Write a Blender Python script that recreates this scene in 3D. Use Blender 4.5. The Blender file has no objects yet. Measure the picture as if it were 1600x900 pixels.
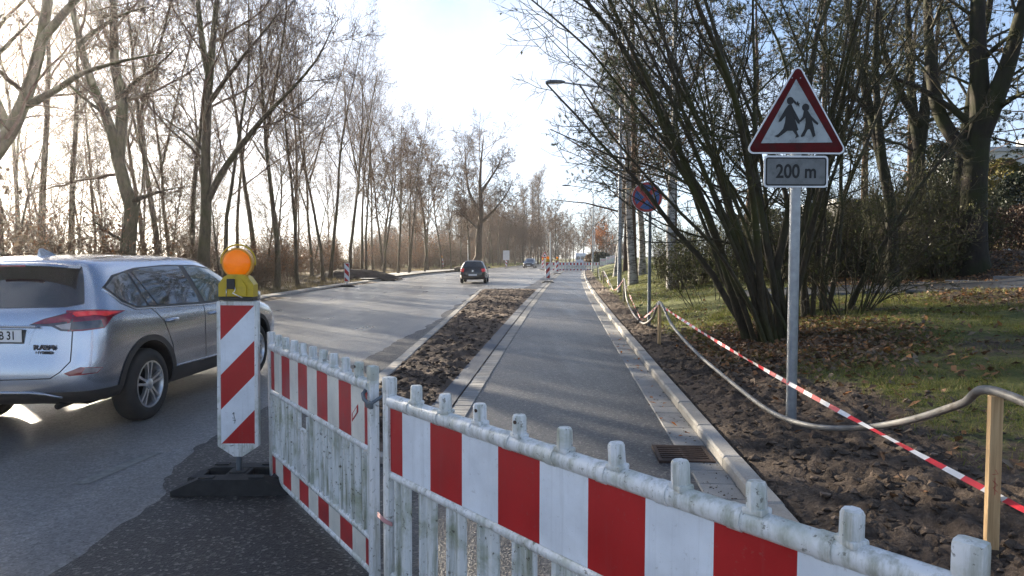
import bpy, bmesh, math, random
import numpy as np
from mathutils import Vector, Matrix
from mathutils.bvhtree import BVHTree
from mathutils.geometry import delaunay_2d_cdt

random.seed(7)
SC = bpy.context.scene
COL = SC.collection
R = math.radians

# ------------------------------------------------------------------ camera
EYE = 1.65
FPX = 1067.0                     # focal length for a 1600 px wide picture
PITCH = math.atan(48.0 / FPX)
cam_data = bpy.data.cameras.new('camera')
cam_data.sensor_width = 36.0
cam_data.lens = FPX / 1600.0 * 36.0
cam_data.clip_start = 0.05
cam_data.clip_end = 3000.0
cam = bpy.data.objects.new('camera', cam_data)
COL.objects.link(cam)
cam.location = (0, 0, EYE)
cam.rotation_euler = (math.pi / 2 - PITCH, 0, 0)
SC.camera = cam

# ------------------------------------------------------------------ sky and sun
SUN_AZ = R(-41.0)                # left of the viewing direction
SUN_EL = R(16.5)
world = bpy.data.worlds.new('World')
SC.world = world
world.use_nodes = True
wn = world.node_tree
wn.nodes.clear()
w_out = wn.nodes.new('ShaderNodeOutputWorld')
w_bg = wn.nodes.new('ShaderNodeBackground')
w_sky = wn.nodes.new('ShaderNodeTexSky')
w_sky.sky_type = 'NISHITA'
w_sky.sun_disc = False
w_sky.sun_elevation = SUN_EL
w_sky.sun_rotation = SUN_AZ % (2 * math.pi)
w_sky.air_density = 0.7
w_sky.dust_density = 0.35
w_sky.ozone_density = 1.6
w_tc = wn.nodes.new('ShaderNodeTexCoord')
w_map = wn.nodes.new('ShaderNodeMapping')
w_map.inputs['Scale'].default_value = (1.0, 1.0, 2.1)
w_map.inputs['Location'].default_value = (0.35, 0.1, 0.0)
w_noise = wn.nodes.new('ShaderNodeTexNoise')
w_noise.inputs['Scale'].default_value = 1.55
w_noise.inputs['Detail'].default_value = 8.0
w_noise.inputs['Roughness'].default_value = 0.52
w_noise.inputs['Distortion'].default_value = 0.35
w_ramp = wn.nodes.new('ShaderNodeValToRGB')
w_ramp.color_ramp.elements[0].position = 0.47
w_ramp.color_ramp.elements[1].position = 0.66
w_mix = wn.nodes.new('ShaderNodeMix')
w_mix.data_type = 'RGBA'
w_cl = wn.nodes.new('ShaderNodeMix')          # clouds: scaled sky, whitened
w_cl.data_type = 'RGBA'
w_cl.blend_type = 'MIX'
w_cl.inputs['Factor'].default_value = 0.75
w_cl.inputs['B'].default_value = (4.0, 4.4, 5.1, 1)
L = wn.links.new
L(w_tc.outputs['Generated'], w_map.inputs['Vector'])
L(w_map.outputs['Vector'], w_noise.inputs['Vector'])
L(w_noise.outputs['Fac'], w_ramp.inputs['Fac'])
L(w_sky.outputs['Color'], w_cl.inputs['A'])
w_sep = wn.nodes.new('ShaderNodeSeparateXYZ')          # cloud bank thickens towards the horizon
w_hor = wn.nodes.new('ShaderNodeMapRange')
w_hor.inputs['From Min'].default_value = 0.0; w_hor.inputs['From Max'].default_value = 0.34
w_hor.inputs['To Min'].default_value = 0.85; w_hor.inputs['To Max'].default_value = 0.0
w_add = wn.nodes.new('ShaderNodeMath'); w_add.operation = 'ADD'; w_add.use_clamp = True
L(w_tc.outputs['Generated'], w_sep.inputs[0])
L(w_sep.outputs['Z'], w_hor.inputs['Value'])
L(w_ramp.outputs['Color'], w_add.inputs[0]); L(w_hor.outputs['Result'], w_add.inputs[1])
L(w_add.outputs[0], w_mix.inputs['Factor'])
L(w_sky.outputs['Color'], w_mix.inputs['A'])
L(w_cl.outputs['Result'], w_mix.inputs['B'])
L(w_mix.outputs['Result'], w_bg.inputs['Color'])
w_bg.inputs['Strength'].default_value = 0.05
L(w_bg.outputs['Background'], w_out.inputs['Surface'])

sun_data = bpy.data.lights.new('sun', 'SUN')
sun_data.energy = 5.0
sun_data.angle = R(0.7)
sun_data.color = (1.0, 0.88, 0.70)
sun = bpy.data.objects.new('sun', sun_data)
COL.objects.link(sun)
sun_dir = Vector((math.sin(SUN_AZ) * math.cos(SUN_EL), math.cos(SUN_AZ) * math.cos(SUN_EL), math.sin(SUN_EL)))
sun.rotation_euler = (-sun_dir).to_track_quat('-Z', 'Y').to_euler()
sun.location = (-30, 30, 30)

SC.view_settings.view_transform = 'Standard'
SC.view_settings.look = 'None'
SC.view_settings.exposure = 2.45
SC.view_settings.gamma = 1.0
SC.view_settings.use_curve_mapping = False
SC.cycles.max_bounces = 6
SC.cycles.diffuse_bounces = 2
SC.cycles.glossy_bounces = 3
SC.cycles.transparent_max_bounces = 8
SC.cycles.volume_bounces = 0
SC.cycles.use_denoising = True
SC.cycles.denoising_prefilter = 'NONE'
SC.cycles.sample_clamp_indirect = 6.0

# ------------------------------------------------------------------ layout helpers
def at(px, py, z=0.0):
    """ground-plane point (height z) seen at a pixel of the 1600x900 picture"""
    c, s = math.cos(PITCH), math.sin(PITCH)
    u, v = (px - 800) / FPX, (450 - py) / FPX
    dx, dy, dz = u, c + v * s, -s + v * c
    t = (z - EYE) / dz
    return Vector((dx * t, dy * t, z))

def atd(px, py, d):
    """point at distance d (metres in front of the camera) seen at a pixel"""
    c, s = math.cos(PITCH), math.sin(PITCH)
    u, v = (px - 800) / FPX, (450 - py) / FPX
    dx, dy, dz = u, c + v * s, -s + v * c
    t = d / dy
    return Vector((dx * t, d, EYE + dz * t))

def CX(d):
    """centre line of the new footpath"""
    d = np.asarray(d, float)
    return 0.02 + 0.068 * d + 0.00027 * np.where(d > 0, d, 0) ** 2

PH = 0.975                        # half width of the asphalt
KERB_IN = PH + 0.27               # kerb face
KERB_OUT = KERB_IN + 0.15
def XL(d):
    return np.interp(d, [-60, 0, 39, 53, 65, 73, 90, 110, 147, 200, 300, 600],
                     [-9.7, -9.7, -9.7, -8.9, -8.0, -6.9, -4.8, -1.8, 3.4, 12.0, 33.0, 120.0])
def XB(d):
    return np.interp(d, [-5, 5, 9.8, 30.4, 36], [-1.93, -1.87, -1.83, -1.65, -1.60])

# ------------------------------------------------------------------ numpy noise
_rngn = np.random.default_rng(11)
_LAT = _rngn.random((256, 256))
def vnoise(x, y):
    xi, yi = np.floor(x).astype(int), np.floor(y).astype(int)
    fx, fy = x - xi, y - yi
    fx, fy = fx * fx * (3 - 2 * fx), fy * fy * (3 - 2 * fy)
    a = _LAT[xi & 255, yi & 255]; b = _LAT[(xi + 1) & 255, yi & 255]
    c = _LAT[xi & 255, (yi + 1) & 255]; e = _LAT[(xi + 1) & 255, (yi + 1) & 255]
    return (a * (1 - fx) + b * fx) * (1 - fy) + (c * (1 - fx) + e * fx) * fy
def fbm(x, y, oct=4):
    s, a, t = 0, 0.5, 0
    for k in range(oct):
        s = s + a * vnoise(x * 2 ** k + 13.7 * k, y * 2 ** k + 7.3 * k); t += a; a *= 0.5
    return s / t

def sstep(a, b, x):
    t = np.clip((x - a) / (b - a), 0, 1)
    return t * t * (3 - 2 * t)

def bank(s, d):
    """height of the ground right of the kerb, s metres beyond it"""
    s = np.asarray(s, float)
    z = 0.085 + 0.15 * np.clip(s, 0, 4) + 0.085 * np.clip(s - 4, 0, 9) + 0.012 * np.clip(s - 13, 0, 60)
    far = sstep(18, 45, d)
    z = z + far * 0.28 * sstep(0.5, 3.0, s)
    return z

def ground_z(x, d):
    x = np.asarray(x, float); d = np.asarray(d, float)
    s = x - (CX(d) + KERB_OUT)
    l = XL(d) - x
    zr = bank(s, d)
    zl = 0.07 + 0.03 * np.clip(l - 0.3, 0, 6) - 0.0 * l
    return np.where(s > 0, zr, np.where(l > 0, zl, -0.06))

# ------------------------------------------------------------------ object helpers
def tag(o, label=None, cat=None, group=None, kind=None):
    if label: o['label'] = label
    if cat: o['category'] = cat
    if group: o['group'] = group
    if kind: o['kind'] = kind
    return o

def empty(name, loc=(0, 0, 0), rz=0.0):
    o = bpy.data.objects.new(name, None)
    o.empty_display_size = 0.2
    COL.objects.link(o)
    o.location = loc
    o.rotation_euler = (0, 0, rz)
    return o

def link(name, me, parent=None, mats=()):
    o = bpy.data.objects.new(name, me)
    COL.objects.link(o)
    if parent is not None:
        o.parent = parent
    for m in mats:
        me.materials.append(m)
    return o

def copy_tree(o, parent=None):
    c = o.copy()
    COL.objects.link(c)
    c.parent = parent
    for ch in list(o.children):
        copy_tree(ch, c)
    return c

def mesh_arrays(name, V, quads=None, tris=None, smooth=True, qm=None, tm=None):
    me = bpy.data.meshes.new(name)
    V = np.asarray(V, np.float32).reshape(-1, 3)
    nq = 0 if quads is None else len(quads)
    nt = 0 if tris is None else len(tris)
    me.vertices.add(len(V))
    me.vertices.foreach_set('co', V.ravel())
    me.loops.add(nq * 4 + nt * 3)
    li = []
    if nq: li.append(np.asarray(quads, np.int32).ravel())
    if nt: li.append(np.asarray(tris, np.int32).ravel())
    me.loops.foreach_set('vertex_index', np.concatenate(li))
    me.polygons.add(nq + nt)
    ls = np.concatenate([np.arange(nq) * 4, nq * 4 + np.arange(nt) * 3]).astype(np.int32)
    me.polygons.foreach_set('loop_start', ls)
    me.polygons.foreach_set('use_smooth', np.full(nq + nt, smooth))
    if qm is not None or tm is not None:
        mi = np.concatenate([np.asarray(qm if qm is not None else np.zeros(nq), np.int32),
                             np.asarray(tm if tm is not None else np.zeros(nt), np.int32)])
        me.polygons.foreach_set('material_index', mi)
    me.update(calc_edges=True)
    me.validate()
    return me

class MB:
    """collects shapes for ONE mesh"""
    def __init__(s):
        s.v, s.f, s.m = [], [], []
    def add(s, verts, faces, mi=0, M=None):
        b = len(s.v)
        for p in verts:
            p = Vector(p)
            s.v.append(M @ p if M is not None else p)
        for f in faces:
            s.f.append([b + i for i in f]); s.m.append(mi)
        return s
    def box(s, c, d, mi=0, M=None, bev=0.0):
        x, y, z = c; a, b, h = d[0] / 2, d[1] / 2, d[2] / 2
        if bev <= 0:
            v = [(x + i * a, y + j * b, z + k * h) for i in (-1, 1) for j in (-1, 1) for k in (-1, 1)]
            f = [(0, 1, 3, 2), (4, 6, 7, 5), (0, 4, 5, 1), (2, 3, 7, 6), (0, 2, 6, 4), (1, 5, 7, 3)]
            return s.add(v, f, mi, M)
        bm = bmesh.new()
        bmesh.ops.create_cube(bm, size=1.0)
        for q in bm.verts:
            q.co = Vector((x + q.co.x * d[0], y + q.co.y * d[1], z + q.co.z * d[2]))
        bmesh.ops.bevel(bm, geom=list(bm.edges), offset=bev, segments=2, profile=0.6, affect='EDGES')
        bm.verts.index_update()
        s.add([q.co.copy() for q in bm.verts], [[q.index for q in fc.verts] for fc in bm.faces], mi, M)
        bm.free()
        return s
    def tube(s, pts, rad, n=8, mi=0, caps=True, M=None):
        pts = [Vector(p) for p in pts]
        if not hasattr(rad, '__len__'): rad = [rad] * len(pts)
        vs, fs = [], []
        ref = None
        for i, p in enumerate(pts):
            t = (pts[min(i + 1, len(pts) - 1)] - pts[max(i - 1, 0)]).normalized()
            if ref is None:
                ref = Vector((0, 0, 1)) if abs(t.z) < 0.9 else Vector((1, 0, 0))
                u = t.cross(ref).normalized()
            else:
                u = (u - t * u.dot(t)).normalized()
            w = t.cross(u)
            for k in range(n):
                a = 2 * math.pi * k / n
                vs.append(p + (u * math.cos(a) + w * math.sin(a)) * rad[i])
        for i in range(len(pts) - 1):
            for k in range(n):
                fs.append((i * n + k, i * n + (k + 1) % n, (i + 1) * n + (k + 1) % n, (i + 1) * n + k))
        if caps:
            fs.append(tuple(range(n - 1, -1, -1)))
            fs.append(tuple(range((len(pts) - 1) * n, len(pts) * n)))
        return s.add(vs, fs, mi, M)
    def lathe(s, prof, n=24, mi=0, M=None, closed=False):
        """prof: (radius, height) list, spun about local z"""
        vs, fs = [], []
        for (r, h) in prof:
            for k in range(n):
                a = 2 * math.pi * k / n
                vs.append((r * math.cos(a), r * math.sin(a), h))
        m = len(prof)
        for i in range(m if closed else m - 1):
            j = (i + 1) % m
            for k in range(n):
                fs.append((i * n + k, i * n + (k + 1) % n, j * n + (k + 1) % n, j * n + k))
        return s.add(vs, fs, mi, M)
    def prism(s, poly, h0, h1, mi=0, M=None, mi_side=None):
        n = len(poly)
        v = [(x, y, h0) for x, y in poly] + [(x, y, h1) for x, y in poly]
        s.add(v, [tuple(range(n - 1, -1, -1)), tuple(range(n, 2 * n))], mi, M)
        s.add(v, [(i, (i + 1) % n, n + (i + 1) % n, n + i) for i in range(n)], mi if mi_side is None else mi_side, M)
        return s
    def build(s, name, mats, parent=None, smooth=False, angle=None):
        me = bpy.data.meshes.new(name)
        me.from_pydata([tuple(v) for v in s.v], [], s.f)
        if not isinstance(mats, (list, tuple)): mats = [mats]
        for m in mats: me.materials.append(m)
        if len(mats) > 1: me.polygons.foreach_set('material_index', s.m)
        if smooth:
            me.polygons.foreach_set('use_smooth', [True] * len(me.polygons))
            if angle is not None:
                me.set_sharp_from_angle(angle=R(angle))
        me.update()
        o = bpy.data.objects.new(name, me)
        COL.objects.link(o)
        if parent is not None: o.parent = parent
        return o

def text_mesh(name, txt, size, mat, parent, M, extrude=0.001, align='CENTER', bold=0.0, sx=1.0):
    cu = bpy.data.curves.new(name, 'FONT')
    cu.body = txt; cu.size = size; cu.extrude = extrude; cu.align_x = align; cu.align_y = 'CENTER'
    cu.offset = bold
    t = bpy.data.objects.new(name, cu)
    COL.objects.link(t)
    dg = bpy.context.evaluated_depsgraph_get()
    me = bpy.data.meshes.new_from_object(t.evaluated_get(dg))
    bpy.data.objects.remove(t)
    bpy.data.curves.remove(cu)
    me.transform(Matrix.Diagonal((sx, 1, 1, 1)))
    me.transform(M)
    me.name = name
    me.materials.clear(); me.materials.append(mat)
    return link(name, me, parent)
# ------------------------------------------------------------------ materials
def new_mat(name):
    m = bpy.data.materials.new(name)
    m.use_nodes = True
    nt = m.node_tree
    b = nt.nodes['Principled BSDF']
    return m, nt, b

def N(nt, kind, **kw):
    n = nt.nodes.new(kind)
    for k, v in kw.items():
        if k in n.inputs: n.inputs[k].default_value = v
        else: setattr(n, k, v)
    return n

def coords(nt, space='object'):
    if space == 'world':
        return nt.nodes.new('ShaderNodeNewGeometry').outputs['Position']
    return nt.nodes.new('ShaderNodeTexCoord').outputs['Object']

def noise(nt, vec, scale, detail=5.0, rough=0.55, dist=0.0):
    n = N(nt, 'ShaderNodeTexNoise')
    n.inputs['Scale'].default_value = scale
    n.inputs['Detail'].default_value = detail
    n.inputs['Roughness'].default_value = rough
    n.inputs['Distortion'].default_value = dist
    nt.links.new(vec, n.inputs['Vector'])
    return n.outputs['Fac']

def ramp(nt, fac, stops):
    r = N(nt, 'ShaderNodeValToRGB')
    e = r.color_ramp.elements
    while len(e) < len(stops): e.new(0.5)
    for i, (p, c) in enumerate(stops):
        e[i].position = p
        e[i].color = (c[0], c[1], c[2], 1) if hasattr(c, '__len__') else (c, c, c, 1)
    nt.links.new(fac, r.inputs['Fac'])
    return r.outputs['Color']

def mixc(nt, fac, a, b, blend='MIX'):
    m = N(nt, 'ShaderNodeMix', data_type='RGBA', blend_type=blend)
    for key, val in (('Factor', fac), ('A', a), ('B', b)):
        if isinstance(val, bpy.types.NodeSocket): nt.links.new(val, m.inputs[key])
        elif key == 'Factor': m.inputs[key].default_value = val
        else: m.inputs[key].default_value = (*val[:3], 1) if hasattr(val, '__len__') else (val, val, val, 1)
    return m.outputs['Result']

def bump(nt, b, h, strength=0.3, dist=0.01):
    n = N(nt, 'ShaderNodeBump')
    n.inputs['Strength'].default_value = strength
    n.inputs['Distance'].default_value = dist
    nt.links.new(h, n.inputs['Height'])
    nt.links.new(n.outputs['Normal'], b.inputs['Normal'])

def setc(nt, b, col):
    if isinstance(col, bpy.types.NodeSocket): nt.links.new(col, b.inputs['Base Color'])
    else: b.inputs['Base Color'].default_value = (*col[:3], 1)

def plain(name, col, rough=0.5, metal=0.0, var=0.15, scale=6.0, bmp=0.0, bscale=40.0, coat=0.0, spec=None, space='object', dirt=None, dirt_amt=0.5, dirt_scale=3.0):
    m, nt, b = new_mat(name)
    v = coords(nt, space)
    f = noise(nt, v, scale, 6)
    c = mixc(nt, 1.0, col, ramp(nt, f, [(0.25, 1 - var), (0.75, 1 + var)]), 'MULTIPLY')
    if dirt is not None:
        g = noise(nt, v, dirt_scale, 8, 0.65)
        k = ramp(nt, g, [(0.48, 0.0), (0.72, dirt_amt)])
        c = mixc(nt, k, c, dirt)
    setc(nt, b, c)
    b.inputs['Roughness'].default_value = rough
    b.inputs['Metallic'].default_value = metal
    b.inputs['Coat Weight'].default_value = coat
    if spec is not None: b.inputs['Specular IOR Level'].default_value = spec
    if bmp > 0:
        bump(nt, b, noise(nt, v, bscale, 4), bmp, 0.01)
    return m

M_ = {}
# asphalt kinds
def asphalt(name, base, grain=260.0, rlo=0.35, rhi=0.6, patch=0.25, bstr=0.6, speck=0.10, tint=(1, 1, 1), bd=0.004, wet=None):
    m, nt, b = new_mat(name)
    v = coords(nt, 'world')
    big = noise(nt, v, 0.45, 6, 0.6)
    smp = N(nt, 'ShaderNodeMapping'); smp.inputs['Scale'].default_value = (1.6, 0.07, 1)
    nt.links.new(v, smp.inputs['Vector'])
    lane = noise(nt, smp.outputs['Vector'], 1.0, 4, 0.6)
    mid = noise(nt, v, 16.0, 5, 0.7)
    vo = N(nt, 'ShaderNodeTexVoronoi', feature='F1')
    vo.inputs['Scale'].default_value = grain * 0.4
    nt.links.new(v, vo.inputs['Vector'])
    fine = noise(nt, v, grain, 2, 0.6)
    c0 = tuple(base * t for t in tint)
    c1 = mixc(nt, 1.0, c0, ramp(nt, big, [(0.3, 1 - patch), (0.7, 1 + patch)]), 'MULTIPLY')
    c2 = mixc(nt, 1.0, c1, ramp(nt, mid, [(0.3, 0.72), (0.7, 1.28)]), 'MULTIPLY')
    c2 = mixc(nt, 1.0, c2, ramp(nt, lane, [(0.3, 0.78), (0.7, 1.2)]), 'MULTIPLY')
    sp = N(nt, 'ShaderNodeSeparateColor')
    nt.links.new(vo.outputs['Color'], sp.inputs['Color'])
    c2 = mixc(nt, 1.0, c2, ramp(nt, sp.outputs['Green'], [(0.0, 0.55), (1.0, 1.45)]), 'MULTIPLY')
    k = ramp(nt, sp.outputs['Red'], [(0.82, 0.0), (1.0, min(1.0, speck * 6))])
    c3 = mixc(nt, k, c2, (0.24, 0.22, 0.2))
    setc(nt, b, c3)
    rr = ramp(nt, mixc(nt, 0.5, big, lane), [(0.38, rlo), (0.62, rhi)])
    nt.links.new(rr, b.inputs['Roughness'])
    h = mixc(nt, 0.5, vo.outputs['Distance'], fine)
    bump(nt, b, h, bstr, bd)
    return m
M_['road'] = asphalt('road_asphalt', 0.15, 190, 0.26, 0.46, 0.16, 0.35, 0.06, (1.0, 0.985, 0.97))
M_['patch'] = asphalt('fresh_patch_asphalt', 0.024, 150, 0.42, 0.6, 0.3, 0.9, 0.13, (1.05, 0.98, 0.95), 0.010)
M_['path'] = asphalt('footpath_asphalt', 0.045, 150, 0.34, 0.5, 0.25, 1.0, 0.14, (1, 1, 1.06), 0.012)
M_['parkpath'] = asphalt('park_path_asphalt', 0.036, 150, 0.5, 0.7, 0.2, 0.4, 0.05)

def concrete(name, col, var=0.18):
    m, nt, b = new_mat(name)
    v = coords(nt, 'world')
    f = noise(nt, v, 3.0, 6); g = noise(nt, v, 90.0, 3)
    c = mixc(nt, 1.0, col, ramp(nt, f, [(0.3, 1 - var), (0.7, 1 + var)]), 'MULTIPLY')
    c = mixc(nt, 1.0, c, ramp(nt, g, [(0.3, 0.85), (0.7, 1.12)]), 'MULTIPLY')
    oi = N(nt, 'ShaderNodeObjectInfo')
    c = mixc(nt, 1.0, c, ramp(nt, oi.outputs['Random'], [(0.0, 0.86), (1.0, 1.1)]), 'MULTIPLY')
    dk = noise(nt, v, 7.0, 8, 0.7)
    c = mixc(nt, ramp(nt, dk, [(0.55, 0.0), (0.75, 0.55)]), c, (0.09, 0.075, 0.06))
    setc(nt, b, c)
    b.inputs['Roughness'].default_value = 0.75
    bump(nt, b, g, 0.25, 0.003)
    return m
M_['kerb'] = concrete('kerb_concrete', (0.33, 0.31, 0.28))
M_['paver'] = concrete('paver_concrete', (0.25, 0.245, 0.235))
M_['ribbon'] = concrete('grey_ribbon_concrete', (0.105, 0.115, 0.135), 0.1)
M_['slab'] = concrete('pale_pavement', (0.30, 0.29, 0.27))

def ground_mat():
    m, nt, b = new_mat('ground_soil_and_lawn')
    v = coords(nt, 'world')
    at_ = N(nt, 'ShaderNodeAttribute', attribute_name='zone')   # r soil, g lawn, b litter
    sp = N(nt, 'ShaderNodeSeparateColor')
    nt.links.new(at_.outputs['Color'], sp.inputs['Color'])
    f1 = noise(nt, v, 2.2, 6, 0.6); f2 = noise(nt, v, 30.0, 6, 0.65); f3 = noise(nt, v, 9.0, 5)
    soil0 = ramp(nt, f2, [(0.30, (0.045, 0.032, 0.024)), (0.55, (0.10, 0.074, 0.055)), (0.75, (0.17, 0.13, 0.10))])
    soil = mixc(nt, 1.0, soil0, ramp(nt, f1, [(0.3, 0.55), (0.7, 1.4)]), 'MULTIPLY')
    lawn = ramp(nt, f2, [(0.30, (0.034, 0.034, 0.014)), (0.50, (0.095, 0.11, 0.028)), (0.64, (0.115, 0.10, 0.04)), (0.8, (0.17, 0.19, 0.05))])
    lit = ramp(nt, f2, [(0.30, (0.028, 0.020, 0.014)), (0.5, (0.065, 0.044, 0.029)), (0.7, (0.12, 0.085, 0.058))])
    kl = ramp(nt, mixc(nt, 0.5, sp.outputs['Green'], f3), [(0.42, 0.0), (0.58, 1.0)])
    kt = ramp(nt, mixc(nt, 0.5, sp.outputs['Blue'], f1), [(0.42, 0.0), (0.58, 1.0)])
    c = mixc(nt, kl, soil, lawn)
    c = mixc(nt, kt, c, lit)
    setc(nt, b, c)
    b.inputs['Roughness'].default_value = 0.9
    b.inputs['Specular IOR Level'].default_value = 0.25
    bump(nt, b, f2, 0.8, 0.03)
    return m
M_['ground'] = ground_mat()

def soil_mat(name, a, bcol, c3):
    m, nt, b = new_mat(name)
    v = coords(nt, 'world')
    f2 = noise(nt, v, 34.0, 7, 0.65)
    g_ = N(nt, 'ShaderNodeNewGeometry')
    big = noise(nt, v, 1.7, 4, 0.6)
    c = ramp(nt, f2, [(0.3, a), (0.55, bcol), (0.78, c3)])
    c = mixc(nt, 1.0, c, ramp(nt, big, [(0.3, 0.6), (0.7, 1.35)]), 'MULTIPLY')
    c = mixc(nt, 1.0, c, ramp(nt, g_.outputs['Random Per Island'], [(0.0, 0.7), (0.85, 1.15), (1.0, 1.9)]), 'MULTIPLY')
    setc(nt, b, c)
    b.inputs['Roughness'].default_value = 0.9
    b.inputs['Specular IOR Level'].default_value = 0.25
    bump(nt, b, f2, 0.8, 0.02)
    return m
M_['bedsoil'] = soil_mat('bed_soil', (0.035, 0.025, 0.019), (0.072, 0.052, 0.039), (0.13, 0.10, 0.078))
M_['clod'] = soil_mat('clod_soil', (0.05, 0.036, 0.027), (0.105, 0.078, 0.058), (0.17, 0.13, 0.10))

def white_plastic(name, algae=0.75, base=(0.72, 0.73, 0.74)):
    m, nt, b = new_mat(name)
    v = coords(nt)
    f = noise(nt, v, 5.0, 7, 0.65, 0.4); g = noise(nt, v, 38.0, 6, 0.7); st = N(nt, 'ShaderNodeMapping')
    st.inputs['Scale'].default_value = (30, 30, 2.2)
    nt.links.new(v, st.inputs['Vector'])
    s = noise(nt, st.outputs['Vector'], 1.0, 6, 0.7)
    c = mixc(nt, ramp(nt, f, [(0.50, 0.0), (0.66, algae * 0.8)]), base, (0.27, 0.30, 0.20))
    c = mixc(nt, ramp(nt, s, [(0.46, 0.0), (0.66, algae * 0.9)]), c, (0.20, 0.21, 0.14))
    c = mixc(nt, ramp(nt, g, [(0.60, 0.0), (0.64, algae)]), c, (0.10, 0.095, 0.07))
    setc(nt, b, c)
    b.inputs['Roughness'].default_value = 0.42
    bump(nt, b, g, 0.15, 0.002)
    return m
M_['bar_white'] = white_plastic('barrier_white_plastic')
M_['bar_slat'] = white_plastic('barrier_slat_plastic', 1.0, (0.66, 0.68, 0.68))

def foil(name, col, fade=0.15, dirt=0.4):
    m, nt, b = new_mat(name)
    v = coords(nt)
    f = noise(nt, v, 4.0, 6, 0.6); g = noise(nt, v, 55.0, 6, 0.75)
    c = mixc(nt, 1.0, col, ramp(nt, f, [(0.3, 1 - fade), (0.7, 1 + fade)]), 'MULTIPLY')
    c = mixc(nt, ramp(nt, g, [(0.61, 0.0), (0.72, dirt)]), c, (0.16, 0.15, 0.13))
    st = N(nt, 'ShaderNodeMapping'); st.inputs['Scale'].default_value = (26, 26, 1.3)
    nt.links.new(v, st.inputs['Vector'])
    s = noise(nt, st.outputs['Vector'], 1.0, 7, 0.7)
    c = mixc(nt, ramp(nt, s, [(0.54, 0.0), (0.72, dirt * 0.8)]), c, tuple(0.45 * q + 0.07 for q in col))
    sc = N(nt, 'ShaderNodeMapping'); sc.inputs['Scale'].default_value = (3, 3, 60); sc.inputs['Rotation'].default_value = (0.0, 0.35, 0.0)
    nt.links.new(v, sc.inputs['Vector'])
    q_ = noise(nt, sc.outputs['Vector'], 2.0, 5, 0.8)
    c = mixc(nt, ramp(nt, q_, [(0.70, 0.0), (0.74, dirt)]), c, (0.42, 0.40, 0.38))
    setc(nt, b, c)
    nt.links.new(ramp(nt, f, [(0.35, 0.28), (0.7, 0.5)]), b.inputs['Roughness'])
    ho = N(nt, 'ShaderNodeTexVoronoi'); ho.inputs['Scale'].default_value = 320
    nt.links.new(v, ho.inputs['Vector'])
    bump(nt, b, ho.outputs['Distance'], 0.12, 0.001)
    return m
M_['foil_red'] = foil('red_reflective_foil', (0.40, 0.006, 0.009))
M_['foil_white'] = foil('white_reflective_foil', (0.70, 0.74, 0.80))
M_['foil_old'] = foil('yellowed_foil', (0.66, 0.64, 0.58), 0.2, 0.8)
M_['foil_oldred'] = foil('faded_red_foil', (0.40, 0.03, 0.03), 0.3, 0.9)
M_['tri_red'] = plain('dirty_sign_red', (0.095, 0.010, 0.011), 0.75, var=0.3, scale=7, spec=0.15, dirt=(0.035, 0.022, 0.02), dirt_amt=0.6, dirt_scale=11)
M_['tri_white'] = plain('dirty_sign_white', (0.33, 0.37, 0.39), 0.5, var=0.2, scale=5, dirt=(0.10, 0.11, 0.10), dirt_amt=0.7, dirt_scale=9)
M_['plate_grey'] = plain('grimy_plate', (0.15, 0.16, 0.165), 0.55, var=0.25, scale=9, dirt=(0.07, 0.075, 0.07), dirt_amt=0.8, dirt_scale=14)
M_['sign_black'] = plain('sign_black', (0.006, 0.006, 0.007), 0.6)
M_['sign_edge'] = plain('sign_edge', (0.55, 0.57, 0.60), 0.35, 0.3)
M_['sign_blue'] = plain('sign_blue', (0.045, 0.12, 0.32), 0.45, var=0.2, dirt=(0.10, 0.12, 0.12), dirt_amt=0.6, dirt_scale=12)
M_['sign_red'] = plain('sign_red', (0.42, 0.045, 0.04), 0.45, var=0.2)
M_['galv'] = plain('galvanised_steel', (0.30, 0.32, 0.34), 0.42, 0.55, var=0.22, scale=14)
M_['galv_dark'] = plain('dark_galvanised', (0.12, 0.14, 0.16), 0.5, 0.4, var=0.2)
M_['rubber'] = plain('recycled_rubber', (0.022, 0.022, 0.023), 0.75, var=0.35, scale=18, bmp=0.4, bscale=120)
M_['lamp_yellow'] = plain('lamp_housing_yellow', (0.52, 0.36, 0.012), 0.42, var=0.1, dirt=(0.14, 0.10, 0.02), dirt_amt=0.4, dirt_scale=16)
M_['black'] = plain('black_plastic', (0.015, 0.015, 0.016), 0.45)
M_['rust'] = plain('rusty_iron', (0.055, 0.034, 0.026), 0.7, 0.3, var=0.45, scale=30, bmp=0.3)
M_['wood'] = None
def wood_mat():
    m, nt, b = new_mat('sawn_pine')
    v = coords(nt)
    mp = N(nt, 'ShaderNodeMapping'); mp.inputs['Scale'].default_value = (60, 60, 2.5)
    nt.links.new(v, mp.inputs['Vector'])
    f = noise(nt, mp.outputs['Vector'], 1.0, 6, 0.6, 0.6)
    setc(nt, b, ramp(nt, f, [(0.3, (0.36, 0.22, 0.10)), (0.6, (0.55, 0.37, 0.19)), (0.8, (0.62, 0.45, 0.26))]))
    b.inputs['Roughness'].default_value = 0.7
    return m
M_['wood'] = wood_mat()
M_['stake_old'] = plain('weathered_stake', (0.20, 0.17, 0.13), 0.8, var=0.3, scale=20)
M_['hose'] = plain('grey_hose', (0.20, 0.195, 0.185), 0.5, var=0.25, scale=9, dirt=(0.06, 0.045, 0.035), dirt_amt=0.85, dirt_scale=7)
M_['tape_red'] = plain('tape_red', (0.62, 0.035, 0.045), 0.35, var=0.1)
M_['tape_white'] = plain('tape_white', (0.78, 0.76, 0.74), 0.35, var=0.1)

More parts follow.
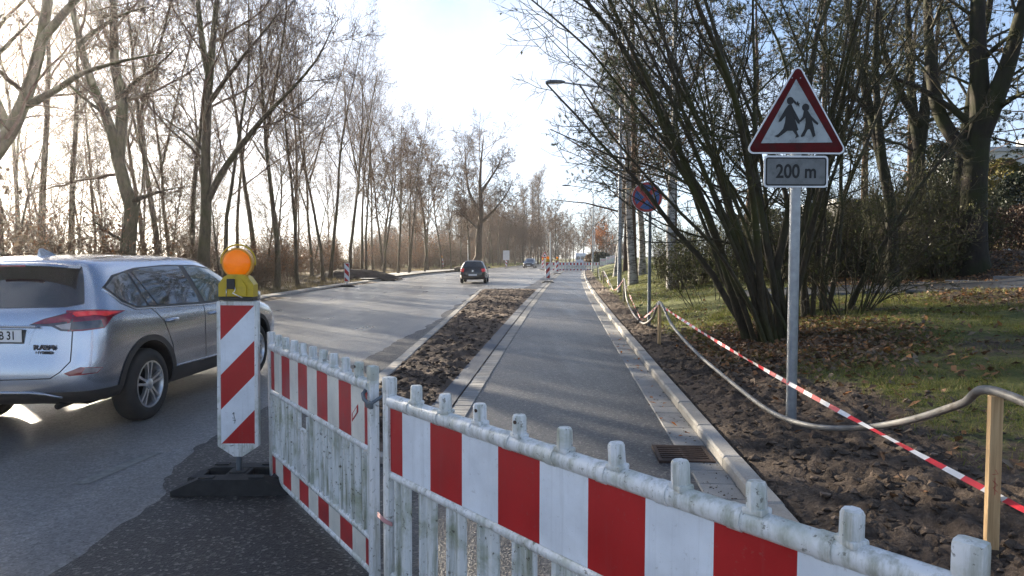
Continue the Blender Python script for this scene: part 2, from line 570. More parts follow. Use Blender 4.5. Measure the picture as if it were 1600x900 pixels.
def amber(name, e):
    m, nt, b = new_mat(name)
    v = coords(nt)
    vo = N(nt, 'ShaderNodeTexVoronoi'); vo.inputs['Scale'].default_value = 70
    nt.links.new(v, vo.inputs['Vector'])
    f = noise(nt, v, 9, 3)
    setc(nt, b, ramp(nt, f, [(0.3, (0.55, 0.17, 0.002)), (0.7, (0.85, 0.36, 0.006))]))
    b.inputs['Roughness'].default_value = 0.14
    b.inputs['Emission Color'].default_value = (1.0, 0.25, 0.0, 1)
    b.inputs['Emission Strength'].default_value = e
    b.inputs['Coat Weight'].default_value = 0.8
    bump(nt, b, vo.outputs['Distance'], 0.5, 0.004)
    tr = N(nt, 'ShaderNodeBsdfTranslucent'); tr.inputs['Color'].default_value = (0.95, 0.46, 0.015, 1)
    mx = N(nt, 'ShaderNodeMixShader'); mx.inputs['Fac'].default_value = 0.55
    nt.links.new(b.outputs['BSDF'], mx.inputs[1]); nt.links.new(tr.outputs['BSDF'], mx.inputs[2])
    nt.links.new(mx.outputs['Shader'], nt.nodes['Material Output'].inputs['Surface'])
    return m
M_['amber'] = amber('amber_lens', 0.05)

def bark(name, a, bcol, moss=None, scale=12.0, moss_amt=0.7, rough=0.9):
    m, nt, b = new_mat(name)
    v = coords(nt)
    mp = N(nt, 'ShaderNodeMapping'); mp.inputs['Scale'].default_value = (1, 1, 0.25)
    nt.links.new(v, mp.inputs['Vector'])
    f = noise(nt, mp.outputs['Vector'], scale, 6, 0.65)
    c = ramp(nt, f, [(0.3, a), (0.7, bcol)])
    if moss is not None:
        g = noise(nt, v, 1.1, 5)
        c = mixc(nt, ramp(nt, g, [(0.42, 0.0), (0.62, moss_amt)]), c, moss)
    setc(nt, b, c)
    b.inputs['Roughness'].default_value = rough
    b.inputs['Specular IOR Level'].default_value = 0.3
    bump(nt, b, f, 0.7, 0.03)
    return m
M_['bark'] = bark('grey_brown_bark', (0.048, 0.034, 0.023), (0.135, 0.098, 0.066), (0.075, 0.075, 0.020), 12, 0.6)
M_['bark2'] = bark('brown_bark', (0.060, 0.042, 0.030), (0.16, 0.115, 0.082), (0.07, 0.07, 0.03), 14, 0.35)
M_['twig'] = bark('twig_bark', (0.085, 0.052, 0.034), (0.18, 0.115, 0.072), None, 4)
M_['moss_bark'] = bark('mossy_bark', (0.012, 0.010, 0.008), (0.036, 0.028, 0.021), (0.026, 0.034, 0.006), 10, 0.65)
M_['hazel'] = bark('hazel_bark', (0.022, 0.017, 0.011), (0.075, 0.060, 0.038), (0.055, 0.060, 0.016), 16, 0.8, 0.75)
M_['pinebark'] = bark('pine_bark', (0.045, 0.03, 0.022), (0.12, 0.075, 0.05), None, 9)
M_['poplar'] = bark('far_bark', (0.09, 0.066, 0.047), (0.16, 0.12, 0.085), None, 4)
def birch():
    m, nt, b = new_mat('birch_bark')
    v = coords(nt)
    mp = N(nt, 'ShaderNodeMapping'); mp.inputs['Scale'].default_value = (2, 2, 9)
    nt.links.new(v, mp.inputs['Vector'])
    f = noise(nt, mp.outputs['Vector'], 1.4, 6, 0.7)
    g = noise(nt, v, 2.0, 5)
    c = ramp(nt, f, [(0.40, (0.03, 0.027, 0.025)), (0.52, (0.38, 0.36, 0.33)), (0.8, (0.52, 0.50, 0.46))])
    c = mixc(nt, ramp(nt, g, [(0.55, 0.0), (0.7, 0.8)]), c, (0.05, 0.045, 0.04))
    setc(nt, b, c)
    b.inputs['Roughness'].default_value = 0.8
    return m
M_['birch'] = birch()

def leafy(name, cols, rough=0.55, trans=0.25):
    m, nt, b = new_mat(name)
    g = N(nt, 'ShaderNodeNewGeometry')
    r = N(nt, 'ShaderNodeValToRGB')
    r.color_ramp.interpolation = 'LINEAR'
    e = r.color_ramp.elements
    while len(e) < len(cols): e.new(0.5)
    for i, c in enumerate(cols):
        e[i].position = i / max(1, len(cols) - 1); e[i].color = (*c, 1)
    nt.links.new(g.outputs['Random Per Island'], r.inputs['Fac'])
    setc(nt, b, r.outputs['Color'])
    b.inputs['Roughness'].default_value = rough
    b.inputs['Specular IOR Level'].default_value = 0.3
    if trans > 0:
        tr = N(nt, 'ShaderNodeBsdfTranslucent')
        nt.links.new(r.outputs['Color'], tr.inputs['Color'])
        mx = N(nt, 'ShaderNodeMixShader'); mx.inputs['Fac'].default_value = trans
        out = nt.nodes['Material Output']
        nt.links.new(b.outputs['BSDF'], mx.inputs[1])
        nt.links.new(tr.outputs['BSDF'], mx.inputs[2])
        nt.links.new(mx.outputs['Shader'], out.inputs['Surface'])
    return m
M_['needle'] = leafy('pine_needles', [(0.030, 0.045, 0.022), (0.055, 0.075, 0.035), (0.085, 0.105, 0.055)])
M_['needle_dark'] = leafy('dark_needles', [(0.016, 0.026, 0.012), (0.03, 0.045, 0.018), (0.055, 0.07, 0.025)])
M_['brown_leaf'] = leafy('withered_leaves', [(0.09, 0.045, 0.02), (0.17, 0.075, 0.03), (0.24, 0.12, 0.05)], trans=0.35)
M_['dead_leaf'] = leafy('dry_brown_leaves', [(0.07, 0.045, 0.028), (0.12, 0.08, 0.05), (0.17, 0.12, 0.075)], trans=0.3)
M_['orange_leaf'] = leafy('orange_leaves', [(0.32, 0.10, 0.02), (0.42, 0.16, 0.03)], trans=0.4)
M_['litter'] = leafy('leaf_litter', [(0.06, 0.036, 0.022), (0.12, 0.07, 0.04), (0.19, 0.115, 0.065), (0.32, 0.14, 0.05), (0.18, 0.14, 0.10), (0.09, 0.06, 0.04)], 0.6, 0.1)
M_['grass'] = leafy('grass_blades', [(0.08, 0.11, 0.02), (0.13, 0.16, 0.028), (0.20, 0.21, 0.05), (0.24, 0.21, 0.08), (0.14, 0.11, 0.05)], 0.5, 0.4)
M_['dry_grass'] = leafy('dry_grass', [(0.16, 0.12, 0.06), (0.24, 0.19, 0.10), (0.11, 0.10, 0.04)], 0.7, 0.35)
M_['shrub_leaf'] = leafy('shrub_leaves', [(0.04, 0.055, 0.015), (0.08, 0.09, 0.025), (0.13, 0.12, 0.04)], 0.4, 0.3)
M_['thuja'] = leafy('golden_thuja', [(0.10, 0.09, 0.018), (0.16, 0.13, 0.028), (0.06, 0.07, 0.018)], 0.6, 0.25)
M_['hedge'] = leafy('dark_hedge', [(0.014, 0.022, 0.01), (0.028, 0.036, 0.015)], 0.6, 0.15)
M_['berry_hedge'] = leafy('reddish_hedge', [(0.05, 0.026, 0.02), (0.08, 0.045, 0.03), (0.04, 0.035, 0.02)], 0.6, 0.2)
M_['stone'] = plain('loose_gravel', (0.16, 0.15, 0.14), 0.8, var=0.4, scale=3, space='world')

# vehicles
def paint(name, col, metal=0.75, rough=0.32):
    m, nt, b = new_mat(name)
    v = coords(nt)
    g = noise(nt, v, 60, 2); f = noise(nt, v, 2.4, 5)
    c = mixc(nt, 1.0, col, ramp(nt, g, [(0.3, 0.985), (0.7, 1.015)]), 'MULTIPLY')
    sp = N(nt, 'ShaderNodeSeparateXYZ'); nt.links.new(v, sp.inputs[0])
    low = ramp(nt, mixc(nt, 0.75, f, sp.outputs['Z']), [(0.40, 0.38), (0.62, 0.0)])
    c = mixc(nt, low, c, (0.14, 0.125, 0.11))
    setc(nt, b, c)
    b.inputs['Metallic'].default_value = metal
    b.inputs['Roughness'].default_value = rough
    b.inputs['Coat Weight'].default_value = 0.9
    b.inputs['Coat Roughness'].default_value = 0.07
    return m
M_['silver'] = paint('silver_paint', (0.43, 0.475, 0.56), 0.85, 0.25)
M_['carblack'] = paint('black_paint', (0.008, 0.008, 0.009), 0.2)
M_['cargrey'] = paint('dark_grey_paint', (0.05, 0.052, 0.058), 0.5)
M_['vanwhite'] = paint('van_paint', (0.62, 0.68, 0.76), 0.0, 0.4)
def glass(name, col, rough=0.04):
    m, nt, b = new_mat(name)
    b.inputs['Base Color'].default_value = (*col, 1)
    b.inputs['Roughness'].default_value = rough
    b.inputs['Specular IOR Level'].default_value = 0.8
    b.inputs['Coat Weight'].default_value = 1.0
    b.inputs['Coat Roughness'].default_value = 0.02
    return m
M_['glass'] = glass('tinted_glass', (0.012, 0.014, 0.018))
M_['glass_light'] = glass('clear_car_glass', (0.075, 0.10, 0.085))
M_['cladding'] = plain('dark_cladding', (0.028, 0.028, 0.030), 0.6, var=0.2, dirt=(0.07, 0.06, 0.05), dirt_amt=0.5)
M_['tyre'] = plain('tyre_rubber', (0.018, 0.018, 0.018), 0.8, var=0.3, scale=14)
M_['alloy'] = plain('alloy', (0.55, 0.56, 0.58), 0.3, 0.85, var=0.1)
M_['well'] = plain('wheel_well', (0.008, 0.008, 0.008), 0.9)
M_['chrome'] = plain('chrome', (0.70, 0.71, 0.73), 0.18, 0.95, var=0.05)
def red_lens(name, col, e=0.0):
    m, nt, b = new_mat(name)
    v = coords(nt)
    f = noise(nt, v, 14, 3)
    setc(nt, b, mixc(nt, 1.0, col, ramp(nt, f, [(0.35, 0.7), (0.65, 1.25)]), 'MULTIPLY'))
    b.inputs['Roughness'].default_value = 0.08
    b.inputs['Coat Weight'].default_value = 1.0
    if e > 0:
        b.inputs['Emission Color'].default_value = (1, 0.05, 0.02, 1); b.inputs['Emission Strength'].default_value = e
    return m
M_['tail_red'] = red_lens('tail_lamp_red', (0.22, 0.015, 0.03))
M_['tail_lit'] = red_lens('tail_lamp_lit', (0.42, 0.02, 0.03), 0.04)
M_['tail_clear'] = red_lens('tail_lamp_clear', (0.30, 0.27, 0.28))
M_['tail_dark'] = red_lens('tail_lamp_smoked', (0.06, 0.05, 0.06))
M_['plate'] = plain('number_plate', (0.72, 0.73, 0.75), 0.4, var=0.05)
M_['head_lamp'] = red_lens('head_lamp_glass', (0.6, 0.6, 0.58))
# ------------------------------------------------------------------ the setting
def axis(stops):
    """stops: (start, step) pairs and a final end"""
    out = []
    for (a, st), nx in zip(stops[:-1], stops[1:]):
        e = nx[0] if isinstance(nx, tuple) else nx
        n = max(1, int(round((e - a) / st)))
        out += list(np.linspace(a, e, n, endpoint=False))
    out.append(stops[-1])
    return np.array(out)

def grid_mesh(name, X, Y, Z, smooth=True, mi=None):
    r, c = X.shape
    V = np.stack([X, Y, Z], -1).reshape(-1, 3)
    i = np.arange(r * c).reshape(r, c)
    q = np.stack([i[:-1, :-1], i[:-1, 1:], i[1:, 1:], i[1:, :-1]], -1).reshape(-1, 4)
    return mesh_arrays(name, V, quads=q, smooth=smooth, qm=mi)

def zone_of(s, l, d, X):
    """soil / lawn / litter shares"""
    n1 = fbm(X * 0.9 + 3, d * 0.9, 3)
    edge = 0.62 + 0.95 * (1 - sstep(6.0, 11.0, d)) + (n1 - 0.5) * (1.0 - 0.6 * sstep(12, 20, d))
    soil = 1 - sstep(edge - 0.3, edge + 0.35, s)
    near_part = 1 - sstep(22, 34, d + 0.0 * s)  # leaf litter thins out with distance
    lit = sstep(5.2, 6.8, s + (n1 - 0.5) * 2.2 + np.where(d < 9, 0.4, 0.0)) * near_part
    lit2 = np.exp(-(((X - 4.0) / 1.7) ** 2 + ((d - 9.8) / 2.2) ** 2)) * 0.95
    lit = np.maximum(lit, lit2 * (0.4 + n1))
    lit = np.maximum(lit, sstep(12, 16, s) * (1 - sstep(60, 90, d)) * 0.4)
    lawn = (1 - soil) * np.clip(0.6 + (n1 - 0.35) * 1.3 + 0.3 * sstep(12, 18, d), 0.2, 1)
    left = l > 0
    lawn = np.where(left, np.where(d > 85, 0.8, 0.25 + 0.3 * n1), lawn)
    lit = np.where(left, 0.75 * (1 - sstep(85, 100, d)), lit)
    soil = np.where(left, 0.3, soil)
    return soil, lawn, lit

# terrain sheet: columns follow the footpath
dd = axis([(-40, 8), (-8, 1.0), (1.0, 0.05), (9.0, 0.09), (16, 0.2), (30, 0.6), (60, 2.0), (140, 8), (300, 30), 700])
ss = axis([(-600, 80), (-120, 10), (-30, 1.2), (-12, 0.8), (-4, 0.8), (0.0, 0.04), (3.2, 0.08), (6.0, 0.2), (14, 1.0), (30, 6), (90, 50), 700])
S2, D2 = np.meshgrid(ss, dd)
X2 = CX(D2) + KERB_OUT + S2
l2 = XL(D2) - X2
Z2 = ground_z(X2, D2)
soil, lawn, lit = zone_of(S2, l2, D2, X2)
rough_amp = np.where(S2 > 0.02, 1.0, 0.0) * sstep(0.0, 0.3, S2)
fine = (fbm(X2 * 9, D2 * 9, 4) - 0.5)
cl = np.abs(fbm(X2 * 5 + 9, D2 * 5, 3) - 0.5)
Z2 = Z2 + rough_amp * (soil * (fine * 0.12 - cl * 0.06 + (fbm(X2 * 22, D2 * 22, 3) - 0.5) * 0.07 + 0.01) + (1 - soil) * fine * 0.05)
Z2 = Z2 + np.where(S2 > 0, (fbm(X2 * 0.5, D2 * 0.5, 2) - 0.5) * 0.16 * sstep(0.4, 3, S2), 0)
Z2 = Z2 + np.where(l2 > 0, (fbm(X2 * 0.6, D2 * 0.6, 3) - 0.5) * 0.25 * sstep(0.3, 2.5, l2), 0)
# leafy bank beyond the park path
Z2 = Z2 + 0.35 * sstep(8.6, 10.6, S2) * (1 - sstep(24, 40, D2)) * (S2 > 0)
gm = grid_mesh('ground', X2, D2, Z2)
ca = gm.attributes.new('zone', 'FLOAT_COLOR', 'POINT')
ca.data.foreach_set('color', np.stack([soil, lawn, lit, np.ones_like(soil)], -1).astype(np.float32).ravel())
ground = link('ground', gm, None, [M_['ground']])
tag(ground, kind='structure')
_gb = BVHTree.FromPolygons([v.co[:] for v in gm.vertices], [p.vertices[:] for p in gm.polygons])
def gz(x, y):
    h = _gb.ray_cast(Vector((x, y, 60)), Vector((0, 0, -1)))
    return h[0].z if h[0] is not None else 0.0

def strip(name, d, x0, x1, z, mat, nx=2, kind='structure', edge_noise=None, parent=None):
    d = np.asarray(d, float)
    a, b = x0(d), x1(d)
    if edge_noise: a = a + edge_noise(d)
    t = np.linspace(0, 1, nx)
    X = a[:, None] * (1 - t) + b[:, None] * t
    Y = np.repeat(d[:, None], nx, 1)
    zz = z(d) if callable(z) else np.full(len(d), z)
    o = link(name, grid_mesh(name, X, Y, np.repeat(zz[:, None], nx, 1)), parent, [mat])
    if kind and parent is None: tag(o, kind=kind)
    return o

dl = axis([(-40, 4), (0, 1.0), (60, 3), (150, 10), 600])
road = strip('road', dl, lambda d: XL(d), lambda d: CX(d) - PH - 0.3, 0.0, M_['road'], 12)
dp = axis([(-6, 0.5), (40, 2), 200])
foot = strip('footpath', dp, lambda d: CX(d) - PH, lambda d: CX(d) + PH, 0.022, M_['path'], 6)
# rough-edged newer asphalt beside the bed
dq = axis([(-6, 0.25), (3, 0.05), (12, 0.12), 34.5])
strip('asphalt_patch', dq,
      lambda d: np.interp(d, [-6, 3.4, 5.9, 11.4, 18, 28, 34.5], [-2.2, -2.35, -2.75, -2.38, -1.98, -1.78, -1.68]),
      lambda d: np.where(d < 5.4, CX(d) - PH + 0.02, XB(d) + 0.02), 0.006, M_['patch'], 8,
      edge_noise=lambda d: (fbm(d * 0.9, d * 0 + 2, 3) - 0.5) * 0.35 + (fbm(d * 7, d * 0 + 5, 2) - 0.5) * 0.07)
strip('asphalt_patch', axis([(34.5, 0.5), (46, 1), 88]), lambda d: CX(d) - PH - 1.15 + 0.0 * d, lambda d: CX(d) - PH - 0.4, 0.006, M_['patch'], 3,
      edge_noise=lambda d: (fbm(d * 0.8, d * 0 + 8, 3) - 0.5) * 0.4)

# planting bed of dug soil
bd_d = axis([(5.6, 0.07), (14, 0.14), 34.2])
tt = np.linspace(0, 1, 46)
ba = XB(bd_d) + 0.17; bb = CX(bd_d) - PH - 0.43
BX = ba[:, None] * (1 - tt) + bb[:, None] * tt
BY = np.repeat(bd_d[:, None], 46, 1)
edge = np.minimum(np.minimum(tt, 1 - tt)[None, :] * (bb - ba)[:, None] / 0.15, 1)
endf = np.minimum(np.minimum((bd_d - 5.6) / 0.4, (34.2 - bd_d) / 0.5), 1)[:, None]
BZ = 0.045 + edge * endf * (0.05 + (fbm(BX * 6, BY * 6, 4) - 0.5) * 0.15 - np.abs(fbm(BX * 3 + 5, BY * 3, 3) - 0.5) * 0.12)
tag(link('planting_bed', grid_mesh('planting_bed', BX, BY, BZ), None, [M_['bedsoil']]), kind='structure')

# --- stones in rows: kerbs and pavers
def stone_mesh(name, lx, ly, lz, bev):
    mb = MB().box((0, 0, 0), (lx, ly, lz), bev=0)
    bm = bmesh.new()
    bmesh.ops.create_cube(bm, size=1.0)
    for v in bm.verts: v.co = Vector((v.co.x * lx, v.co.y * ly, v.co.z * lz))
    top = [e for e in bm.edges if all(v.co.z > 0 for v in e.verts)]
    bmesh.ops.bevel(bm, geom=top, offset=bev, segments=1, affect='EDGES')
    me = bpy.data.meshes.new(name)
    bm.to_mesh(me); bm.free()
    return me

def row(parent, name, d0, d1, step, off, me, mat, ztop, lz, rng, most=300, off_fn=None, jitter=0.004):
    """pieces laid along the footpath; past `most` pieces one joined part"""
    me.materials.append(mat)
    d, k = d0, 0
    rest = MB()
    vs = [v.co.copy() for v in me.vertices]; fs = [p.vertices[:] for p in me.polygons]
    while d < d1:
        dm = d + step / 2
        x = float(off_fn(dm)) if off_fn else float(CX(dm)) + off
        sl = (float(off_fn(dm + 0.2)) - float(off_fn(dm - 0.2))) / 0.4 if off_fn else 0.068 + 0.00054 * max(dm, 0)
        M = Matrix.Translation((x + rng.uniform(-jitter, jitter), dm, ztop - lz / 2 + rng.uniform(-jitter, jitter) * 0.6)) @ Matrix.Rotation(-math.atan(sl), 4, 'Z') @ Matrix.Rotation(rng.uniform(-0.006, 0.006), 4, 'Y')
        if k < most:
            o = bpy.data.objects.new(name, me)
            COL.objects.link(o); o.parent = parent; o.matrix_local = M
        else:
            rest.add(vs, fs, 0, M)
        d += step; k += 1
    if rest.v:
        o = rest.build(name, mat, parent); tag(o, kind='stuff')

rg = random.Random(5)
kb = strip('kerb', axis([(-3, 1), 96]), lambda d: CX(d) + KERB_IN - 0.005, lambda d: CX(d) + KERB_OUT + 0.02, 0.02, M_['kerb'])
row(kb, 'kerb_stone', 1.2, 92, 1.0, (KERB_IN + KERB_OUT) / 2, stone_mesh('kerb_stone', 0.15, 0.992, 0.24, 0.018), M_['kerb'], 0.118, 0.24, rg, jitter=0.005)
gt = strip('gutter', axis([(-3, 1), 96]), lambda d: CX(d) + PH - 0.01, lambda d: CX(d) + KERB_IN + 0.02, 0.018, M_['paver'])
GRATE_D = 5.55
row(gt, 'paver', 1.4, GRATE_D - 0.24, 0.31, PH + 0.135, stone_mesh('paver', 0.262, 0.303, 0.06, 0.006), M_['paver'], 0.034, 0.06, rg)
row(gt, 'paver', GRATE_D + 0.25, 92, 0.31, PH + 0.135, stone_mesh('paver', 0.262, 0.303, 0.06, 0.006), M_['paver'], 0.034, 0.06, rg)
ed = strip('path_edging', axis([(5.5, 0.5), (60, 2), 92]), lambda d: CX(d) - PH - 0.205, lambda d: CX(d) - PH + 0.005, 0.018, M_['paver'])
row(ed, 'paver', 5.55, 92, 0.115, -PH - 0.10, stone_mesh('paver', 0.20, 0.109, 0.06, 0.006), M_['paver'], 0.036, 0.06, rg)
rb = strip('concrete_ribbon', axis([(5.5, 0.5), (60, 2), 92]), lambda d: CX(d) - PH - 0.43, lambda d: CX(d) - PH - 0.208, 0.045, M_['ribbon'], 3)
bk = strip('bed_kerb', axis([(5.52, 0.5), 34.5]), lambda d: XB(d) + 0.0, lambda d: XB(d) + 0.17, 0.02, M_['kerb'])
row(bk, 'kerb_stone', 5.52, 34, 0.5, 0, stone_mesh('kerb_stone', 0.165, 0.494, 0.14, 0.012), M_['kerb'], 0.058, 0.14, rg, off_fn=lambda d: XB(d) + 0.085)
for k_, (xa, xb_) in enumerate(((-1.87, -1.22), (-1.21, -0.585))):
    st_ = MB().box(((xa + xb_) / 2, 5.44, 0.0), (xb_ - xa, 0.14, 0.13), bev=0.012).build('kerb_stone', M_['kerb'], bk)
lk = strip('left_kerb', axis([(-20, 2), (60, 2), 160]), lambda d: XL(d) - 0.14, lambda d: XL(d) + 0.02, 0.05, M_['kerb'])
row(lk, 'kerb_stone', 8, 72, 1.0, 0, stone_mesh('kerb_stone', 0.16, 0.99, 0.2, 0.02), M_['kerb'], 0.10, 0.2, rg, off_fn=lambda d: XL(d) - 0.06)
strip('left_pavement', axis([(46, 1), 96]), lambda d: XL(d) - 1.0 - 2.0 * sstep(46, 52, d) * (1 - sstep(70, 95, d)), lambda d: XL(d) - 0.14, lambda d: np.full(len(d), 0.21), M_['slab'], 4)
strip('left_pavement', axis([(-20, 2), 46]), lambda d: XL(d) - 0.55, lambda d: XL(d) - 0.14, lambda d: np.full(len(d), 0.105), M_['slab'], 2)
# worn lighter centre-line dash near the silver car
strip('road_marking', [4.9, 5.7], lambda d: np.array([-2.75, -2.62]) - 0.45, lambda d: np.array([-2.75, -2.62]) - 0.33, 0.004, plain('worn_paint', (0.16, 0.16, 0.15), 0.7, var=0.4, scale=20, space='world'))

# park path on the right, crossing behind the shrubs
pp = np.linspace(0, 1, 40)
px_ = 6.0 + pp * 24.0
py_ = np.interp(px_, [6, 8, 10.3, 11.6, 14, 18, 30], [18.6, 17.4, 15.4, 13.6, 11.0, 8.2, 3.0])
hw_ = np.interp(px_, [6, 10, 12, 30], [1.0, 1.35, 1.5, 1.6])
PX = np.stack([px_ - 0.35, px_, px_ + 0.35], 1); PY = np.stack([py_ - hw_, py_, py_ + hw_], 1)
PZ = np.array([[gz(a, b) for a, b in zip(r1, r2)] for r1, r2 in zip(PX, PY)])
PZ = np.maximum(PZ + 0.03, (PZ[:, 1:2] + 0.03) - 0.06)
tag(link('park_path', grid_mesh('park_path', PX, PY, PZ), None, [M_['parkpath']]), kind='structure')
pk = empty('park_path_edging'); tag(pk, kind='structure')
em = stone_mesh('edging_stone', 0.06, 0.97, 0.2, 0.008); em.materials.append(M_['ribbon'])
acc = 0
for i in range(39):
    for sgn in (0, 2):
        a = Vector((PX[i, sgn], PY[i, sgn], PZ[i, sgn])); b2 = Vector((PX[i + 1, sgn], PY[i + 1, sgn], PZ[i + 1, sgn]))
        o = bpy.data.objects.new('edging_stone', em); COL.objects.link(o); o.parent = pk
        o.location = (a + b2) / 2 + Vector((0, (0.04 if sgn else -0.04), -0.085))
        o.rotation_euler = (0, 0, math.atan2(b2.y - a.y, b2.x - a.x) - math.pi / 2)
        o.scale = (1, (b2 - a).length, 1)

# drain grate in the gutter
def make_grate():
    c = Vector((float(CX(GRATE_D)) + PH + 0.02, GRATE_D, 0.0))
    root = empty('drain_grate', c, -0.07)
    fr = MB()
    w, l = 0.44, 0.46
    for sx in (-1, 1): fr.box((sx * (w / 2 - 0.015), 0, 0.03), (0.03, l, 0.03))
    for sy in (-1, 1): fr.box((0, sy * (l / 2 - 0.015), 0.03), (w - 0.061, 0.03, 0.03))
    fr.box((0, 0, 0.024), (w - 0.061, l - 0.061, 0.002), mi=1)
    fr.build('frame', [M_['rust'], M_['well']], root)
    for k in range(7):
        b_ = MB().box((0, -l / 2 + 0.06 + k * 0.057, 0.036), (w - 0.064, 0.026, 0.016), bev=0.004)
        b_.build('bar', M_['rust'], root)
    MB().box((0, 0, 0.034), (0.02, l - 0.064, 0.010)).build('cross_bar', M_['rust'], root)
    tag(root, 'rusty iron drain grate in the gutter by the kerb', 'drain')
make_grate()

# scattered stuff -----------------------------------------------------------
rngs = np.random.default_rng(3)
_ico = None
def ico():
    bm = bmesh.new(); bmesh.ops.create_icosphere(bm, subdivisions=1, radius=1.0)
    V = np.array([v.co[:] for v in bm.verts]); F = np.array([[v.index for v in f.verts] for f in bm.faces]); bm.free()
    return V, F
IV, IF = ico()
def lumps(name, P, size, mat, flat=0.7, rng=rngs, jag=0.35):
    n = len(P)
    V = IV[None] * (1 + rng.normal(0, jag, (n, len(IV), 1)).clip(-0.5, 0.7))
    sc = size[:, None, None] * np.stack([rng.uniform(0.7, 1.3, n), rng.uniform(0.7, 1.3, n), rng.uniform(0.5, 1, n) * flat], -1)[:, None, :]
    V = V * sc + P[:, None, :]
    F = (IF[None] + (np.arange(n) * len(IV))[:, None, None]).reshape(-1, 3)
    return link(name, mesh_arrays(name, V, tris=F, smooth=False), None, [mat])
def bank_points(n, s0, s1, d0, d1, dpow=1.6, rng=rngs, keep=None):
    d = d0 + (d1 - d0) * rng.random(n) ** dpow
    s = s0 + (s1 - s0) * rng.random(n)
    x = CX(d) + KERB_OUT + s
    if keep is not None:
        k = keep(x, d, s); x, d, s = x[k], d[k], s[k]
    z = np.array([gz(a, b) for a, b in zip(x, d)])
    return np.stack([x, d, z], -1), s
P, s_ = bank_points(13000, 0.03, 2.3, 1.5, 16, 1.8, keep=lambda x, d, s: rngs.random(len(s)) < np.clip(1.25 - s * 0.55 - 0.0 * d, 0.05, 1))
tag(lumps('soil_clods', P, 0.004 + 0.040 * rngs.random(len(P)) ** 3.4, M_['clod']), 'brown soil clods along the kerb', 'soil', kind='stuff')
n = 5200
db = 5.8 + 28 * rngs.random(n) ** 1.5
tb = rngs.random(n)
xb = (XB(db) + 0.2) * (1 - tb) + (CX(db) - PH - 0.46) * tb
_bb = BVHTree.FromPolygons(np.stack([BX, BY, BZ], -1).reshape(-1, 3).tolist(), [p.vertices[:] for p in bpy.data.objects['planting_bed'].data.polygons])
zb = np.array([(_bb.ray_cast(Vector((a, b, 5)), Vector((0, 0, -1)))[0] or Vector((0, 0, 0.05))).z for a, b in zip(xb, db)])
tag(lumps('soil_clods', np.stack([xb, db, zb], -1), 0.006 + 0.045 * rngs.random(n) ** 3.2, M_['bedsoil']), 'dark soil clods in the planting bed', 'soil', kind='stuff')
n = 1500
dg_ = 2.2 + 9 * rngs.random(n) ** 1.3
xg = -2.6 + rngs.random(n) * 2.4
k = (xg < CX(dg_) - PH)
k &= (xg < XB(dg_)) | (dg_ < 5.3)
tag(lumps('gravel', np.stack([xg, dg_, np.full(n, 0.008)], -1)[k], (0.002 + 0.007 * rngs.random(n) ** 3)[k], M_['stone']), 'loose grit on the dark asphalt', 'gravel', kind='stuff')
n = 500
dg_ = 4.5 + 16 * rngs.random(n) ** 1.5
xg = CX(dg_) + PH - 0.1 + 0.36 * rngs.random(n) ** 0.6
tag(lumps('gravel', np.stack([xg, dg_, np.where(xg > CX(dg_) + PH, 0.036, 0.024)], -1), 0.002 + 0.008 * rngs.random(n) ** 3, M_['clod']), 'crumbs of soil in the gutter', 'gravel', kind='stuff')

def flakes(P, size, rng, tilt=0.5, lift=0.01, aspect=0.6):
    """small quads lying about"""
    n = len(P)
    a = rng.uniform(0, 2 * np.pi, n)
    u = np.stack([np.cos(a), np.sin(a), rng.normal(0, tilt, n)], -1)
    w = np.stack([-np.sin(a), np.cos(a), rng.normal(0, tilt, n)], -1)
    u *= size[:, None]; w *= (size * aspect)[:, None]
    C = P + np.array([0, 0, 1]) * (lift + size[:, None] * 0.25)
    V = np.stack([C - u, C - w * 0.9 + u * 0.1 + np.array([0, 0, .2]) * size[:, None], C + u, C + w + np.array([0, 0, .2]) * size[:, None]], 1)
    F = np.arange(n * 4).reshape(n, 4)
    return V, F
def litter(name, P, size, mat, label, tilt=0.45):
    V, F = flakes(P, size, rngs, tilt)
    return tag(link(name, mesh_arrays(name, V, quads=F, smooth=False), None, [mat]), label, 'leaves', kind='stuff')
def lit_keep(x, d, s):
    l = XL(d) - x
    so, la, li = zone_of(s, l, d, x)
    return rngs.random(len(s)) < np.clip(li * 1.1 + 0.11, 0, 1)
P, _ = bank_points(44000, 0.5, 16, 4.0, 26, 1.15, keep=lit_keep)
k = ~((P[:, 1] > np.interp(P[:, 0], px_, py_ - 1.3)) & (P[:, 1] < np.interp(P[:, 0], px_, py_ + 1.3))) | (rngs.random(len(P)) < 0.12)
litter('leaf_litter', P[k], 0.022 + 0.034 * rngs.random(k.sum()), M_['litter'], 'brown fallen leaves under the trees on the right')
n = 7000                                   # drift of leaves round the foot of the hazel
a_ = rngs.uniform(0, 2 * np.pi, n); r_ = 0.35 + 1.9 * rngs.random(n) ** 1.3
P = np.stack([4.05 + np.cos(a_) * r_ * 0.85, 10.5 + np.sin(a_) * r_ * 1.25, np.zeros(n)], -1)
P = P[P[:, 0] > CX(P[:, 1]) + KERB_OUT + 0.5 + 0.3 * rngs.random(n)]
P[:, 2] = [gz(a, b) for a, b in P[:, :2]]
litter('leaf_litter', P, 0.022 + 0.03 * rngs.random(len(P)), M_['litter'], 'drift of brown leaves round the foot of the hazel')
n = 34
dl_ = 6 + 24 * rngs.random(n) ** 1.5
P = np.stack([CX(dl_) + PH + 0.26 * rngs.random(n), dl_, np.full(n, 0.036)], -1)
litter('leaf_litter', P, 0.02 + 0.03 * rngs.random(n), M_['orange_leaf'], 'few orange leaves lying in the gutter', 0.3)

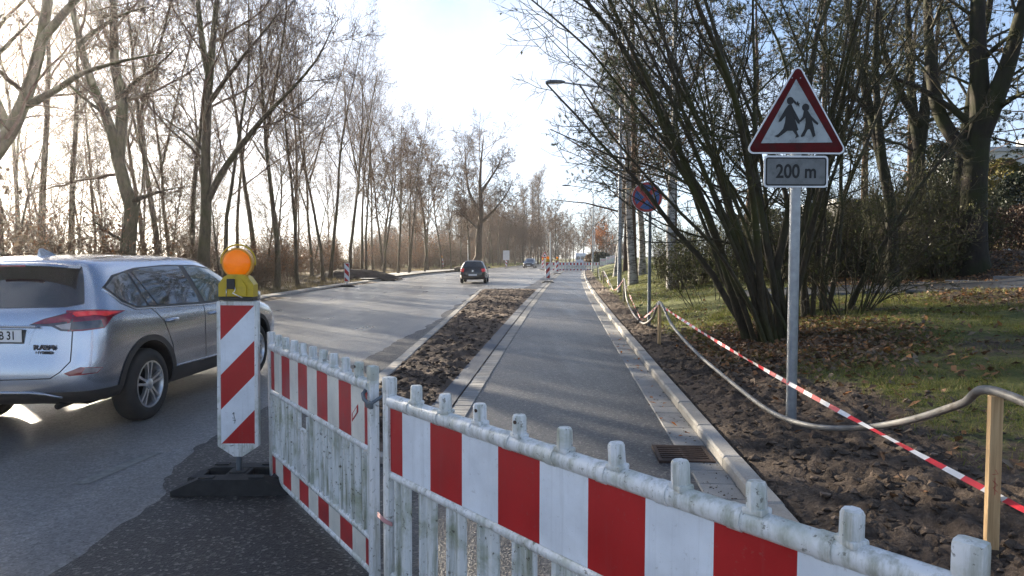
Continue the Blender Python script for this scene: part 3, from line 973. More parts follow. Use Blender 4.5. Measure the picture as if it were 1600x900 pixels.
def blades(P, h, wd, rng, lean=0.35):
    n = len(P)
    a = rng.uniform(0, 2 * np.pi, n)
    side = np.stack([np.cos(a), np.sin(a), np.zeros(n)], -1) * wd[:, None]
    le = rng.normal(0, lean, (n, 2))
    tip = P + np.stack([le[:, 0] * h, le[:, 1] * h, h], -1)
    V = np.stack([P - side, P + side, tip], 1)
    return V, np.arange(n * 3).reshape(n, 3)
def grass_keep(x, d, s):
    so, la, li = zone_of(s, XL(d) - x, d, x)
    n1 = fbm(x * 3.1, d * 3.1, 3)
    g = la * np.clip((n1 - 0.36) * 3.6, 0.03, 1) * (1 - np.clip(li, 0, 1) * 0.85)
    on_path = (d > np.interp(x, px_, py_ - 1.3)) & (d < np.interp(x, px_, py_ + 1.3))
    return (rngs.random(len(s)) < g) & ~on_path
P, _ = bank_points(190000, 0.75, 7.5, 3.0, 15, 1.05, keep=grass_keep)
n = len(P)
V1, F1 = blades(P, 0.03 + 0.06 * rngs.random(n) ** 1.5, 0.0022 + 0.0022 * rngs.random(n), rngs, 0.7)
P, _ = bank_points(150000, 0.55, 11, 13, 60, 1.5, keep=grass_keep)
n = len(P)
V2, F2 = blades(P, 0.04 + 0.06 * rngs.random(n), 0.004 + 0.004 * rngs.random(n), rngs, 0.5)
V = np.concatenate([V1.reshape(-1, 3), V2.reshape(-1, 3)]); F = np.concatenate([F1, F2 + len(V1) * 3])
tag(link('grass', mesh_arrays('grass', V, tris=F, smooth=False), None, [M_['grass']]), 'short patchy grass on the bank right of the kerb', 'grass', kind='stuff')
# left verge: dry grass and leaves
n = 26000
d = 14 + 110 * rngs.random(n) ** 1.5
x = XL(d) - 0.6 - 10 * rngs.random(n) ** 1.6
x = np.where((d > 46) & (d < 95), x - 2.2, x)
z = np.array([gz(a, b) for a, b in zip(x, d)])
P = np.stack([x, d, z], -1)
V1, F1 = blades(P, 0.06 + 0.22 * rngs.random(n) ** 1.5, 0.008 + 0.010 * rngs.random(n), rngs, 0.5)
tag(link('grass', mesh_arrays('grass', V1, tris=F1, smooth=False), None, [M_['dry_grass']]), 'dry tufty grass along the left verge', 'grass', kind='stuff')
n = 5000
d = 95 + 60 * rngs.random(n)
x = XL(d) - 0.3 - 8 * rngs.random(n)
P = np.stack([x, d, np.array([gz(a, b) for a, b in zip(x, d)])], -1)
V1, F1 = blades(P, 0.1 + 0.1 * rngs.random(n), 0.03 + 0.02 * rngs.random(n), rngs, 0.5)
tag(link('grass', mesh_arrays('grass', V1, tris=F1, smooth=False), None, [M_['grass']]), 'strip of green grass beyond the oncoming car', 'grass', kind='stuff')
# soil heap on the left verge
hx = np.linspace(-1, 1, 60); hy = np.linspace(-1, 1, 40)
HX, HY = np.meshgrid(hx, hy)
hh = np.clip(1 - (HX ** 2 + HY ** 2), 0, 1) ** 0.8 * (0.55 + 0.45 * fbm(HX * 3 + 2, HY * 3, 3)) * 0.9
hp = at(592, 436)
heap = link('soil_heap', grid_mesh('soil_heap', HX * 3.4, HY * 2.0, hh + (fbm(HX * 12, HY * 12, 3) - 0.5) * 0.16 - 0.1), None, [M_['bedsoil']])
heap.location = (XL(49) - 2.4, 49.5, 0.18)
tag(heap, 'low heap of dark soil behind the left road edge', 'soil heap')
# ------------------------------------------------------------------ barriers
def barrier_parts(root, Lb, full=True, old=False, plate=False):
    W, SL = M_['bar_white'], M_['bar_slat']
    red = M_['foil_oldred'] if old else M_['foil_red']
    wht = M_['foil_old'] if old else M_['foil_white']
    seg = 12 if full else 6
    x0, x1 = 0.028, Lb - 0.028
    for x in (x0, x1):
        p = MB()
        p.box((x, 0, 0.53), (0.052, 0.046, 1.06), bev=0.008 if full else 0)
        if full:
            p.box((x, 0, 1.068), (0.058, 0.050, 0.075), bev=0.012)
        p.build('post', W, root, smooth=full, angle=40)
    xs = [x0 + (x1 - x0) * (k + 1) / 10.0 for k in range(9)]
    pts = [(x0 + 0.02, 0, 1.0)]
    tr = MB().tube([(x0 + 0.02, 0, 1.0), (x1 - 0.02, 0, 1.0)], 0.031, seg)
    if full:
        for k, x in enumerate(xs):
            tr.tube([(x - 0.10 + 0.03, 0, 1.0), (x - 0.10 + 0.07, 0, 1.0)], 0.0335, seg)
    tr.build('top_rail', W, root, smooth=full, angle=50)
    if full:
        for x in xs:
            kn = MB()
            kn.box((x, 0, 1.031), (0.056, 0.048, 0.018), bev=0.007)
            kn.tube([(x, 0, 1.03), (x, 0, 1.092), (x, 0, 1.10)], [0.0255, 0.0248, 0.021], 8)
            Mr = Matrix.Translation((x, 0, 1.02)) @ Matrix.Rotation(rg.gauss(0, 0.035), 4, 'Y') @ Matrix.Rotation(rg.gauss(0, 0.03), 4, 'X') @ Matrix.Rotation(rg.uniform(-0.4, 0.4), 4, 'Z') @ Matrix.Translation((-x, 0, -1.02))
            kn.v = [Mr @ q for q in kn.v]
            b = kn.build('peg', W, root, smooth=True, angle=35)
            if rg.random() < 0.45:
                h = MB().tube([(x + 0.004, -0.021, 1.078), (x + 0.004, -0.0255, 1.078)], 0.0065, 10)
                h.build('rust_spot', M_['rust'], b)
    MB().tube([(x0 + 0.02, 0, 0.675), (x1 - 0.02, 0, 0.675)], 0.021, seg).build('middle_rail', W, root, smooth=full, angle=50)
    MB().tube([(x0 + 0.02, 0, 0.225), (x1 - 0.02, 0, 0.225)], 0.018, seg).build('lower_rail', W, root, smooth=full, angle=50)
    MB().tube([(x0 + 0.02, 0, 0.055), (x1 - 0.02, 0, 0.055)], 0.021, seg).build('bottom_rail', W, root, smooth=full, angle=50)
    # printed sheets, red and white blocks
    def sheet(nm, z0, z1):
        sb = MB()
        a, b = x0 + 0.027, x1 - 0.027
        w = Lb * 0.0965
        edges = [a]
        e = a + w * 0.46
        while e < b - 0.03:
            edges.append(e); e += w
        edges.append(b)
        for i in range(len(edges) - 1):
            u, v = edges[i], edges[i + 1]
            sb.add([(u, -0.012, z0), (v, -0.012, z0), (v, -0.012, z1), (u, -0.012, z1)], [(0, 1, 2, 3)], 1 if i % 2 == 0 else 2)
            sb.add([(u, 0.012, z0), (v, 0.012, z0), (v, 0.012, z1), (u, 0.012, z1)], [(3, 2, 1, 0)], 1 if i % 2 == 0 else 2)
        sb.box(((a + b) / 2, 0, (z0 + z1) / 2), (b - a - 0.002, 0.022, z1 - z0 - 0.002), 0)
        return sb.build(nm, [W, red, wht], root)
    up = sheet('striped_sheet', 0.694, 0.972)
    sheet('lower_striped_sheet', 0.074, 0.209)
    # slats
    ns = 11
    for k in range(ns):
        x = x0 + (x1 - x0) * (k + 0.5) / ns
        if plate and k == 4: continue
        wv = 0.125
        prof = [(-0.5, 0.004), (-0.36, -0.012), (-0.2, -0.012), (-0.14, 0.002), (0.14, 0.002), (0.2, -0.012), (0.36, -0.012), (0.5, 0.004), (0.5, 0.012), (-0.5, 0.012)] if full else [(-0.5, -0.01), (0.5, -0.01), (0.5, 0.01), (-0.5, 0.01)]
        sl = MB().prism([(x + q * wv, r) for q, r in prof], 0.238, 0.662)
        sl.build('slat', SL, root)
    if plate:
        x = x0 + (x1 - x0) * 4.5 / ns
        pl = MB()
        pl.box((x, -0.003, 0.40), (0.16, 0.02, 0.30), bev=0.004)
        for z in (0.545, 0.245): pl.box((x, -0.008, z), (0.19, 0.026, 0.014), bev=0.003)
        for sx in (-1, 1): pl.box((x + sx * 0.088, -0.008, 0.45), (0.014, 0.024, 0.40), bev=0.003)
        pl.build('number_plate_holder', W, root, smooth=True, angle=30)
        st = MB().add([(0.0, 0, 0.06), (0.05, 0, 0.0), (0.0, 0, -0.06), (-0.05, 0, 0.0)], [(0, 1, 2, 3)])
        s2 = MB()
        xx = Lb - 0.24
        for a, bq, mi in ((1.0, -0.0135, 1), (0.62, -0.0150, 0)):
            s2.add([(xx + p * a, bq, 0.83 + q * a) for p, q in ((-0.045, -0.015), (0.045, 0.055), (0.045, 0.012), (-0.045, -0.058))], [(0, 3, 2, 1)], mi)
        s2.build('sticker', [M_['foil_old'], M_['foil_oldred']], root)
    return up

# the joint post of the two panels; the left one runs away from the viewer
def foot_pt(px, py, top, z):
    p = at(px, py, top)
    return Vector((p.x, p.y, z))
J = foot_pt(586, 574, 1.106, 0.006)
EL = foot_pt(422, 519, 1.106, 0.006)
J2 = foot_pt(603, 589, 1.12, 0.02)
ER = foot_pt(1541, 838, 1.13, 0.03)
def lay_barrier(a, b, **kw):
    v = b - a
    root = empty('barrier', a, math.atan2(v.y, v.x))
    barrier_parts(root, math.hypot(v.x, v.y), **kw)
    return root
bl = lay_barrier(EL, J, full=True, old=True, plate=True)
tag(bl, 'weathered white barrier with faded red stripes, running from the beacon to the joint', 'barrier', 'plastic barriers across the path')
br = lay_barrier(J2, ER, full=True)
tag(br, 'large white barrier with deep red blocks in the foreground across the footpath', 'barrier', 'plastic barriers across the path')
br.rotation_euler.y = 0.004
# locking hook between the posts, belongs to the left panel
ang = bl.rotation_euler.z
Lb = (J - EL).length
hk = MB()
hk.tube([(Lb - 0.075, -0.012, 0.985), (Lb - 0.05, -0.045, 0.965), (Lb - 0.01, -0.055, 0.945), (Lb + 0.045, -0.045, 0.925)], 0.010, 8)
hk.box((Lb + 0.03, -0.045, 0.925), (0.07, 0.020, 0.036), bev=0.008)
hk.tube([(Lb + 0.045, -0.035, 0.935), (Lb + 0.04, 0.03, 0.965), (Lb - 0.02, 0.045, 0.98)], 0.009, 8)
hk.build('locking_hook', M_['galv_dark'], bl, smooth=True, angle=40)
tie = MB()
for k in range(3):
    tie.tube([(-0.035, -0.028, 0.47 + k * 0.008), (0.0, -0.032, 0.468 + k * 0.007), (0.03, -0.03, 0.462 + k * 0.006), (0.075, -0.018, 0.458 + k * 0.005)], 0.004, 6)
tie.build('tape_tie', plain('faded_tape', (0.5, 0.25, 0.25), 0.5), br, smooth=True)

# ------------------------------------------------------------------ beacons
def rounded_poly(cx, cy, w, h, r, n=4):
    out = []
    for (sx, sy, a0) in ((1, 1, 0), (-1, 1, 90), (-1, -1, 180), (1, -1, 270)):
        for k in range(n + 1):
            a = R(a0 + 90 * k / n)
            out.append((cx + sx * (w / 2 - r) + r * math.cos(a), cy + sy * (h / 2 - r) + r * math.sin(a)))
    return out
# local x right, y towards the back, z up; board in the xz plane
XZ = Matrix(((1, 0, 0, 0), (0, 0, -1, 0), (0, 1, 0, 0), (0, 0, 0, 1)))    # (x, z, h) -> (x, -h, z)
def make_beacon(lamp=True, full=True, mirror=False):
    root = empty('beacon')
    W = M_['bar_white']
    z0, z1, hw = 0.30, 1.335, 0.142
    bd = MB()
    poly = [(-hw + 0.012, z1), (-hw, z1 - 0.012), (-hw, z0), (-0.03, z0 - 0.075), (0.03, z0 - 0.075), (hw, z0), (hw, z1 - 0.012), (hw - 0.012, z1)]
    bd.prism(poly[::-1], -0.022, 0.022, M=XZ)
    if full:
        for sx in (-1, 1): bd.box((sx * (hw - 0.012), 0, (z0 + z1) / 2), (0.028, 0.054, z1 - z0 - 0.006), bev=0.007)
        bd.box((0, 0, z1 - 0.013), (2 * hw - 0.056, 0.053, 0.020), bev=0.006)
        bd.box((0, 0, z0 + 0.012), (2 * hw - 0.056, 0.053, 0.018), bev=0.006)
    bd.build('board', W, root, smooth=full, angle=35)
    t, w = 1.305, 0.118
    sgn = -1 if mirror else 1
    bands = [(0, None, 1), (1, 0, 2), (2, 1, 1), (3, 2, 2), (None, 3, 1)]
    def YL(k): return t - 0.2475 * (k + 1)
    def YR(k): return t - 0.2475 * k
    sh = MB()
    for side in (-1, 1):
        y = side * 0.0245
        L0, R0 = (-w, w) if (side * sgn) < 0 else (w, -w)
        polys = [([(L0, t), (L0, YL(0)), (R0, t)], 1),
                 ([(L0, YL(0)), (L0, YL(1)), (R0, YR(1)), (R0, YR(0))], 2),
                 ([(L0, YL(1)), (L0, YL(2)), (R0, YR(2)), (R0, YR(1))], 1),
                 ([(L0, YL(2)), (L0, YL(3)), (R0, YR(3)), (R0, YR(2))], 2),
                 ([(L0, YL(3)), (R0, YL(3)), (R0, YR(3))], 1)]
        for pl, mi in polys:
            sh.add([(px, y, pz) for px, pz in pl], [tuple(range(len(pl)))], mi - 1)
    sh.build('striped_sheet', [M_['foil_red'], M_['foil_white']], root)
    MB().tube([(0, 0, 0.06), (0, 0, 0.24)], 0.021, 10).build('stem', M_['galv_dark'], root, smooth=True, angle=40)
    # rubber foot
    f = MB()
    if full:
        hw_, hl = 0.20, 0.40
        prof = [(-hl, 0.0), (-hl, 0.035), (-0.22, 0.115), (0.22, 0.115), (hl, 0.035), (hl, 0.0)]
        # two cheeks, a middle and a sunken well each side
        MX = Matrix(((1, 0, 0, 0), (0, 0, 1, 0), (0, 1, 0, 0), (0, 0, 0, 1)))
        f.prism(prof, -hw_, -0.085, M=MX)
        f.prism(prof, 0.085, hw_, M=MX)
        f.box((0, 0, 0.03), (0.68, 0.169, 0.056))
        f.box((0, 0, 0.085), (0.15, 0.169, 0.054), bev=0.008)
        for sx in (-1, 1):
            f.box((sx * 0.275, 0, 0.078), (0.07, 0.169, 0.036), bev=0.006)
            f.box((sx * 0.17, -0.155, 0.1205), (0.10, 0.05, 0.010), bev=0.003)
            f.box((sx * 0.17, 0.155, 0.1205), (0.10, 0.05, 0.010), bev=0.003)
        f.box((0, 0, 0.114), (0.11, 0.11, 0.018), bev=0.005)
    else:
        f.prism([(-0.4, 0), (-0.4, 0.04), (-0.25, 0.11), (0.25, 0.11), (0.4, 0.04), (0.4, 0)], -0.2, 0.2, M=Matrix(((1, 0, 0, 0), (0, 0, 1, 0), (0, 1, 0, 0), (0, 0, 0, 1))))
    f.build('rubber_foot', M_['rubber'], root)
    if lamp:
        zb = 1.34
        hs = MB()
        prof = [(-0.120, 0.028), (0.120, 0.028), (0.120, 0.115), (0.085, 0.165), (0.05, 0.185), (-0.05, 0.185), (-0.085, 0.165), (-0.120, 0.115)]
        hs.prism([(x, z + zb) for x, z in prof], -0.050, 0.050, M=XZ)
        if full:
            hs.prism([(x * 0.62, 0.05 + (z - 0.05) * 0.75 + zb) for x, z in prof], 0.050, 0.062, M=XZ)
            hs.prism([(x * 0.62, 0.05 + (z - 0.05) * 0.75 + zb) for x, z in prof], -0.062, -0.050, M=XZ)
        la = hs.build('warning_lamp', M_['lamp_yellow'], root)
        tag(la, 'yellow warning lamp with round amber lens')
        MB().box((0, 0, zb + 0.013), (0.235, 0.104, 0.026), bev=0.004).build('lamp_base', M_['black'], la)
        cz = zb + 0.262
        rr = 0.097
        ln = MB()
        def dome(q): return 0.020 + 0.042 * math.sqrt(max(0.0, 1 - (q / rr) ** 2))
        ribs = [(0.0001 + (rr - 0.0031) * i / 22.0) for i in range(23)] if full else [0.0001, 0.03, 0.06, 0.082, rr - 0.003]
        front = [(q, dome(q) + (0.0022 if (full and i % 2) else 0.0)) for i, q in enumerate(ribs)]
        prof2 = front + [(q, -h) for q, h in reversed(front)]
        ln.lathe(prof2, 32 if full else 12, M=Matrix.Translation((0, 0, cz)) @ Matrix.Rotation(R(90), 4, 'X'))
        ln.build('lens', M_['amber'], la, smooth=True)
        rm = MB()
        k = 40 if full else 12
        ring = [(rr * math.cos(2 * math.pi * i / k), 0, cz + rr * math.sin(2 * math.pi * i / k)) for i in range(k + 1)]
        prof3 = [(rr - 0.004, -0.024), (rr + 0.010, -0.024), (rr + 0.010, 0.024), (rr - 0.004, 0.024)]
        rm.lathe(prof3, k, M=Matrix.Translation((0, 0, cz)) @ Matrix.Rotation(R(90), 4, 'X'), closed=True)
        rm.build('lens_ring', plain('amber_ring', (0.62, 0.30, 0.01), 0.35) if 'ring' not in M_ else M_['ring'], la, smooth=True, angle=30)
        if full:
            g = MB()
            arc = [((rr + 0.022) * math.cos(R(a)), 0, cz + 0.012 + (rr + 0.022) * math.sin(R(a))) for a in range(-12, 193, 8)]
            g.tube(arc, 0.006, 8)
            g.build('carrying_bow', M_['lamp_yellow'], la, smooth=True)
            MB().box((-0.028, -0.069, zb + 0.118), (0.056, 0.016, 0.072), bev=0.006).build('latch', M_['black'], la)
            wr = MB()
            wr.tube([(-0.06, -0.066, zb + 0.085), (-0.058, -0.072, zb + 0.03)], 0.003, 6)
            wr.tube([(0.002, -0.072, zb + 0.10), (0.004, -0.080, zb + 0.07), (-0.012, -0.082, zb + 0.055), (0.02, -0.080, zb + 0.038), (0.055, -0.076, zb + 0.022)], 0.003, 6)
            wr.build('wire_clip', M_['chrome'], la, smooth=True)
    return root
M_['ring'] = plain('amber_ring', (0.62, 0.30, 0.01), 0.35)
b0 = make_beacon(True, True)
p0 = at(374, 760)
b0.location = (-1.955, 4.83, 0.006)
b0.rotation_euler = (0.0, 0.012, R(3))
tag(b0, 'large red and white striped beacon with amber lamp on a black rubber foot', 'beacon')
sc_ = MB()      # felt-pen scrawl on the white band
for pts in ([(0, 0.04), (0.006, 0.005)], [(-0.008, 0.03), (0.0, 0.042), (0.008, 0.038)], [(-0.004, -0.012), (0.016, -0.014)], [(0.010, 0.0), (0.008, -0.035)], [(-0.008, 0.004), (0.008, 0.002)]):
    sc_.tube([(-0.03 + x, -0.0262, 0.50 + z) for x, z in pts], 0.0016, 4)
sc_.build('pen_scrawl', M_['sign_black'], b0)

far_lamp = make_beacon(True, False)
far_plain = make_beacon(False, False, mirror=True)
far = [(far_lamp, 856, 44.0, 'beacon with amber lamp at the road edge, nearest of the far ones', 0),
       (far_lamp, 870.5, 66.0, 'beacon with amber lamp just left of the far white barrier row', 0),
       (far_lamp, 848.0, 88.0, 'far beacon with amber lamp under the small triangular sign', 0),
       (far_lamp, 692.0, 86.0, 'tilted beacon with lamp on the left verge behind the black car', 1)]
for i, (src, px, d, lab, tl) in enumerate(far):
    o = src if i == 0 else copy_tree(src)
    x = (px - 800) / FPX * d
    o.location = (x, d, 0.0 if not tl else gz(x, d))
    o.rotation_euler = (0, -0.10 if tl else 0, R(4) + math.atan2(-x, d) * 0)
    tag(o, 'striped ' + lab, 'beacon', 'striped beacons along the road')
for i, (px, d, lab) in enumerate([(542, 38.0, 'without lamp on the left road edge'), (791, 104.0, 'far away below a white board on the left verge')]):
    o = far_plain if i == 0 else copy_tree(far_plain)
    x = (px - 800) / FPX * d
    o.location = (x, d, 0.0 if i == 0 else gz(x, d))
    tag(o, 'red and white striped beacon ' + lab, 'beacon', 'striped beacons along the road')

# far row of white barriers closing the path, then receding along it
proto_b = None
def far_barrier(a, b, i):
    global proto_b
    v = Vector(b) - Vector(a)
    if proto_b is None:
        proto_b = empty('barrier')
        barrier_parts(proto_b, 2.1, full=False)
        o = proto_b
    else:
        o = copy_tree(proto_b)
    o.location = a
    o.rotation_euler = (0, 0, math.atan2(v.y, v.x))
    return o
chain = [(4.55, 82.0), (6.55, 81.4), (8.6, 81.2), (10.6, 82.2), (11.6, 84.3), (12.4, 86.4), (13.1, 88.6), (13.8, 90.8), (14.5, 93.0)]
ords = ['leftmost', 'second', 'third', 'fourth', 'fifth', 'sixth', 'seventh', 'farthest']
for i in range(len(chain) - 1):
    a = (*chain[i], 0.03 if i < 3 else gz(*chain[i])); b = (*chain[i + 1], 0)
    o = far_barrier(a, b, i)
    lab = 'white barrier with red blocks closing the far end of the path, ' + ords[i] + (' from the left' if 0 < i < 7 else ' of the row')
    tag(o, lab, 'barrier', 'far white barriers')
# ------------------------------------------------------------------ signs
def rounded_tri(side, r, n=6):
    """equilateral triangle, base on y=0, corners rounded by r"""
    h = side * math.sqrt(3) / 2
    C = [(-side / 2 + r * math.sqrt(3), r), (side / 2 - r * math.sqrt(3), r), (0, h - 2 * r)]
    out = []
    for (cx, cy), a0 in zip(C, (150, 270, 30)):
        for k in range(n + 1):
            a = R(a0 + 120 * k / n)
            out.append((cx + r * math.cos(a), cy + r * math.sin(a)))
    return out

SIGN_D = 6.0
def make_children_sign():
    x = (1243 - 800) / FPX * SIGN_D
    zb = gz(x, SIGN_D)
    root = empty('warning_sign', (x, SIGN_D, zb), R(2))
    k = SIGN_D / FPX                                    # metres per picture pixel there
    def Z(py): return EYE + (402 - py) * k - zb
    MB().tube([(0, 0.035, -0.12), (0, 0.035, Z(118))], 0.045, 18).build('post', M_['galv'], root, smooth=True, angle=40)
    zt = Z(242.5)
    ox = (1239.5 - 1243) * k
    T = Matrix.Translation((ox, -0.018, zt)) @ XZ
    side = 0.915
    bd = MB().prism(rounded_tri(side, 0.045), -0.006, 0.0, M=T)
    pb = bd.build('triangle_board', M_['sign_edge'], root)
    off = (side - 0.868) / 2 / math.sqrt(3)
    T2 = Matrix.Translation((ox, -0.0185, zt + (0.915 - 0.868) * 0.29)) @ XZ
    MB().prism(rounded_tri(0.868, 0.034), 0, 0.0022, M=T2).build('red_border', M_['tri_red'], pb)
    sc = 1 / 3.915 * k
    def L(cx, cy): return ((cx - 392 + 0) * sc, (628 - cy) * sc)
    T3 = Matrix.Translation((ox, -0.0225, zt)) @ XZ
    inner = [L(172, 565), L(610, 558), L(380, 182)]
    MB().prism(inner, 0, 0.0015, M=T3).build('white_field', M_['tri_white'], pb)
    T4 = Matrix.Translation((ox, -0.0260, zt)) @ XZ
    def shape(name, polys):
        m = MB()
        for i, p in enumerate(polys):
            pts = [L(*q) for q in p]
            a = sum(pts[j][0] * pts[(j + 1) % len(pts)][1] - pts[(j + 1) % len(pts)][0] * pts[j][1] for j in range(len(pts)))
            if a < 0: pts = pts[::-1]
            m.prism(pts, -0.0012 + i * 0.0003, 0.0006 + i * 0.0004, M=T4)
        o = m.build(name, M_['sign_black'], pb)
        bm = bmesh.new(); bm.from_mesh(o.data); bmesh.ops.triangulate(bm, faces=bm.faces[:]); bm.to_mesh(o.data); bm.free()
    def circ(cx, cy, r, n=20, ry=None): return [(cx + r * math.cos(2 * math.pi * i / n), cy + (ry or r) * math.sin(2 * math.pi * i / n)) for i in range(n)]
    girl = [(334, 336), (354, 333), (368, 362), (376, 420), (399, 484), (388, 492), (403, 524), (379, 536), (386, 518), (364, 489), (332, 490), (300, 514), (275, 531), (252, 522), (276, 511), (305, 478), (316, 440), (319, 402), (292, 434), (276, 439), (280, 424), (315, 362)]
    arm = [(360, 352), (374, 372), (408, 432), (404, 450), (394, 444), (360, 398)]
    tail = [(352, 300), (368, 305), (384, 322), (378, 332), (362, 318)]
    bow1 = [(382, 328), (392, 312), (396, 326), (406, 326), (400, 334), (402, 346), (392, 336), (384, 346), (386, 334), (376, 334)]
    shape('girl_symbol', [girl, circ(346, 311, 21, ry=23), arm, tail, bow1])
    boy = [(430, 372), (456, 370), (476, 402), (521, 444), (516, 455), (491, 438), (480, 424), (493, 470), (504, 518), (489, 529), (484, 514), (469, 480), (456, 481), (436, 521), (419, 528), (414, 520), (436, 480), (443, 440), (440, 412), (412, 438), (404, 430), (424, 404)]
    shape('boy_symbol', [boy, circ(441, 350, 22, ry=23)])
    for cx in (355, 406):
        p = L(cx, 175)
        MB().tube([(p[0] + ox, -0.020, p[1] + zt), (p[0] + ox, -0.026, p[1] + zt)], 0.005, 8).build('screw', M_['galv'], pb)
    # distance plate
    zc = (Z(245) + Z(294)) / 2
    w, h = 101 * k, 49 * k
    T5 = Matrix.Translation((ox - 0.0, -0.016, zc)) @ XZ
    pl = MB().prism(rounded_poly(0, 0, w, h, 0.032), -0.006, 0.0, M=T5).build('distance_plate', M_['sign_edge'], root)
    MB().prism(rounded_poly(0, 0, w - 0.030, h - 0.030, 0.022), 0.0005, 0.0015, M=T5).build('black_line', M_['sign_black'], pl)
    MB().prism(rounded_poly(0, 0, w - 0.056, h - 0.056, 0.014), 0.002, 0.0030, M=T5).build('plate_field', M_['plate_grey'], pl)
    text_mesh('lettering', '200 m', 0.165, M_['sign_black'], pl, T5 @ Matrix.Translation((0.0, -0.004, 0.0046)), 0.0008, bold=0.0035, sx=0.86)
    for z in (zt + 0.16, zt + 0.52, zc):
        MB().tube([(0, 0.035, z - 0.012), (0, 0.035, z + 0.012)], 0.050, 16).build('clamp', M_['galv'], root, smooth=True, angle=40)
    tag(root, 'triangular children warning sign with a 200 m plate on a grey post', 'road sign')
make_children_sign()

def make_no_stopping():
    d = 14.6
    x = (1014.5 - 800) / FPX * d
    zb = gz(x, d)
    k = d / FPX
    root = empty('no_stopping_sign', (x, d, zb), R(-18))
    def Z(py): return EYE + (402 - py) * k - zb
    MB().tube([(0, 0.03, -0.1), (0, 0.03, Z(286))], 0.036, 14).build('post', M_['galv_dark'], root, smooth=True, angle=40)
    rr = 0.325
    T = Matrix.Translation((-0.06, -0.012, Z(308.5))) @ XZ
    def circ(r, n=40): return [(r * math.cos(2 * math.pi * i / n), r * math.sin(2 * math.pi * i / n)) for i in range(n)]
    b = MB().prism(circ(rr), -0.006, 0, M=T).build('round_board', M_['sign_edge'], root)
    MB().prism(circ(rr - 0.012), 0.0005, 0.002, M=T).build('red_disc', M_['sign_red'], b)
    for q in range(4):                       # four blue fields leave the red ring and cross
        pts = []
        r2 = rr - 0.062
        for i in range(13):
            a = R(90 * q + 10.5 + (90 - 21) * i / 12 - 45)
            pts.append((r2 * math.cos(a), r2 * math.sin(a)))
        a = R(90 * q)
        pts.append((0.055 * math.cos(a), 0.055 * math.sin(a)))
        MB().prism(pts, 0.0025, 0.004, M=T).build('blue_field', M_['sign_blue'], b)
    tag(root, 'round blue no stopping sign with red cross on a thin dark post', 'road sign')
make_no_stopping()

def make_lamp_post(d, px, lab, grp='street lamps along the path', src=None, tip_px=850):
    x = (px - 800) / FPX * d
    z = gz(x, d)
    if src is None:
        root = empty('street_lamp')
        MB().tube([(0, 0, -0.1), (0, 0, 1.6), (0, 0, 7.6)], [0.095, 0.085, 0.055], 14).build('post', M_['galv'], root, smooth=True, angle=40)
        ar = MB().tube([(0, 0, 7.0), (0, 0, 7.75), (-0.25, 0, 8.1), (-0.9, 0, 8.35), (-2.3, 0, 8.55)], [0.05, 0.048, 0.042, 0.038, 0.034], 10)
        ar.build('arm', M_['galv'], root, smooth=True, angle=60)
        hd = MB()
        prof = [(-2.25, 0.05, 0.05), (-2.4, 0.11, 0.09), (-2.7, 0.15, 0.11), (-2.95, 0.13, 0.09), (-3.05, 0.06, 0.05)]
        vs, fs = [], []
        for (hx, w, h) in prof:
            for (a, b) in ((-1, 0), (-0.7, 0.8), (0.7, 0.8), (1, 0), (0.6, -0.5), (-0.6, -0.5)):
                vs.append((hx, a * w, 8.57 + b * h))
        for i in range(len(prof) - 1):
            for k in range(6): fs.append((i * 6 + k, i * 6 + (k + 1) % 6, (i + 1) * 6 + (k + 1) % 6, (i + 1) * 6 + k))
        fs.append(tuple(range(5, -1, -1))); fs.append(tuple(range(24, 30)))
        hd.add(vs, fs)
        lh = hd.build('lamp_head', M_['galv_dark'], root, smooth=True, angle=40)
        MB().box((-2.68, 0, 8.52), (0.42, 0.16, 0.03), bev=0.01).build('lamp_glass', M_['head_lamp'], lh)
        MB().box((0, -0.088, 1.0), (0.09, 0.03, 0.35), bev=0.006).build('access_door', M_['galv_dark'], root)
    else:
        root = copy_tree(src)
    root.location = (x, d, z)
    root.rotation_euler = (0, 0, -0.09)
    tag(root, lab, 'street lamp', grp)
    return root
lp = make_lamp_post(28.0, 968, 'tall grey street lamp, nearest of those along the path')
make_lamp_post(68.0, 926, 'second grey street lamp farther along the path', src=lp)
make_lamp_post(112.0, 929, 'farthest grey street lamp beyond the barrier row', src=lp)

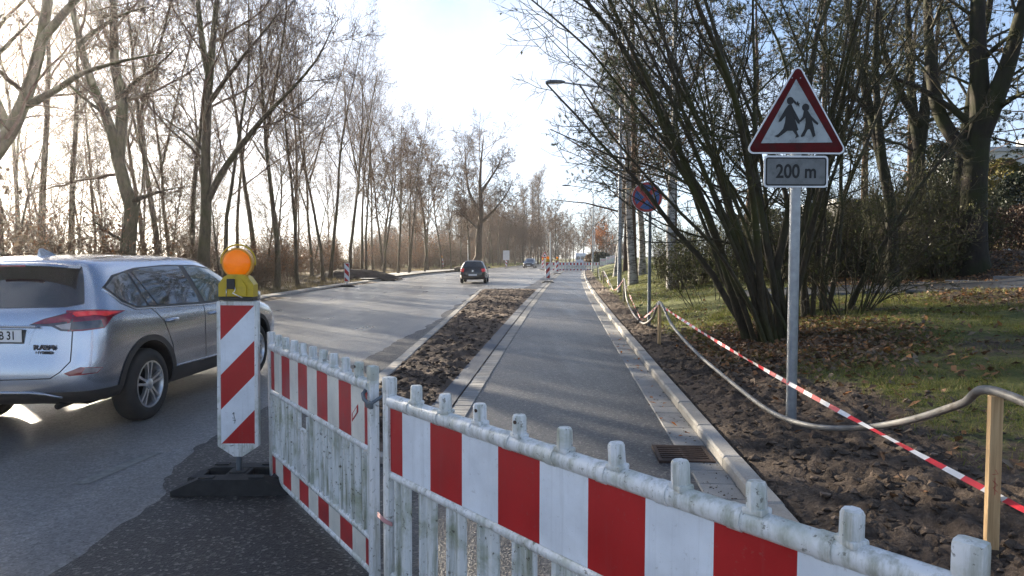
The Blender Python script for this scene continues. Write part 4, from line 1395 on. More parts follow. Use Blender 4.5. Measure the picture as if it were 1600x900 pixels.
# small far signs and posts
def thin_post(px, d, ztop, lab, r=0.05, mat='bar_white', board=None, name='post_pole'):
    x = (px - 800) / FPX * d
    z = gz(x, d) if (x < XL(d) or x > CX(d) + KERB_OUT) else 0.0
    root = empty('sign_post', (x, d, z))
    MB().tube([(0, 0, -0.1), (0, 0, ztop - z)], r, 10).build('post', M_[mat], root, smooth=True, angle=40)
    if board == 'tri':
        T = Matrix.Translation((0, -0.06, ztop - z - 0.85)) @ XZ
        b = MB().prism(rounded_tri(0.9, 0.04), -0.006, 0, M=T).build('triangle_board', M_['sign_red'], root)
        MB().prism([(p[0] * 0.62, 0.12 + p[1] * 0.62) for p in rounded_tri(0.9, 0.02)], 0.001, 0.004, M=T).build('white_field', M_['plate'], b)
        MB().prism([(-0.08, 0.17), (0.08, 0.17), (0.1, 0.3), (0.0, 0.42), (-0.1, 0.3)], 0.005, 0.007, M=T).build('symbol', M_['sign_black'], b)
    elif board == 'rect':
        T = Matrix.Translation((0, -0.06, ztop - z - 0.75)) @ XZ
        MB().prism(rounded_poly(0, 0, 1.0, 1.5, 0.05), -0.01, 0.01, M=T).build('board', M_['sign_edge'], root)
    elif board == 'back':
        T = Matrix.Translation((0, -0.06, ztop - z - 0.35)) @ XZ
        MB().prism(rounded_poly(0, 0, 0.62, 0.62, 0.3, 8), -0.01, 0.01, M=T).build('sign_back', M_['galv_dark'], root)
    return tag(root, lab, 'road sign' if board else 'post')
thin_post(851, 87, 2.45, 'small triangular warning sign beside the far beacon', 0.035, 'galv', 'tri')
thin_post(859.5, 80, 4.6, 'thin pale post rising beside the far beacons', 0.07, 'bar_white')
thin_post(732, 94, 4.0, 'white post on the left verge directly above the black car', 0.13, 'bar_white')
thin_post(749, 92, 2.6, 'dark round sign seen from behind on the left verge', 0.05, 'galv_dark', 'back')
thin_post(791, 106, 2.7, 'white board on a post above the far left beacon', 0.05, 'galv', 'rect')

# ------------------------------------------------------------------ stakes, hose and tape
def stake(px, d, top_py, w, mat, lab, rz=0.5, tilt=0.0):
    x = (px - 800) / FPX * d
    z = gz(x, d)
    zt = EYE + (402 - top_py) * d / FPX
    st = MB()
    h = zt - z
    st.add([(i * w / 2, j * w / 2, q) for q in (-0.06, h) for i, j in ((-1, -1), (1, -1), (1, 1), (-1, 1))],
           [(0, 3, 2, 1), (4, 5, 6, 7), (0, 1, 5, 4), (1, 2, 6, 5), (2, 3, 7, 6), (3, 0, 4, 7)])
    o = st.build('stake', M_[mat], None)
    o.location = (x, d, z); o.rotation_euler = (0, tilt, rz)
    tag(o, lab, 'stake', 'wooden stakes along the verge')
    return Vector((x, d, zt))
T1 = stake(1562, 3.3, 620, 0.052, 'wood', 'fresh pale wooden stake in the foreground holding up the grey hose', R(-18))
T2 = stake(1031, 11.8, 474, 0.045, 'wood', 'short wooden stake where the striped tape is tied, beside the no stopping sign', R(20))
T3 = stake(975, 22.7, 436, 0.05, 'stake_old', 'weathered stake beside the nearest street lamp', R(10))
T4 = stake(943, 38.0, 424, 0.06, 'stake_old', 'far weathered stake on the lawn edge beyond the street lamp', R(0))
T5 = stake(934, 48.0, 416, 0.06, 'stake_old', 'farthest weathered stake near the end of the kerb', R(0))
scr = MB()     # red marks on the near stake
for pts in ([(-0.012, 0.30), (0.012, 0.305), (0.0, 0.325)], [(-0.01, 0.27), (0.012, 0.25), (-0.008, 0.235), (0.012, 0.215)], [(0.0, 0.285), (0.001, 0.20)]):
    scr.tube([(x, -0.0268, z + 0.08) for x, z in pts], 0.0012, 4)
scr.build('red_marks', M_['sign_red'], bpy.data.objects['stake'])

def spline(P, n=12):
    P = [Vector(p) for p in P]
    out = []
    for i in range(len(P) - 1):
        p0 = P[max(i - 1, 0)]; p1 = P[i]; p2 = P[i + 1]; p3 = P[min(i + 2, len(P) - 1)]
        for k in range(n):
            t = k / n
            out.append(0.5 * ((2 * p1) + (p2 - p0) * t + (2 * p0 - 5 * p1 + 4 * p2 - p3) * t * t + (3 * p1 - p0 - 3 * p2 + p3) * t ** 3))
    out.append(P[-1])
    return out
def on(px, py, d): return atd(px, py, d)
hose_pts = [Vector((2.42, 1.9, 0.55)), Vector((2.42, 2.6, 0.85)), T1 + Vector((0, 0, 0.022)), on(1500, 632, 3.75), on(1420, 657, 4.3), on(1350, 668, 4.8), on(1285, 668, 5.25),
            on(1232, 656, 5.72), on(1190, 634, 6.4), on(1140, 595, 7.6), on(1085, 548, 9.2), on(1050, 508, 10.8), T2 + Vector((0, 0, 0.02)),
            on(1020, 496, 13.2), on(1004, 505, 15.2), on(988, 494, 18.0), on(979, 466, 20.8), T3 + Vector((0, 0, 0.02)), on(966, 456, 27.5), on(957, 453, 31.0), T4 + Vector((0, 0, 0.02)), on(938, 437, 43), T5 + Vector((0, 0, 0.02))]
for i, p in enumerate(hose_pts):
    if p.y > 2: p.z = max(p.z, gz(p.x, p.y) + 0.03)
hs = spline(hose_pts, 10)
ho = MB().tube(hs, 0.0225, 10).build('hose', M_['hose'], None, smooth=True)
tag(ho, 'grey hose draped over the wooden stakes along the verge', 'hose')

def tape(a, b, sag, lab, w=0.026, block=0.10, n=None, tw=1.2):
    a, b = Vector(a), Vector(b)
    Lt = (b - a).length
    n = n or max(6, int(Lt / block))
    sub = 3
    tot = n * sub
    m = MB()
    dirv = (b - a).normalized()
    side0 = dirv.cross(Vector((0, 0, 1))).normalized()
    vs = []
    for i in range(tot + 1):
        t = i / tot
        p = a.lerp(b, t) + Vector((0, 0, -sag * 4 * t * (1 - t)))
        ang = 1.25 + 0.5 * math.sin(t * 9) + 0.35 * math.sin(t * 31 + 1) + tw * t
        sd = side0 * math.cos(ang) + Vector((0, 0, 1)) * math.sin(ang)
        vs += [p - sd * w / 2, p + sd * w / 2]
    for i in range(tot):
        m.add([vs[2 * i], vs[2 * i + 1], vs[2 * i + 3], vs[2 * i + 2]], [(0, 1, 3, 2)][:0] or [(0, 1, 2, 3)], (i // sub) % 2)
    o = m.build('barrier_tape', [M_['tape_white'], M_['tape_red']], None, smooth=False)
    tag(o, lab, 'tape', 'striped tape along the verge')
    return o
E1 = on(1650, 823, 2.95)
tape(T2 + Vector((0.01, -0.03, -0.03)), E1, 0.06, 'red and white barrier tape stretched down to the foreground stake', 0.034, 0.16)
tape(T2 + Vector((-0.02, 0.03, -0.03)), on(1002, 499, 16.2), 0.02, 'red and white tape drooping left from the tied stake', 0.034, 0.16)
tape(on(1002, 501, 16.2), T3 + Vector((0, 0, -0.03)), 0.05, 'red and white tape rising to the weathered stake by the lamp', 0.04, 0.2)
tape(T3 + Vector((-0.02, 0.05, -0.03)), on(958, 455, 30), 0.06, 'tape hanging beyond the nearest street lamp', 0.05, 0.3)
tape(on(958, 455, 30), T4 + Vector((0, 0, -0.03)), 0.08, 'tape rising to the far stake on the lawn edge', 0.05, 0.3)
knot = MB()
for k in range(7):
    a = k * 0.9
    knot.tube([T2 + Vector((0.03 * math.cos(a + j * 0.7), 0.03 * math.sin(a + j * 0.7), -0.02 + 0.006 * k - 0.004 * j)) for j in range(4)], 0.006, 5)
kn = knot.build('tape_knot', M_['tape_white'], None, smooth=True)
tag(kn, 'knotted white tape around the top of the tied stake', 'tape')
# ------------------------------------------------------------------ vehicles
def car_body(rows, nside=9, subs=2):
    """rows: (xr, xf, w, z_rear, z_side, z_front, corner) from the sill up; returns mesh of the hull"""
    grid = []
    for (xr, xf, w, zr, zs, zf, cr) in rows:
        pts = []
        Lr = min(0.55, (xf - xr) * 0.22) * cr
        pts += [(xr, 0.0, zr), (xr + 0.012, 0.42 * w, zr), (xr + 0.045, 0.74 * w, zr), (xr + 0.30 * Lr, 0.925 * w, zr * 0.7 + zs * 0.3)]
        a, b = xr + 0.80 * Lr, xf - 0.85 * Lr
        for k in range(nside):
            t = k / (nside - 1)
            tap = 1 - 0.018 * (2 * t - 1) ** 2
            z = zs + (zr - zs) * max(0, 1 - t * 4) * 0.6 + (zf - zs) * max(0, t * 3 - 2) * 0.8
            pts.append((a + (b - a) * t, w * tap, z))
        pts += [(xf - 0.34 * Lr, 0.90 * w, zf * 0.85 + zs * 0.15), (xf - 0.07, 0.66 * w, zf), (xf - 0.01, 0.34 * w, zf), (xf, 0.0, zf)]
        grid.append(pts)
    n = len(grid[0])
    V, F = [], []
    idx = {}
    def vid(r, c, s):
        p = grid[r][c]
        if abs(p[1]) < 1e-6: s = 1
        key = (r, c, s)
        if key not in idx:
            idx[key] = len(V); V.append((p[0], p[1] * s, p[2]))
        return idx[key]
    m = len(grid)
    for s in (1, -1):
        for r in range(m - 1):
            for c in range(n - 1):
                q = [vid(r, c, s), vid(r, c + 1, s), vid(r + 1, c + 1, s), vid(r + 1, c, s)]
                F.append(q if s == -1 else q[::-1])
    for r, flip in ((m - 1, False), (0, True)):      # roof and floor
        for c in range(n - 1):
            q = [vid(r, c, 1), vid(r, c + 1, 1), vid(r, c + 1, -1), vid(r, c, -1)]
            q = [v for i, v in enumerate(q) if v not in q[:i]]
            if len(q) < 3: continue
            F.append(q[::-1] if flip else q)
    me = bpy.data.meshes.new('hull')
    me.from_pydata(V, [], F)
    bm = bmesh.new(); bm.from_mesh(me)
    bmesh.ops.recalc_face_normals(bm, faces=bm.faces[:])
    bm.to_mesh(me); bm.free()
    o = bpy.data.objects.new('hull', me); COL.objects.link(o)
    md = o.modifiers.new('s', 'SUBSURF'); md.levels = subs; md.render_levels = subs
    dg = bpy.context.evaluated_depsgraph_get()
    out = bpy.data.meshes.new_from_object(o.evaluated_get(dg))
    bpy.data.objects.remove(o); bpy.data.meshes.remove(me)
    return out

def cut_arches(me, cuts, wmat, pmat):
    """cuts: (x, z, r, half_width_outer)"""
    o = bpy.data.objects.new('hull', me); COL.objects.link(o)
    me.materials.clear(); me.materials.append(pmat); me.materials.append(wmat)
    cobs = []
    for (x, z, r, w) in cuts:
        for s in (-1, 1):
            mb = MB()
            M = Matrix.Translation((x, s * (w - 0.13), z)) @ Matrix.Rotation(R(90), 4, 'X')
            mb.tube([M @ Vector((0, 0, -0.2)), M @ Vector((0, 0, 0.2))], r, 40)
            c = mb.build('cut', [wmat])
            cobs.append(c)
            md = o.modifiers.new('b', 'BOOLEAN'); md.object = c; md.operation = 'DIFFERENCE'; md.solver = 'EXACT'
            md.material_mode = 'TRANSFER'
    dg = bpy.context.evaluated_depsgraph_get()
    out = bpy.data.meshes.new_from_object(o.evaluated_get(dg))
    for c in cobs: bpy.data.objects.remove(c)
    bpy.data.objects.remove(o)
    return out

def bvh_of(me):
    return BVHTree.FromPolygons([v.co[:] for v in me.vertices], [p.vertices[:] for p in me.polygons])

class Skin:
    """throws flat outlines on to a hull"""
    def __init__(s, me):
        s.b = bvh_of(me)
    def hit(s, o, d):
        h = s.b.ray_cast(Vector(o), Vector(d))
        return h
    def frame(s, proj):
        d = Vector(proj).normalized()                   # viewing direction of the projection
        return d
    def patch(s, name, poly, to3, d, off, mat, parent, res=0.05, smooth=True, dens=0.04):
        """poly: 2-D outline; to3(u, v) -> ray origin; d: ray direction"""
        P = []
        n = len(poly)
        for i in range(n):
            a, b = Vector(poly[i]), Vector(poly[(i + 1) % n])
            k = max(1, int((b - a).length / dens))
            for j in range(k): P.append(a.lerp(b, j / k))
        nb = len(P)
        E = [(i, (i + 1) % nb) for i in range(nb)]
        us = [p.x for p in P]; vs = [p.y for p in P]
        pts = list(P)
        u = min(us) + res / 2
        while u < max(us):
            v = min(vs) + res / 2
            while v < max(vs):
                pts.append(Vector((u, v))); v += res
            u += res
        V, E2, F, *_ = delaunay_2d_cdt(pts, E, [list(range(nb))], 1, 1e-5)
        co, ok = [], []
        dv = Vector(d).normalized()
        for p in V:
            h = s.b.ray_cast(Vector(to3(p.x, p.y)), dv)
            if h[0] is None:
                co.append(None)
            else:
                nn = h[1] if h[1].dot(dv) < 0 else -h[1]
                co.append(h[0] + nn * off)
        keep = [f for f in F if all(co[i] is not None for i in f)]
        used = sorted({i for f in keep for i in f}); mp = {i: k for k, i in enumerate(used)}
        me = bpy.data.meshes.new(name)
        me.from_pydata([co[i] for i in used], [], [[mp[i] for i in f] for f in keep])
        bm = bmesh.new(); bm.from_mesh(me)
        for f in bm.faces:
            if f.normal.dot(dv) > 0: f.normal_flip()
            f.smooth = smooth
        bm.to_mesh(me); bm.free()
        return link(name, me, parent, [mat])
    def line(s, name, pts, to3, d, r, mat, parent, off=0.0, dens=0.05, sides=6):
        out = []
        dv = Vector(d).normalized()
        pts = [Vector(p) for p in pts]
        for i in range(len(pts) - 1):
            k = max(1, int((pts[i + 1] - pts[i]).length / dens))
            for j in range(k + (1 if i == len(pts) - 2 else 0)):
                p = pts[i].lerp(pts[i + 1], j / k)
                h = s.b.ray_cast(Vector(to3(p.x, p.y)), dv)
                if h[0] is not None:
                    nn = h[1] if h[1].dot(dv) < 0 else -h[1]
                    out.append(h[0] + nn * off)
        if len(out) < 2: return None
        return MB().tube(out, r, sides).build(name, mat, parent, smooth=True)

SIDE_R = (lambda u, v: (u, -3.0, v)), (0, 1, 0)
SIDE_L = (lambda u, v: (u, 3.0, v)), (0, -1, 0)
REAR = (lambda u, v: (-5.0, u, v)), (1, 0, 0)        # u = y (negative is the right side)
FRONT = (lambda u, v: (5.0, u, v)), (-1, 0, 0)

def make_wheel(root, x, y, z, r, w, rim_r, side, full=True, name='wheel'):
    n = 48 if full else 20
    M = Matrix.Translation((x, y, z)) @ Matrix.Rotation(R(90) * side, 4, 'X')      # local z points outward for side=-1 -> rotate
    M = Matrix.Translation((x, y, z)) @ (Matrix.Rotation(R(90), 4, 'X') if side < 0 else Matrix.Rotation(R(-90), 4, 'X'))
    h = w / 2
    ty = MB().lathe([(rim_r - 0.01, -h), (r - 0.05, -h), (r - 0.012, -h + 0.03), (r, -h + 0.06), (r, h - 0.06), (r - 0.012, h - 0.03), (r - 0.05, h - 0.003), (rim_r + 0.02, h - 0.004), (rim_r - 0.012, h - 0.022)], n, M=M)
    t = ty.build(name, M_['tyre'], root, smooth=True, angle=50)
    ri = MB().lathe([(rim_r, h - 0.012), (rim_r - 0.014, h - 0.010), (rim_r - 0.022, h - 0.03), (rim_r - 0.035, h - 0.09), (rim_r - 0.04, -h + 0.02), (rim_r, -h)], n, M=M)
    rim = ri.build('rim', M_['alloy'], t, smooth=True, angle=50)
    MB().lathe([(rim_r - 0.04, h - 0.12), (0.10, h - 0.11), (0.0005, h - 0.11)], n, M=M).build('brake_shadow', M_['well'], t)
    for k in range(5):
        Mk = M @ Matrix.Rotation(2 * math.pi * k / 5 + 0.31, 4, 'Z')
        sp = MB()
        ro = rim_r - 0.016
        for sg in (-1, 1):
            vs = []
            for (rr, ww, c0, zz) in ((0.045, 0.034, 0.016, h - 0.028), (0.12, 0.022, 0.024, h - 0.020), (ro, 0.028, 0.040, h - 0.016)):
                c = c0 * sg
                vs += [(rr, c - ww / 2, zz - 0.03), (rr, c - ww / 2, zz), (rr, c + ww / 2, zz), (rr, c + ww / 2, zz - 0.03)]
            fs = []
            for i in range(2):
                for q in range(4): fs.append((i * 4 + q, i * 4 + (q + 1) % 4, (i + 1) * 4 + (q + 1) % 4, (i + 1) * 4 + q))
            fs += [(3, 2, 1, 0), (8, 9, 10, 11)]
            sp.add(vs, fs, M=Mk)
        sp.build('spoke', M_['alloy'], t)
    MB().lathe([(0.0005, h - 0.008), (0.03, h - 0.010), (0.052, h - 0.020), (0.058, h - 0.05)], 24, M=M).build('hub_cap', M_['alloy'], t, smooth=True, angle=40)
    return t

def cut_flat(me, z):
    bm = bmesh.new(); bm.from_mesh(me)
    bmesh.ops.bisect_plane(bm, geom=bm.verts[:] + bm.edges[:] + bm.faces[:], plane_co=(0, 0, z), plane_no=(0, 0, 1))
    bm.to_mesh(me); bm.free()

def split_low(me, zfun, paint_i=0):
    """faces of the paint whose centre lies under zfun(x) get slot 2 (cladding)"""
    for p in me.polygons:
        if p.material_index == paint_i and p.center.z < zfun(p.center.x, p.center.y):
            p.material_index = 2

def separate(me, root, names, mats):
    """one object for each material slot"""
    outs = []
    for i, (nm, m) in enumerate(zip(names, mats)):
        bm = bmesh.new(); bm.from_mesh(me)
        bmesh.ops.delete(bm, geom=[f for f in bm.faces if f.material_index != i], context='FACES')
        if len(bm.faces):
            for f in bm.faces: f.material_index = 0; f.smooth = True
            quads = [(0, 0)] if nm != 'wheel_well' else [(1, 1), (1, -1), (-1, 1), (-1, -1)]
            for (qx, qy) in quads:
                b2 = bm.copy()
                if qx: bmesh.ops.delete(b2, geom=[f for f in b2.faces if f.calc_center_median().x * qx < 0 or f.calc_center_median().y * qy < 0], context='FACES')
                m2 = bpy.data.meshes.new(nm); b2.to_mesh(m2); b2.free()
                m2.set_sharp_from_angle(angle=R(38))
                outs.append(link(nm, m2, root, [m]))
        bm.free()
    return outs

M_['badge'] = plain('dark_chrome', (0.10, 0.10, 0.11), 0.25, 0.8, var=0.05)
# --- silver SUV -----------------------------------------------------------
SUV_POS = Vector((-4.53, 8.30, 0.0))
SUV_HEAD = R(90 - 2.2)
def make_suv():
    root = empty('suv', SUV_POS, SUV_HEAD)
    #        xr     xf    w     zr    zs    zf   corner
    rows = [(-2.10, 2.05, 0.72, 0.30, 0.26, 0.26, 1.0),
            (-2.22, 2.20, 0.86, 0.36, 0.28, 0.30, 0.9),
            (-2.295, 2.27, 0.905, 0.47, 0.40, 0.45, 0.8),
            (-2.305, 2.30, 0.915, 0.62, 0.60, 0.62, 0.75),
            (-2.255, 2.27, 0.918, 0.80, 0.80, 0.78, 0.75),
            (-2.235, 2.18, 0.912, 0.98, 0.97, 0.92, 0.75),
            (-2.20, 1.75, 0.895, 1.13, 1.07, 1.03, 0.75),
            (-2.16, 1.45, 0.865, 1.20, 1.12, 1.10, 0.75),
            (-2.03, 0.95, 0.765, 1.38, 1.34, 1.38, 0.75),
            (-1.95, 0.55, 0.665, 1.545, 1.535, 1.57, 0.75),
            (-1.96, 0.40, 0.60, 1.605, 1.61, 1.63, 0.75),
            (-1.85, 0.25, 0.47, 1.645, 1.655, 1.655, 0.8),
            (-1.60, 0.05, 0.25, 1.668, 1.682, 1.672, 1.0)]
    hull = car_body(rows, subs=3)
    skin = Skin(hull)
    RA, FA, WR, WZ = -1.36, 1.30, 0.362, 0.362
    me = cut_arches(hull, [(RA, WZ + 0.02, 0.425, 0.91), (FA, WZ + 0.02, 0.425, 0.91)], M_['well'], M_['silver'])
    def lowz(x, y):
        return 0.40 if -2.0 < x < 2.0 else 0.47 - 0.03 * (abs(y) < 0.55)
    cut_flat(me, 0.445); split_low(me, lambda x, y: 0.445)
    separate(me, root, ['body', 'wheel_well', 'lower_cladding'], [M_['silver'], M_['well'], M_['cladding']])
    both = ((SIDE_R, 'r'), (SIDE_L, 'l'))
    blk, gl = M_['black'], M_['glass']
    for (to3, d), s in both:
        # side windows: (x, z) outlines, rear to front
        frame = [(-1.83, 1.36), (-1.70, 1.22), (-1.52, 1.145), (-1.0, 1.125), (-0.2, 1.10), (1.02, 1.085), (0.93, 1.20), (0.62, 1.42), (0.40, 1.515), (0.05, 1.555), (-0.6, 1.565), (-1.2, 1.54), (-1.62, 1.475)]
        fr = skin.patch('window_frame', frame, to3, d, 0.003, blk, root, 0.06)
        qw = [(-1.79, 1.362), (-1.66, 1.235), (-1.50, 1.165), (-1.31, 1.155), (-1.39, 1.50), (-1.61, 1.455)]
        rw0 = [(-1.27, 1.155), (-1.13, 1.150), (-1.30, 1.475), (-1.345, 1.495)]
        rw = [(-1.105, 1.148), (-0.24, 1.125), (-0.33, 1.545), (-0.75, 1.545), (-1.10, 1.53), (-1.28, 1.50)]
        fw = [(-0.14, 1.123), (0.96, 1.105), (0.90, 1.19), (0.60, 1.395), (0.36, 1.495), (0.05, 1.535), (-0.22, 1.545)]
        for nm, pl, mt in (('quarter_window', qw, gl), ('quarter_light', rw0, gl), ('rear_side_window', rw, gl), ('front_side_window', fw, M_['glass_light'])):
            skin.patch(nm, pl, to3, d, 0.006, mt, root, 0.06)
        skin.line('window_trim', [(-1.83, 1.352), (-1.70, 1.212), (-1.52, 1.138), (-1.0, 1.117), (-0.2, 1.092), (1.03, 1.078)], to3, d, 0.007, M_['chrome'], root, 0.004)
        # shut lines
        for nm, ln in (('door_gap', [(-0.20, 1.09), (-0.22, 0.80), (-0.20, 0.36)]),
                       ('door_gap', [(-1.27, 1.14), (-1.08, 0.98), (-0.93, 0.70), (-0.90, 0.44)]),
                       ('door_gap', [(1.05, 1.07), (0.98, 0.80), (0.98, 0.40)])):
            skin.line(nm, ln, to3, d, 0.0045, blk, root, 0.0)
        # arch cladding
        for xc in (RA, FA):
            a = [xc + 0.475 * math.cos(R(t)) for t in range(-8, 189, 7)]
            outer = [(xc + 0.50 * math.cos(R(t)), WZ + 0.02 + 0.485 * math.sin(R(t))) for t in range(-20, 201, 8)]
            inner = [(xc + 0.428 * math.cos(R(t)), WZ + 0.02 + 0.428 * math.sin(R(t))) for t in range(200, -21, -8)]
            poly = [p for p in outer + inner]
            skin.patch('arch_cladding', poly, to3, d, 0.010, M_['cladding'], root, 0.05)
        skin.patch('sill_cladding', [(-0.86, 0.30), (0.80, 0.30), (0.80, 0.43), (-0.86, 0.46)], to3, d, 0.008, M_['cladding'], root, 0.08)
        skin.line('sill_trim', [(-0.87, 0.475), (0.80, 0.445)], to3, d, 0.009, M_['silver'], root, 0.004)
        # door handles
        for hx in (-0.92, 0.02):
            s_ = -1 if s == 'r' else 1
            h = skin.hit((hx, 3 * s_, 0.985), (0, -s_, 0))
            if h[0] is None: continue
            yy = h[0].y
            hb = MB().tube([(hx - 0.10, yy - s_ * 0.004, 0.975), (hx - 0.07, yy + s_ * 0.028, 0.982), (hx + 0.05, yy + s_ * 0.030, 0.985), (hx + 0.10, yy - s_ * 0.002, 0.982)], [0.012, 0.019, 0.019, 0.013], 10)
            hb.build('door_handle', M_['silver'], root, smooth=True)
    # rear: u = y; right side of the car is y < 0
    to3, d = REAR
    win = [(-0.555, 1.56), (-0.625, 1.40), (-0.70, 1.225), (-0.58, 1.20), (0, 1.19), (0.58, 1.20), (0.70, 1.225), (0.625, 1.40), (0.555, 1.56), (0, 1.575)]
    skin.patch('rear_window', win, to3, d, 0.005, gl, root, 0.06)
    sp = MB()        # roof spoiler over the rear window
    vs, fs = [], []
    for k in range(13):
        y = -0.575 + 1.15 * k / 12
        e = 1 - (abs(y) / 0.575) ** 4
        vs += [(-1.72, y * 0.90, 1.585 + 0.03 * e), (-2.06 - 0.03 * e, y, 1.572 + 0.026 * e), (-2.075 - 0.03 * e, y, 1.553 + 0.022 * e), (-1.90, y * 0.98, 1.545 + 0.02 * e)]
    for k in range(12):
        for q in range(4): fs.append((k * 4 + q, k * 4 + (q + 1) % 4, (k + 1) * 4 + (q + 1) % 4, (k + 1) * 4 + q))
    fs += [(3, 2, 1, 0), (48, 49, 50, 51)]
    sp.add(vs, fs)
    so = sp.build('roof_spoiler', M_['silver'], root, smooth=True, angle=35)
    MB().tube([(-2.108 + 0.03 * (abs(-0.2 + 0.4 * k / 6) / 0.6) ** 4, -0.2 + 0.4 * k / 6, 1.572) for k in range(7)], 0.008, 6).build('brake_light', M_['tail_red'], so)
    # tail lamps: half on the tailgate, half round the corner
    for s in (-1, 1):
        dv = Vector((1.0, -0.85 * s, -0.05)).normalized()
        rt = Vector((0, 0, 1)).cross(dv).normalized() * (1 if s < 0 else -1)
        rt = Vector((dv.y, -dv.x, 0)).normalized() * (1 if s < 0 else -1)     # points to the car's side
        org = Vector((-2.15, 0.68 * s, 1.08)) - dv * 3
        def t3(u, v, rt=rt, org=org): return org + rt * u + Vector((0, 0, v))
        # inner lamp
        rear_to3, rear_d = REAR
        inn = [(s * 0.30, 1.045), (s * 0.42, 1.095), (s * 0.665, 1.165), (s * 0.665, 0.985), (s * 0.58, 0.99), (s * 0.50, 1.03)]
        li = skin.patch('tail_lamp', inn if s > 0 else inn, rear_to3, rear_d, 0.008, M_['tail_dark'], root, 0.04)
        skin.patch('red_lens', [(s * 0.33, 1.055), (s * 0.43, 1.093), (s * 0.655, 1.152), (s * 0.655, 1.075), (s * 0.45, 1.052)], rear_to3, rear_d, 0.012, M_['tail_red'], li, 0.04)
        skin.patch('clear_lens', [(s * 0.53, 1.038), (s * 0.655, 1.060), (s * 0.655, 1.00), (s * 0.59, 1.005)], rear_to3, rear_d, 0.012, M_['tail_clear'], li, 0.04)
        # outer lamp wraps on to the wing
        out = [(-0.055, 1.17), (0.16, 1.17), (0.43, 1.145), (0.30, 1.095), (0.225, 1.00), (0.05, 0.985), (-0.055, 0.985)]
        lo = skin.patch('tail_lamp', [(u, v - 1.08) for u, v in out], t3, dv, 0.008, M_['tail_red'], root, 0.035)
        skin.patch('clear_lens', [(u, v - 1.08) for u, v in [(-0.03, 1.065), (0.20, 1.075), (0.215, 1.01), (0.05, 0.998), (-0.03, 1.0)]], t3, dv, 0.012, M_['tail_dark'], lo, 0.035)
        skin.patch('red_lens', [(u, v - 1.08) for u, v in [(-0.035, 1.155), (0.155, 1.155), (0.38, 1.137), (0.24, 1.105), (0.16, 1.12), (0.02, 1.11)]], t3, dv, 0.012, M_['tail_lit'], lo, 0.035)
        # reflectors in the bumper
        rf = skin.patch('reflector', [(u, v - 1.08) for u, v in [(-0.10, 0.615), (0.02, 0.665), (0.20, 0.645), (0.15, 0.60), (-0.06, 0.59)]], t3, dv, 0.006, M_['tail_red'], root, 0.04)
        skin.patch('clear_lens', [(u, v - 1.08) for u, v in [(0.06, 0.655), (0.19, 0.642), (0.145, 0.606), (0.03, 0.606)]], t3, dv, 0.009, M_['tail_clear'], rf, 0.04)
        skin.line('bumper_gap', [(s * 0.668, 1.165), (s * 0.675, 0.72), (s * 0.60, 0.63), (s * 0.52, 0.575), (0, 0.56)], rear_to3, rear_d, 0.005, blk, root, 0.0)
    # plate recess, plate, badges, handle strip
    rec = skin.patch('plate_recess', [(-0.36, 1.03), (0.36, 1.03), (0.31, 0.86), (-0.31, 0.86)], to3, d, 0.002, M_['silver'], root, 0.06)
    h = skin.hit((-5, 0, 0.945), (1, 0, 0))
    px = h[0].x
    MB().box((px - 0.012, 0, 1.035), (0.03, 0.78, 0.022), bev=0.006).build('handle_strip', M_['silver'], root)
    pl = MB().box((px - 0.010, 0, 0.945), (0.012, 0.535, 0.128), bev=0.003).build('number_plate', M_['black'], root)
    MB().box((px - 0.0165, 0, 0.950), (0.003, 0.52, 0.108)).build('plate_field', M_['plate'], pl)
    # text faces backward: local x of the text runs to the car's right (-y)
    TR = Matrix(((0, 0, -1, 0), (-1, 0, 0, 0), (0, 1, 0, 0), (0, 0, 0, 1)))
    text_mesh('lettering', 'B 31', 0.105, M_['sign_black'], pl, Matrix.Translation((px - 0.019, -0.205, 0.950)) @ TR, 0.0006, align='RIGHT', bold=0.002, sx=0.80)
    h2 = skin.hit((-5, -0.44, 0.85), (1, 0, 0)); bx = h2[0].x
    text_mesh('badge', 'RAV4', 0.064, M_['badge'], root, Matrix.Translation((bx - 0.010, -0.455, 0.845)) @ TR, 0.005, bold=0.0018, sx=1.3)
    text_mesh('badge', 'HYBRID', 0.036, M_['badge'], root, Matrix.Translation((bx - 0.010, -0.455, 0.80)) @ TR, 0.005, bold=0.0008, sx=1.25)
    # bright strip in the lower bumper, exhaust
    skin.line('bumper_trim', [(-0.58, 0.395), (-0.46, 0.43), (-0.34, 0.445), (0.34, 0.445), (0.46, 0.43), (0.58, 0.395)], to3, d, 0.013, M_['silver'], root, 0.004)
    MB().tube([(-1.9, -0.50, 0.31), (-2.16, -0.50, 0.30)], 0.028, 14).build('exhaust_pipe', M_['well'], root, smooth=True)
    MB().box((-1.55, 0, 0.30), (0.5, 1.1, 0.12), bev=0.03).build('underbody', M_['well'], root)
    fin = MB().add([(-1.66, -0.022, 1.655), (-1.66, 0.022, 1.655), (-1.42, 0.016, 1.665), (-1.42, -0.016, 1.665), (-1.66, 0, 1.735), (-1.60, 0, 1.738), (-1.50, 0, 1.70)],
                   [(0, 4, 1), (0, 3, 6, 5, 4), (1, 4, 5, 6, 2), (2, 6, 3)])
    fin.build('roof_antenna', M_['silver'], root)
    for s in (-1, 1):
        y = s * 0.80
        for x in (RA, FA):
            make_wheel(root, x, y, WR, WR, 0.235, 0.238, s)
        mr = MB().box((0.86, s * 1.02, 1.13), (0.13, 0.20, 0.14), bev=0.035)
        mr.tube([(0.88, s * 0.86, 1.10), (0.87, s * 0.97, 1.11)], 0.025, 8)
        mr.build('wing_mirror', M_['silver'], root, smooth=True, angle=50)
    # windscreen and headlamps
    to3, d = FRONT
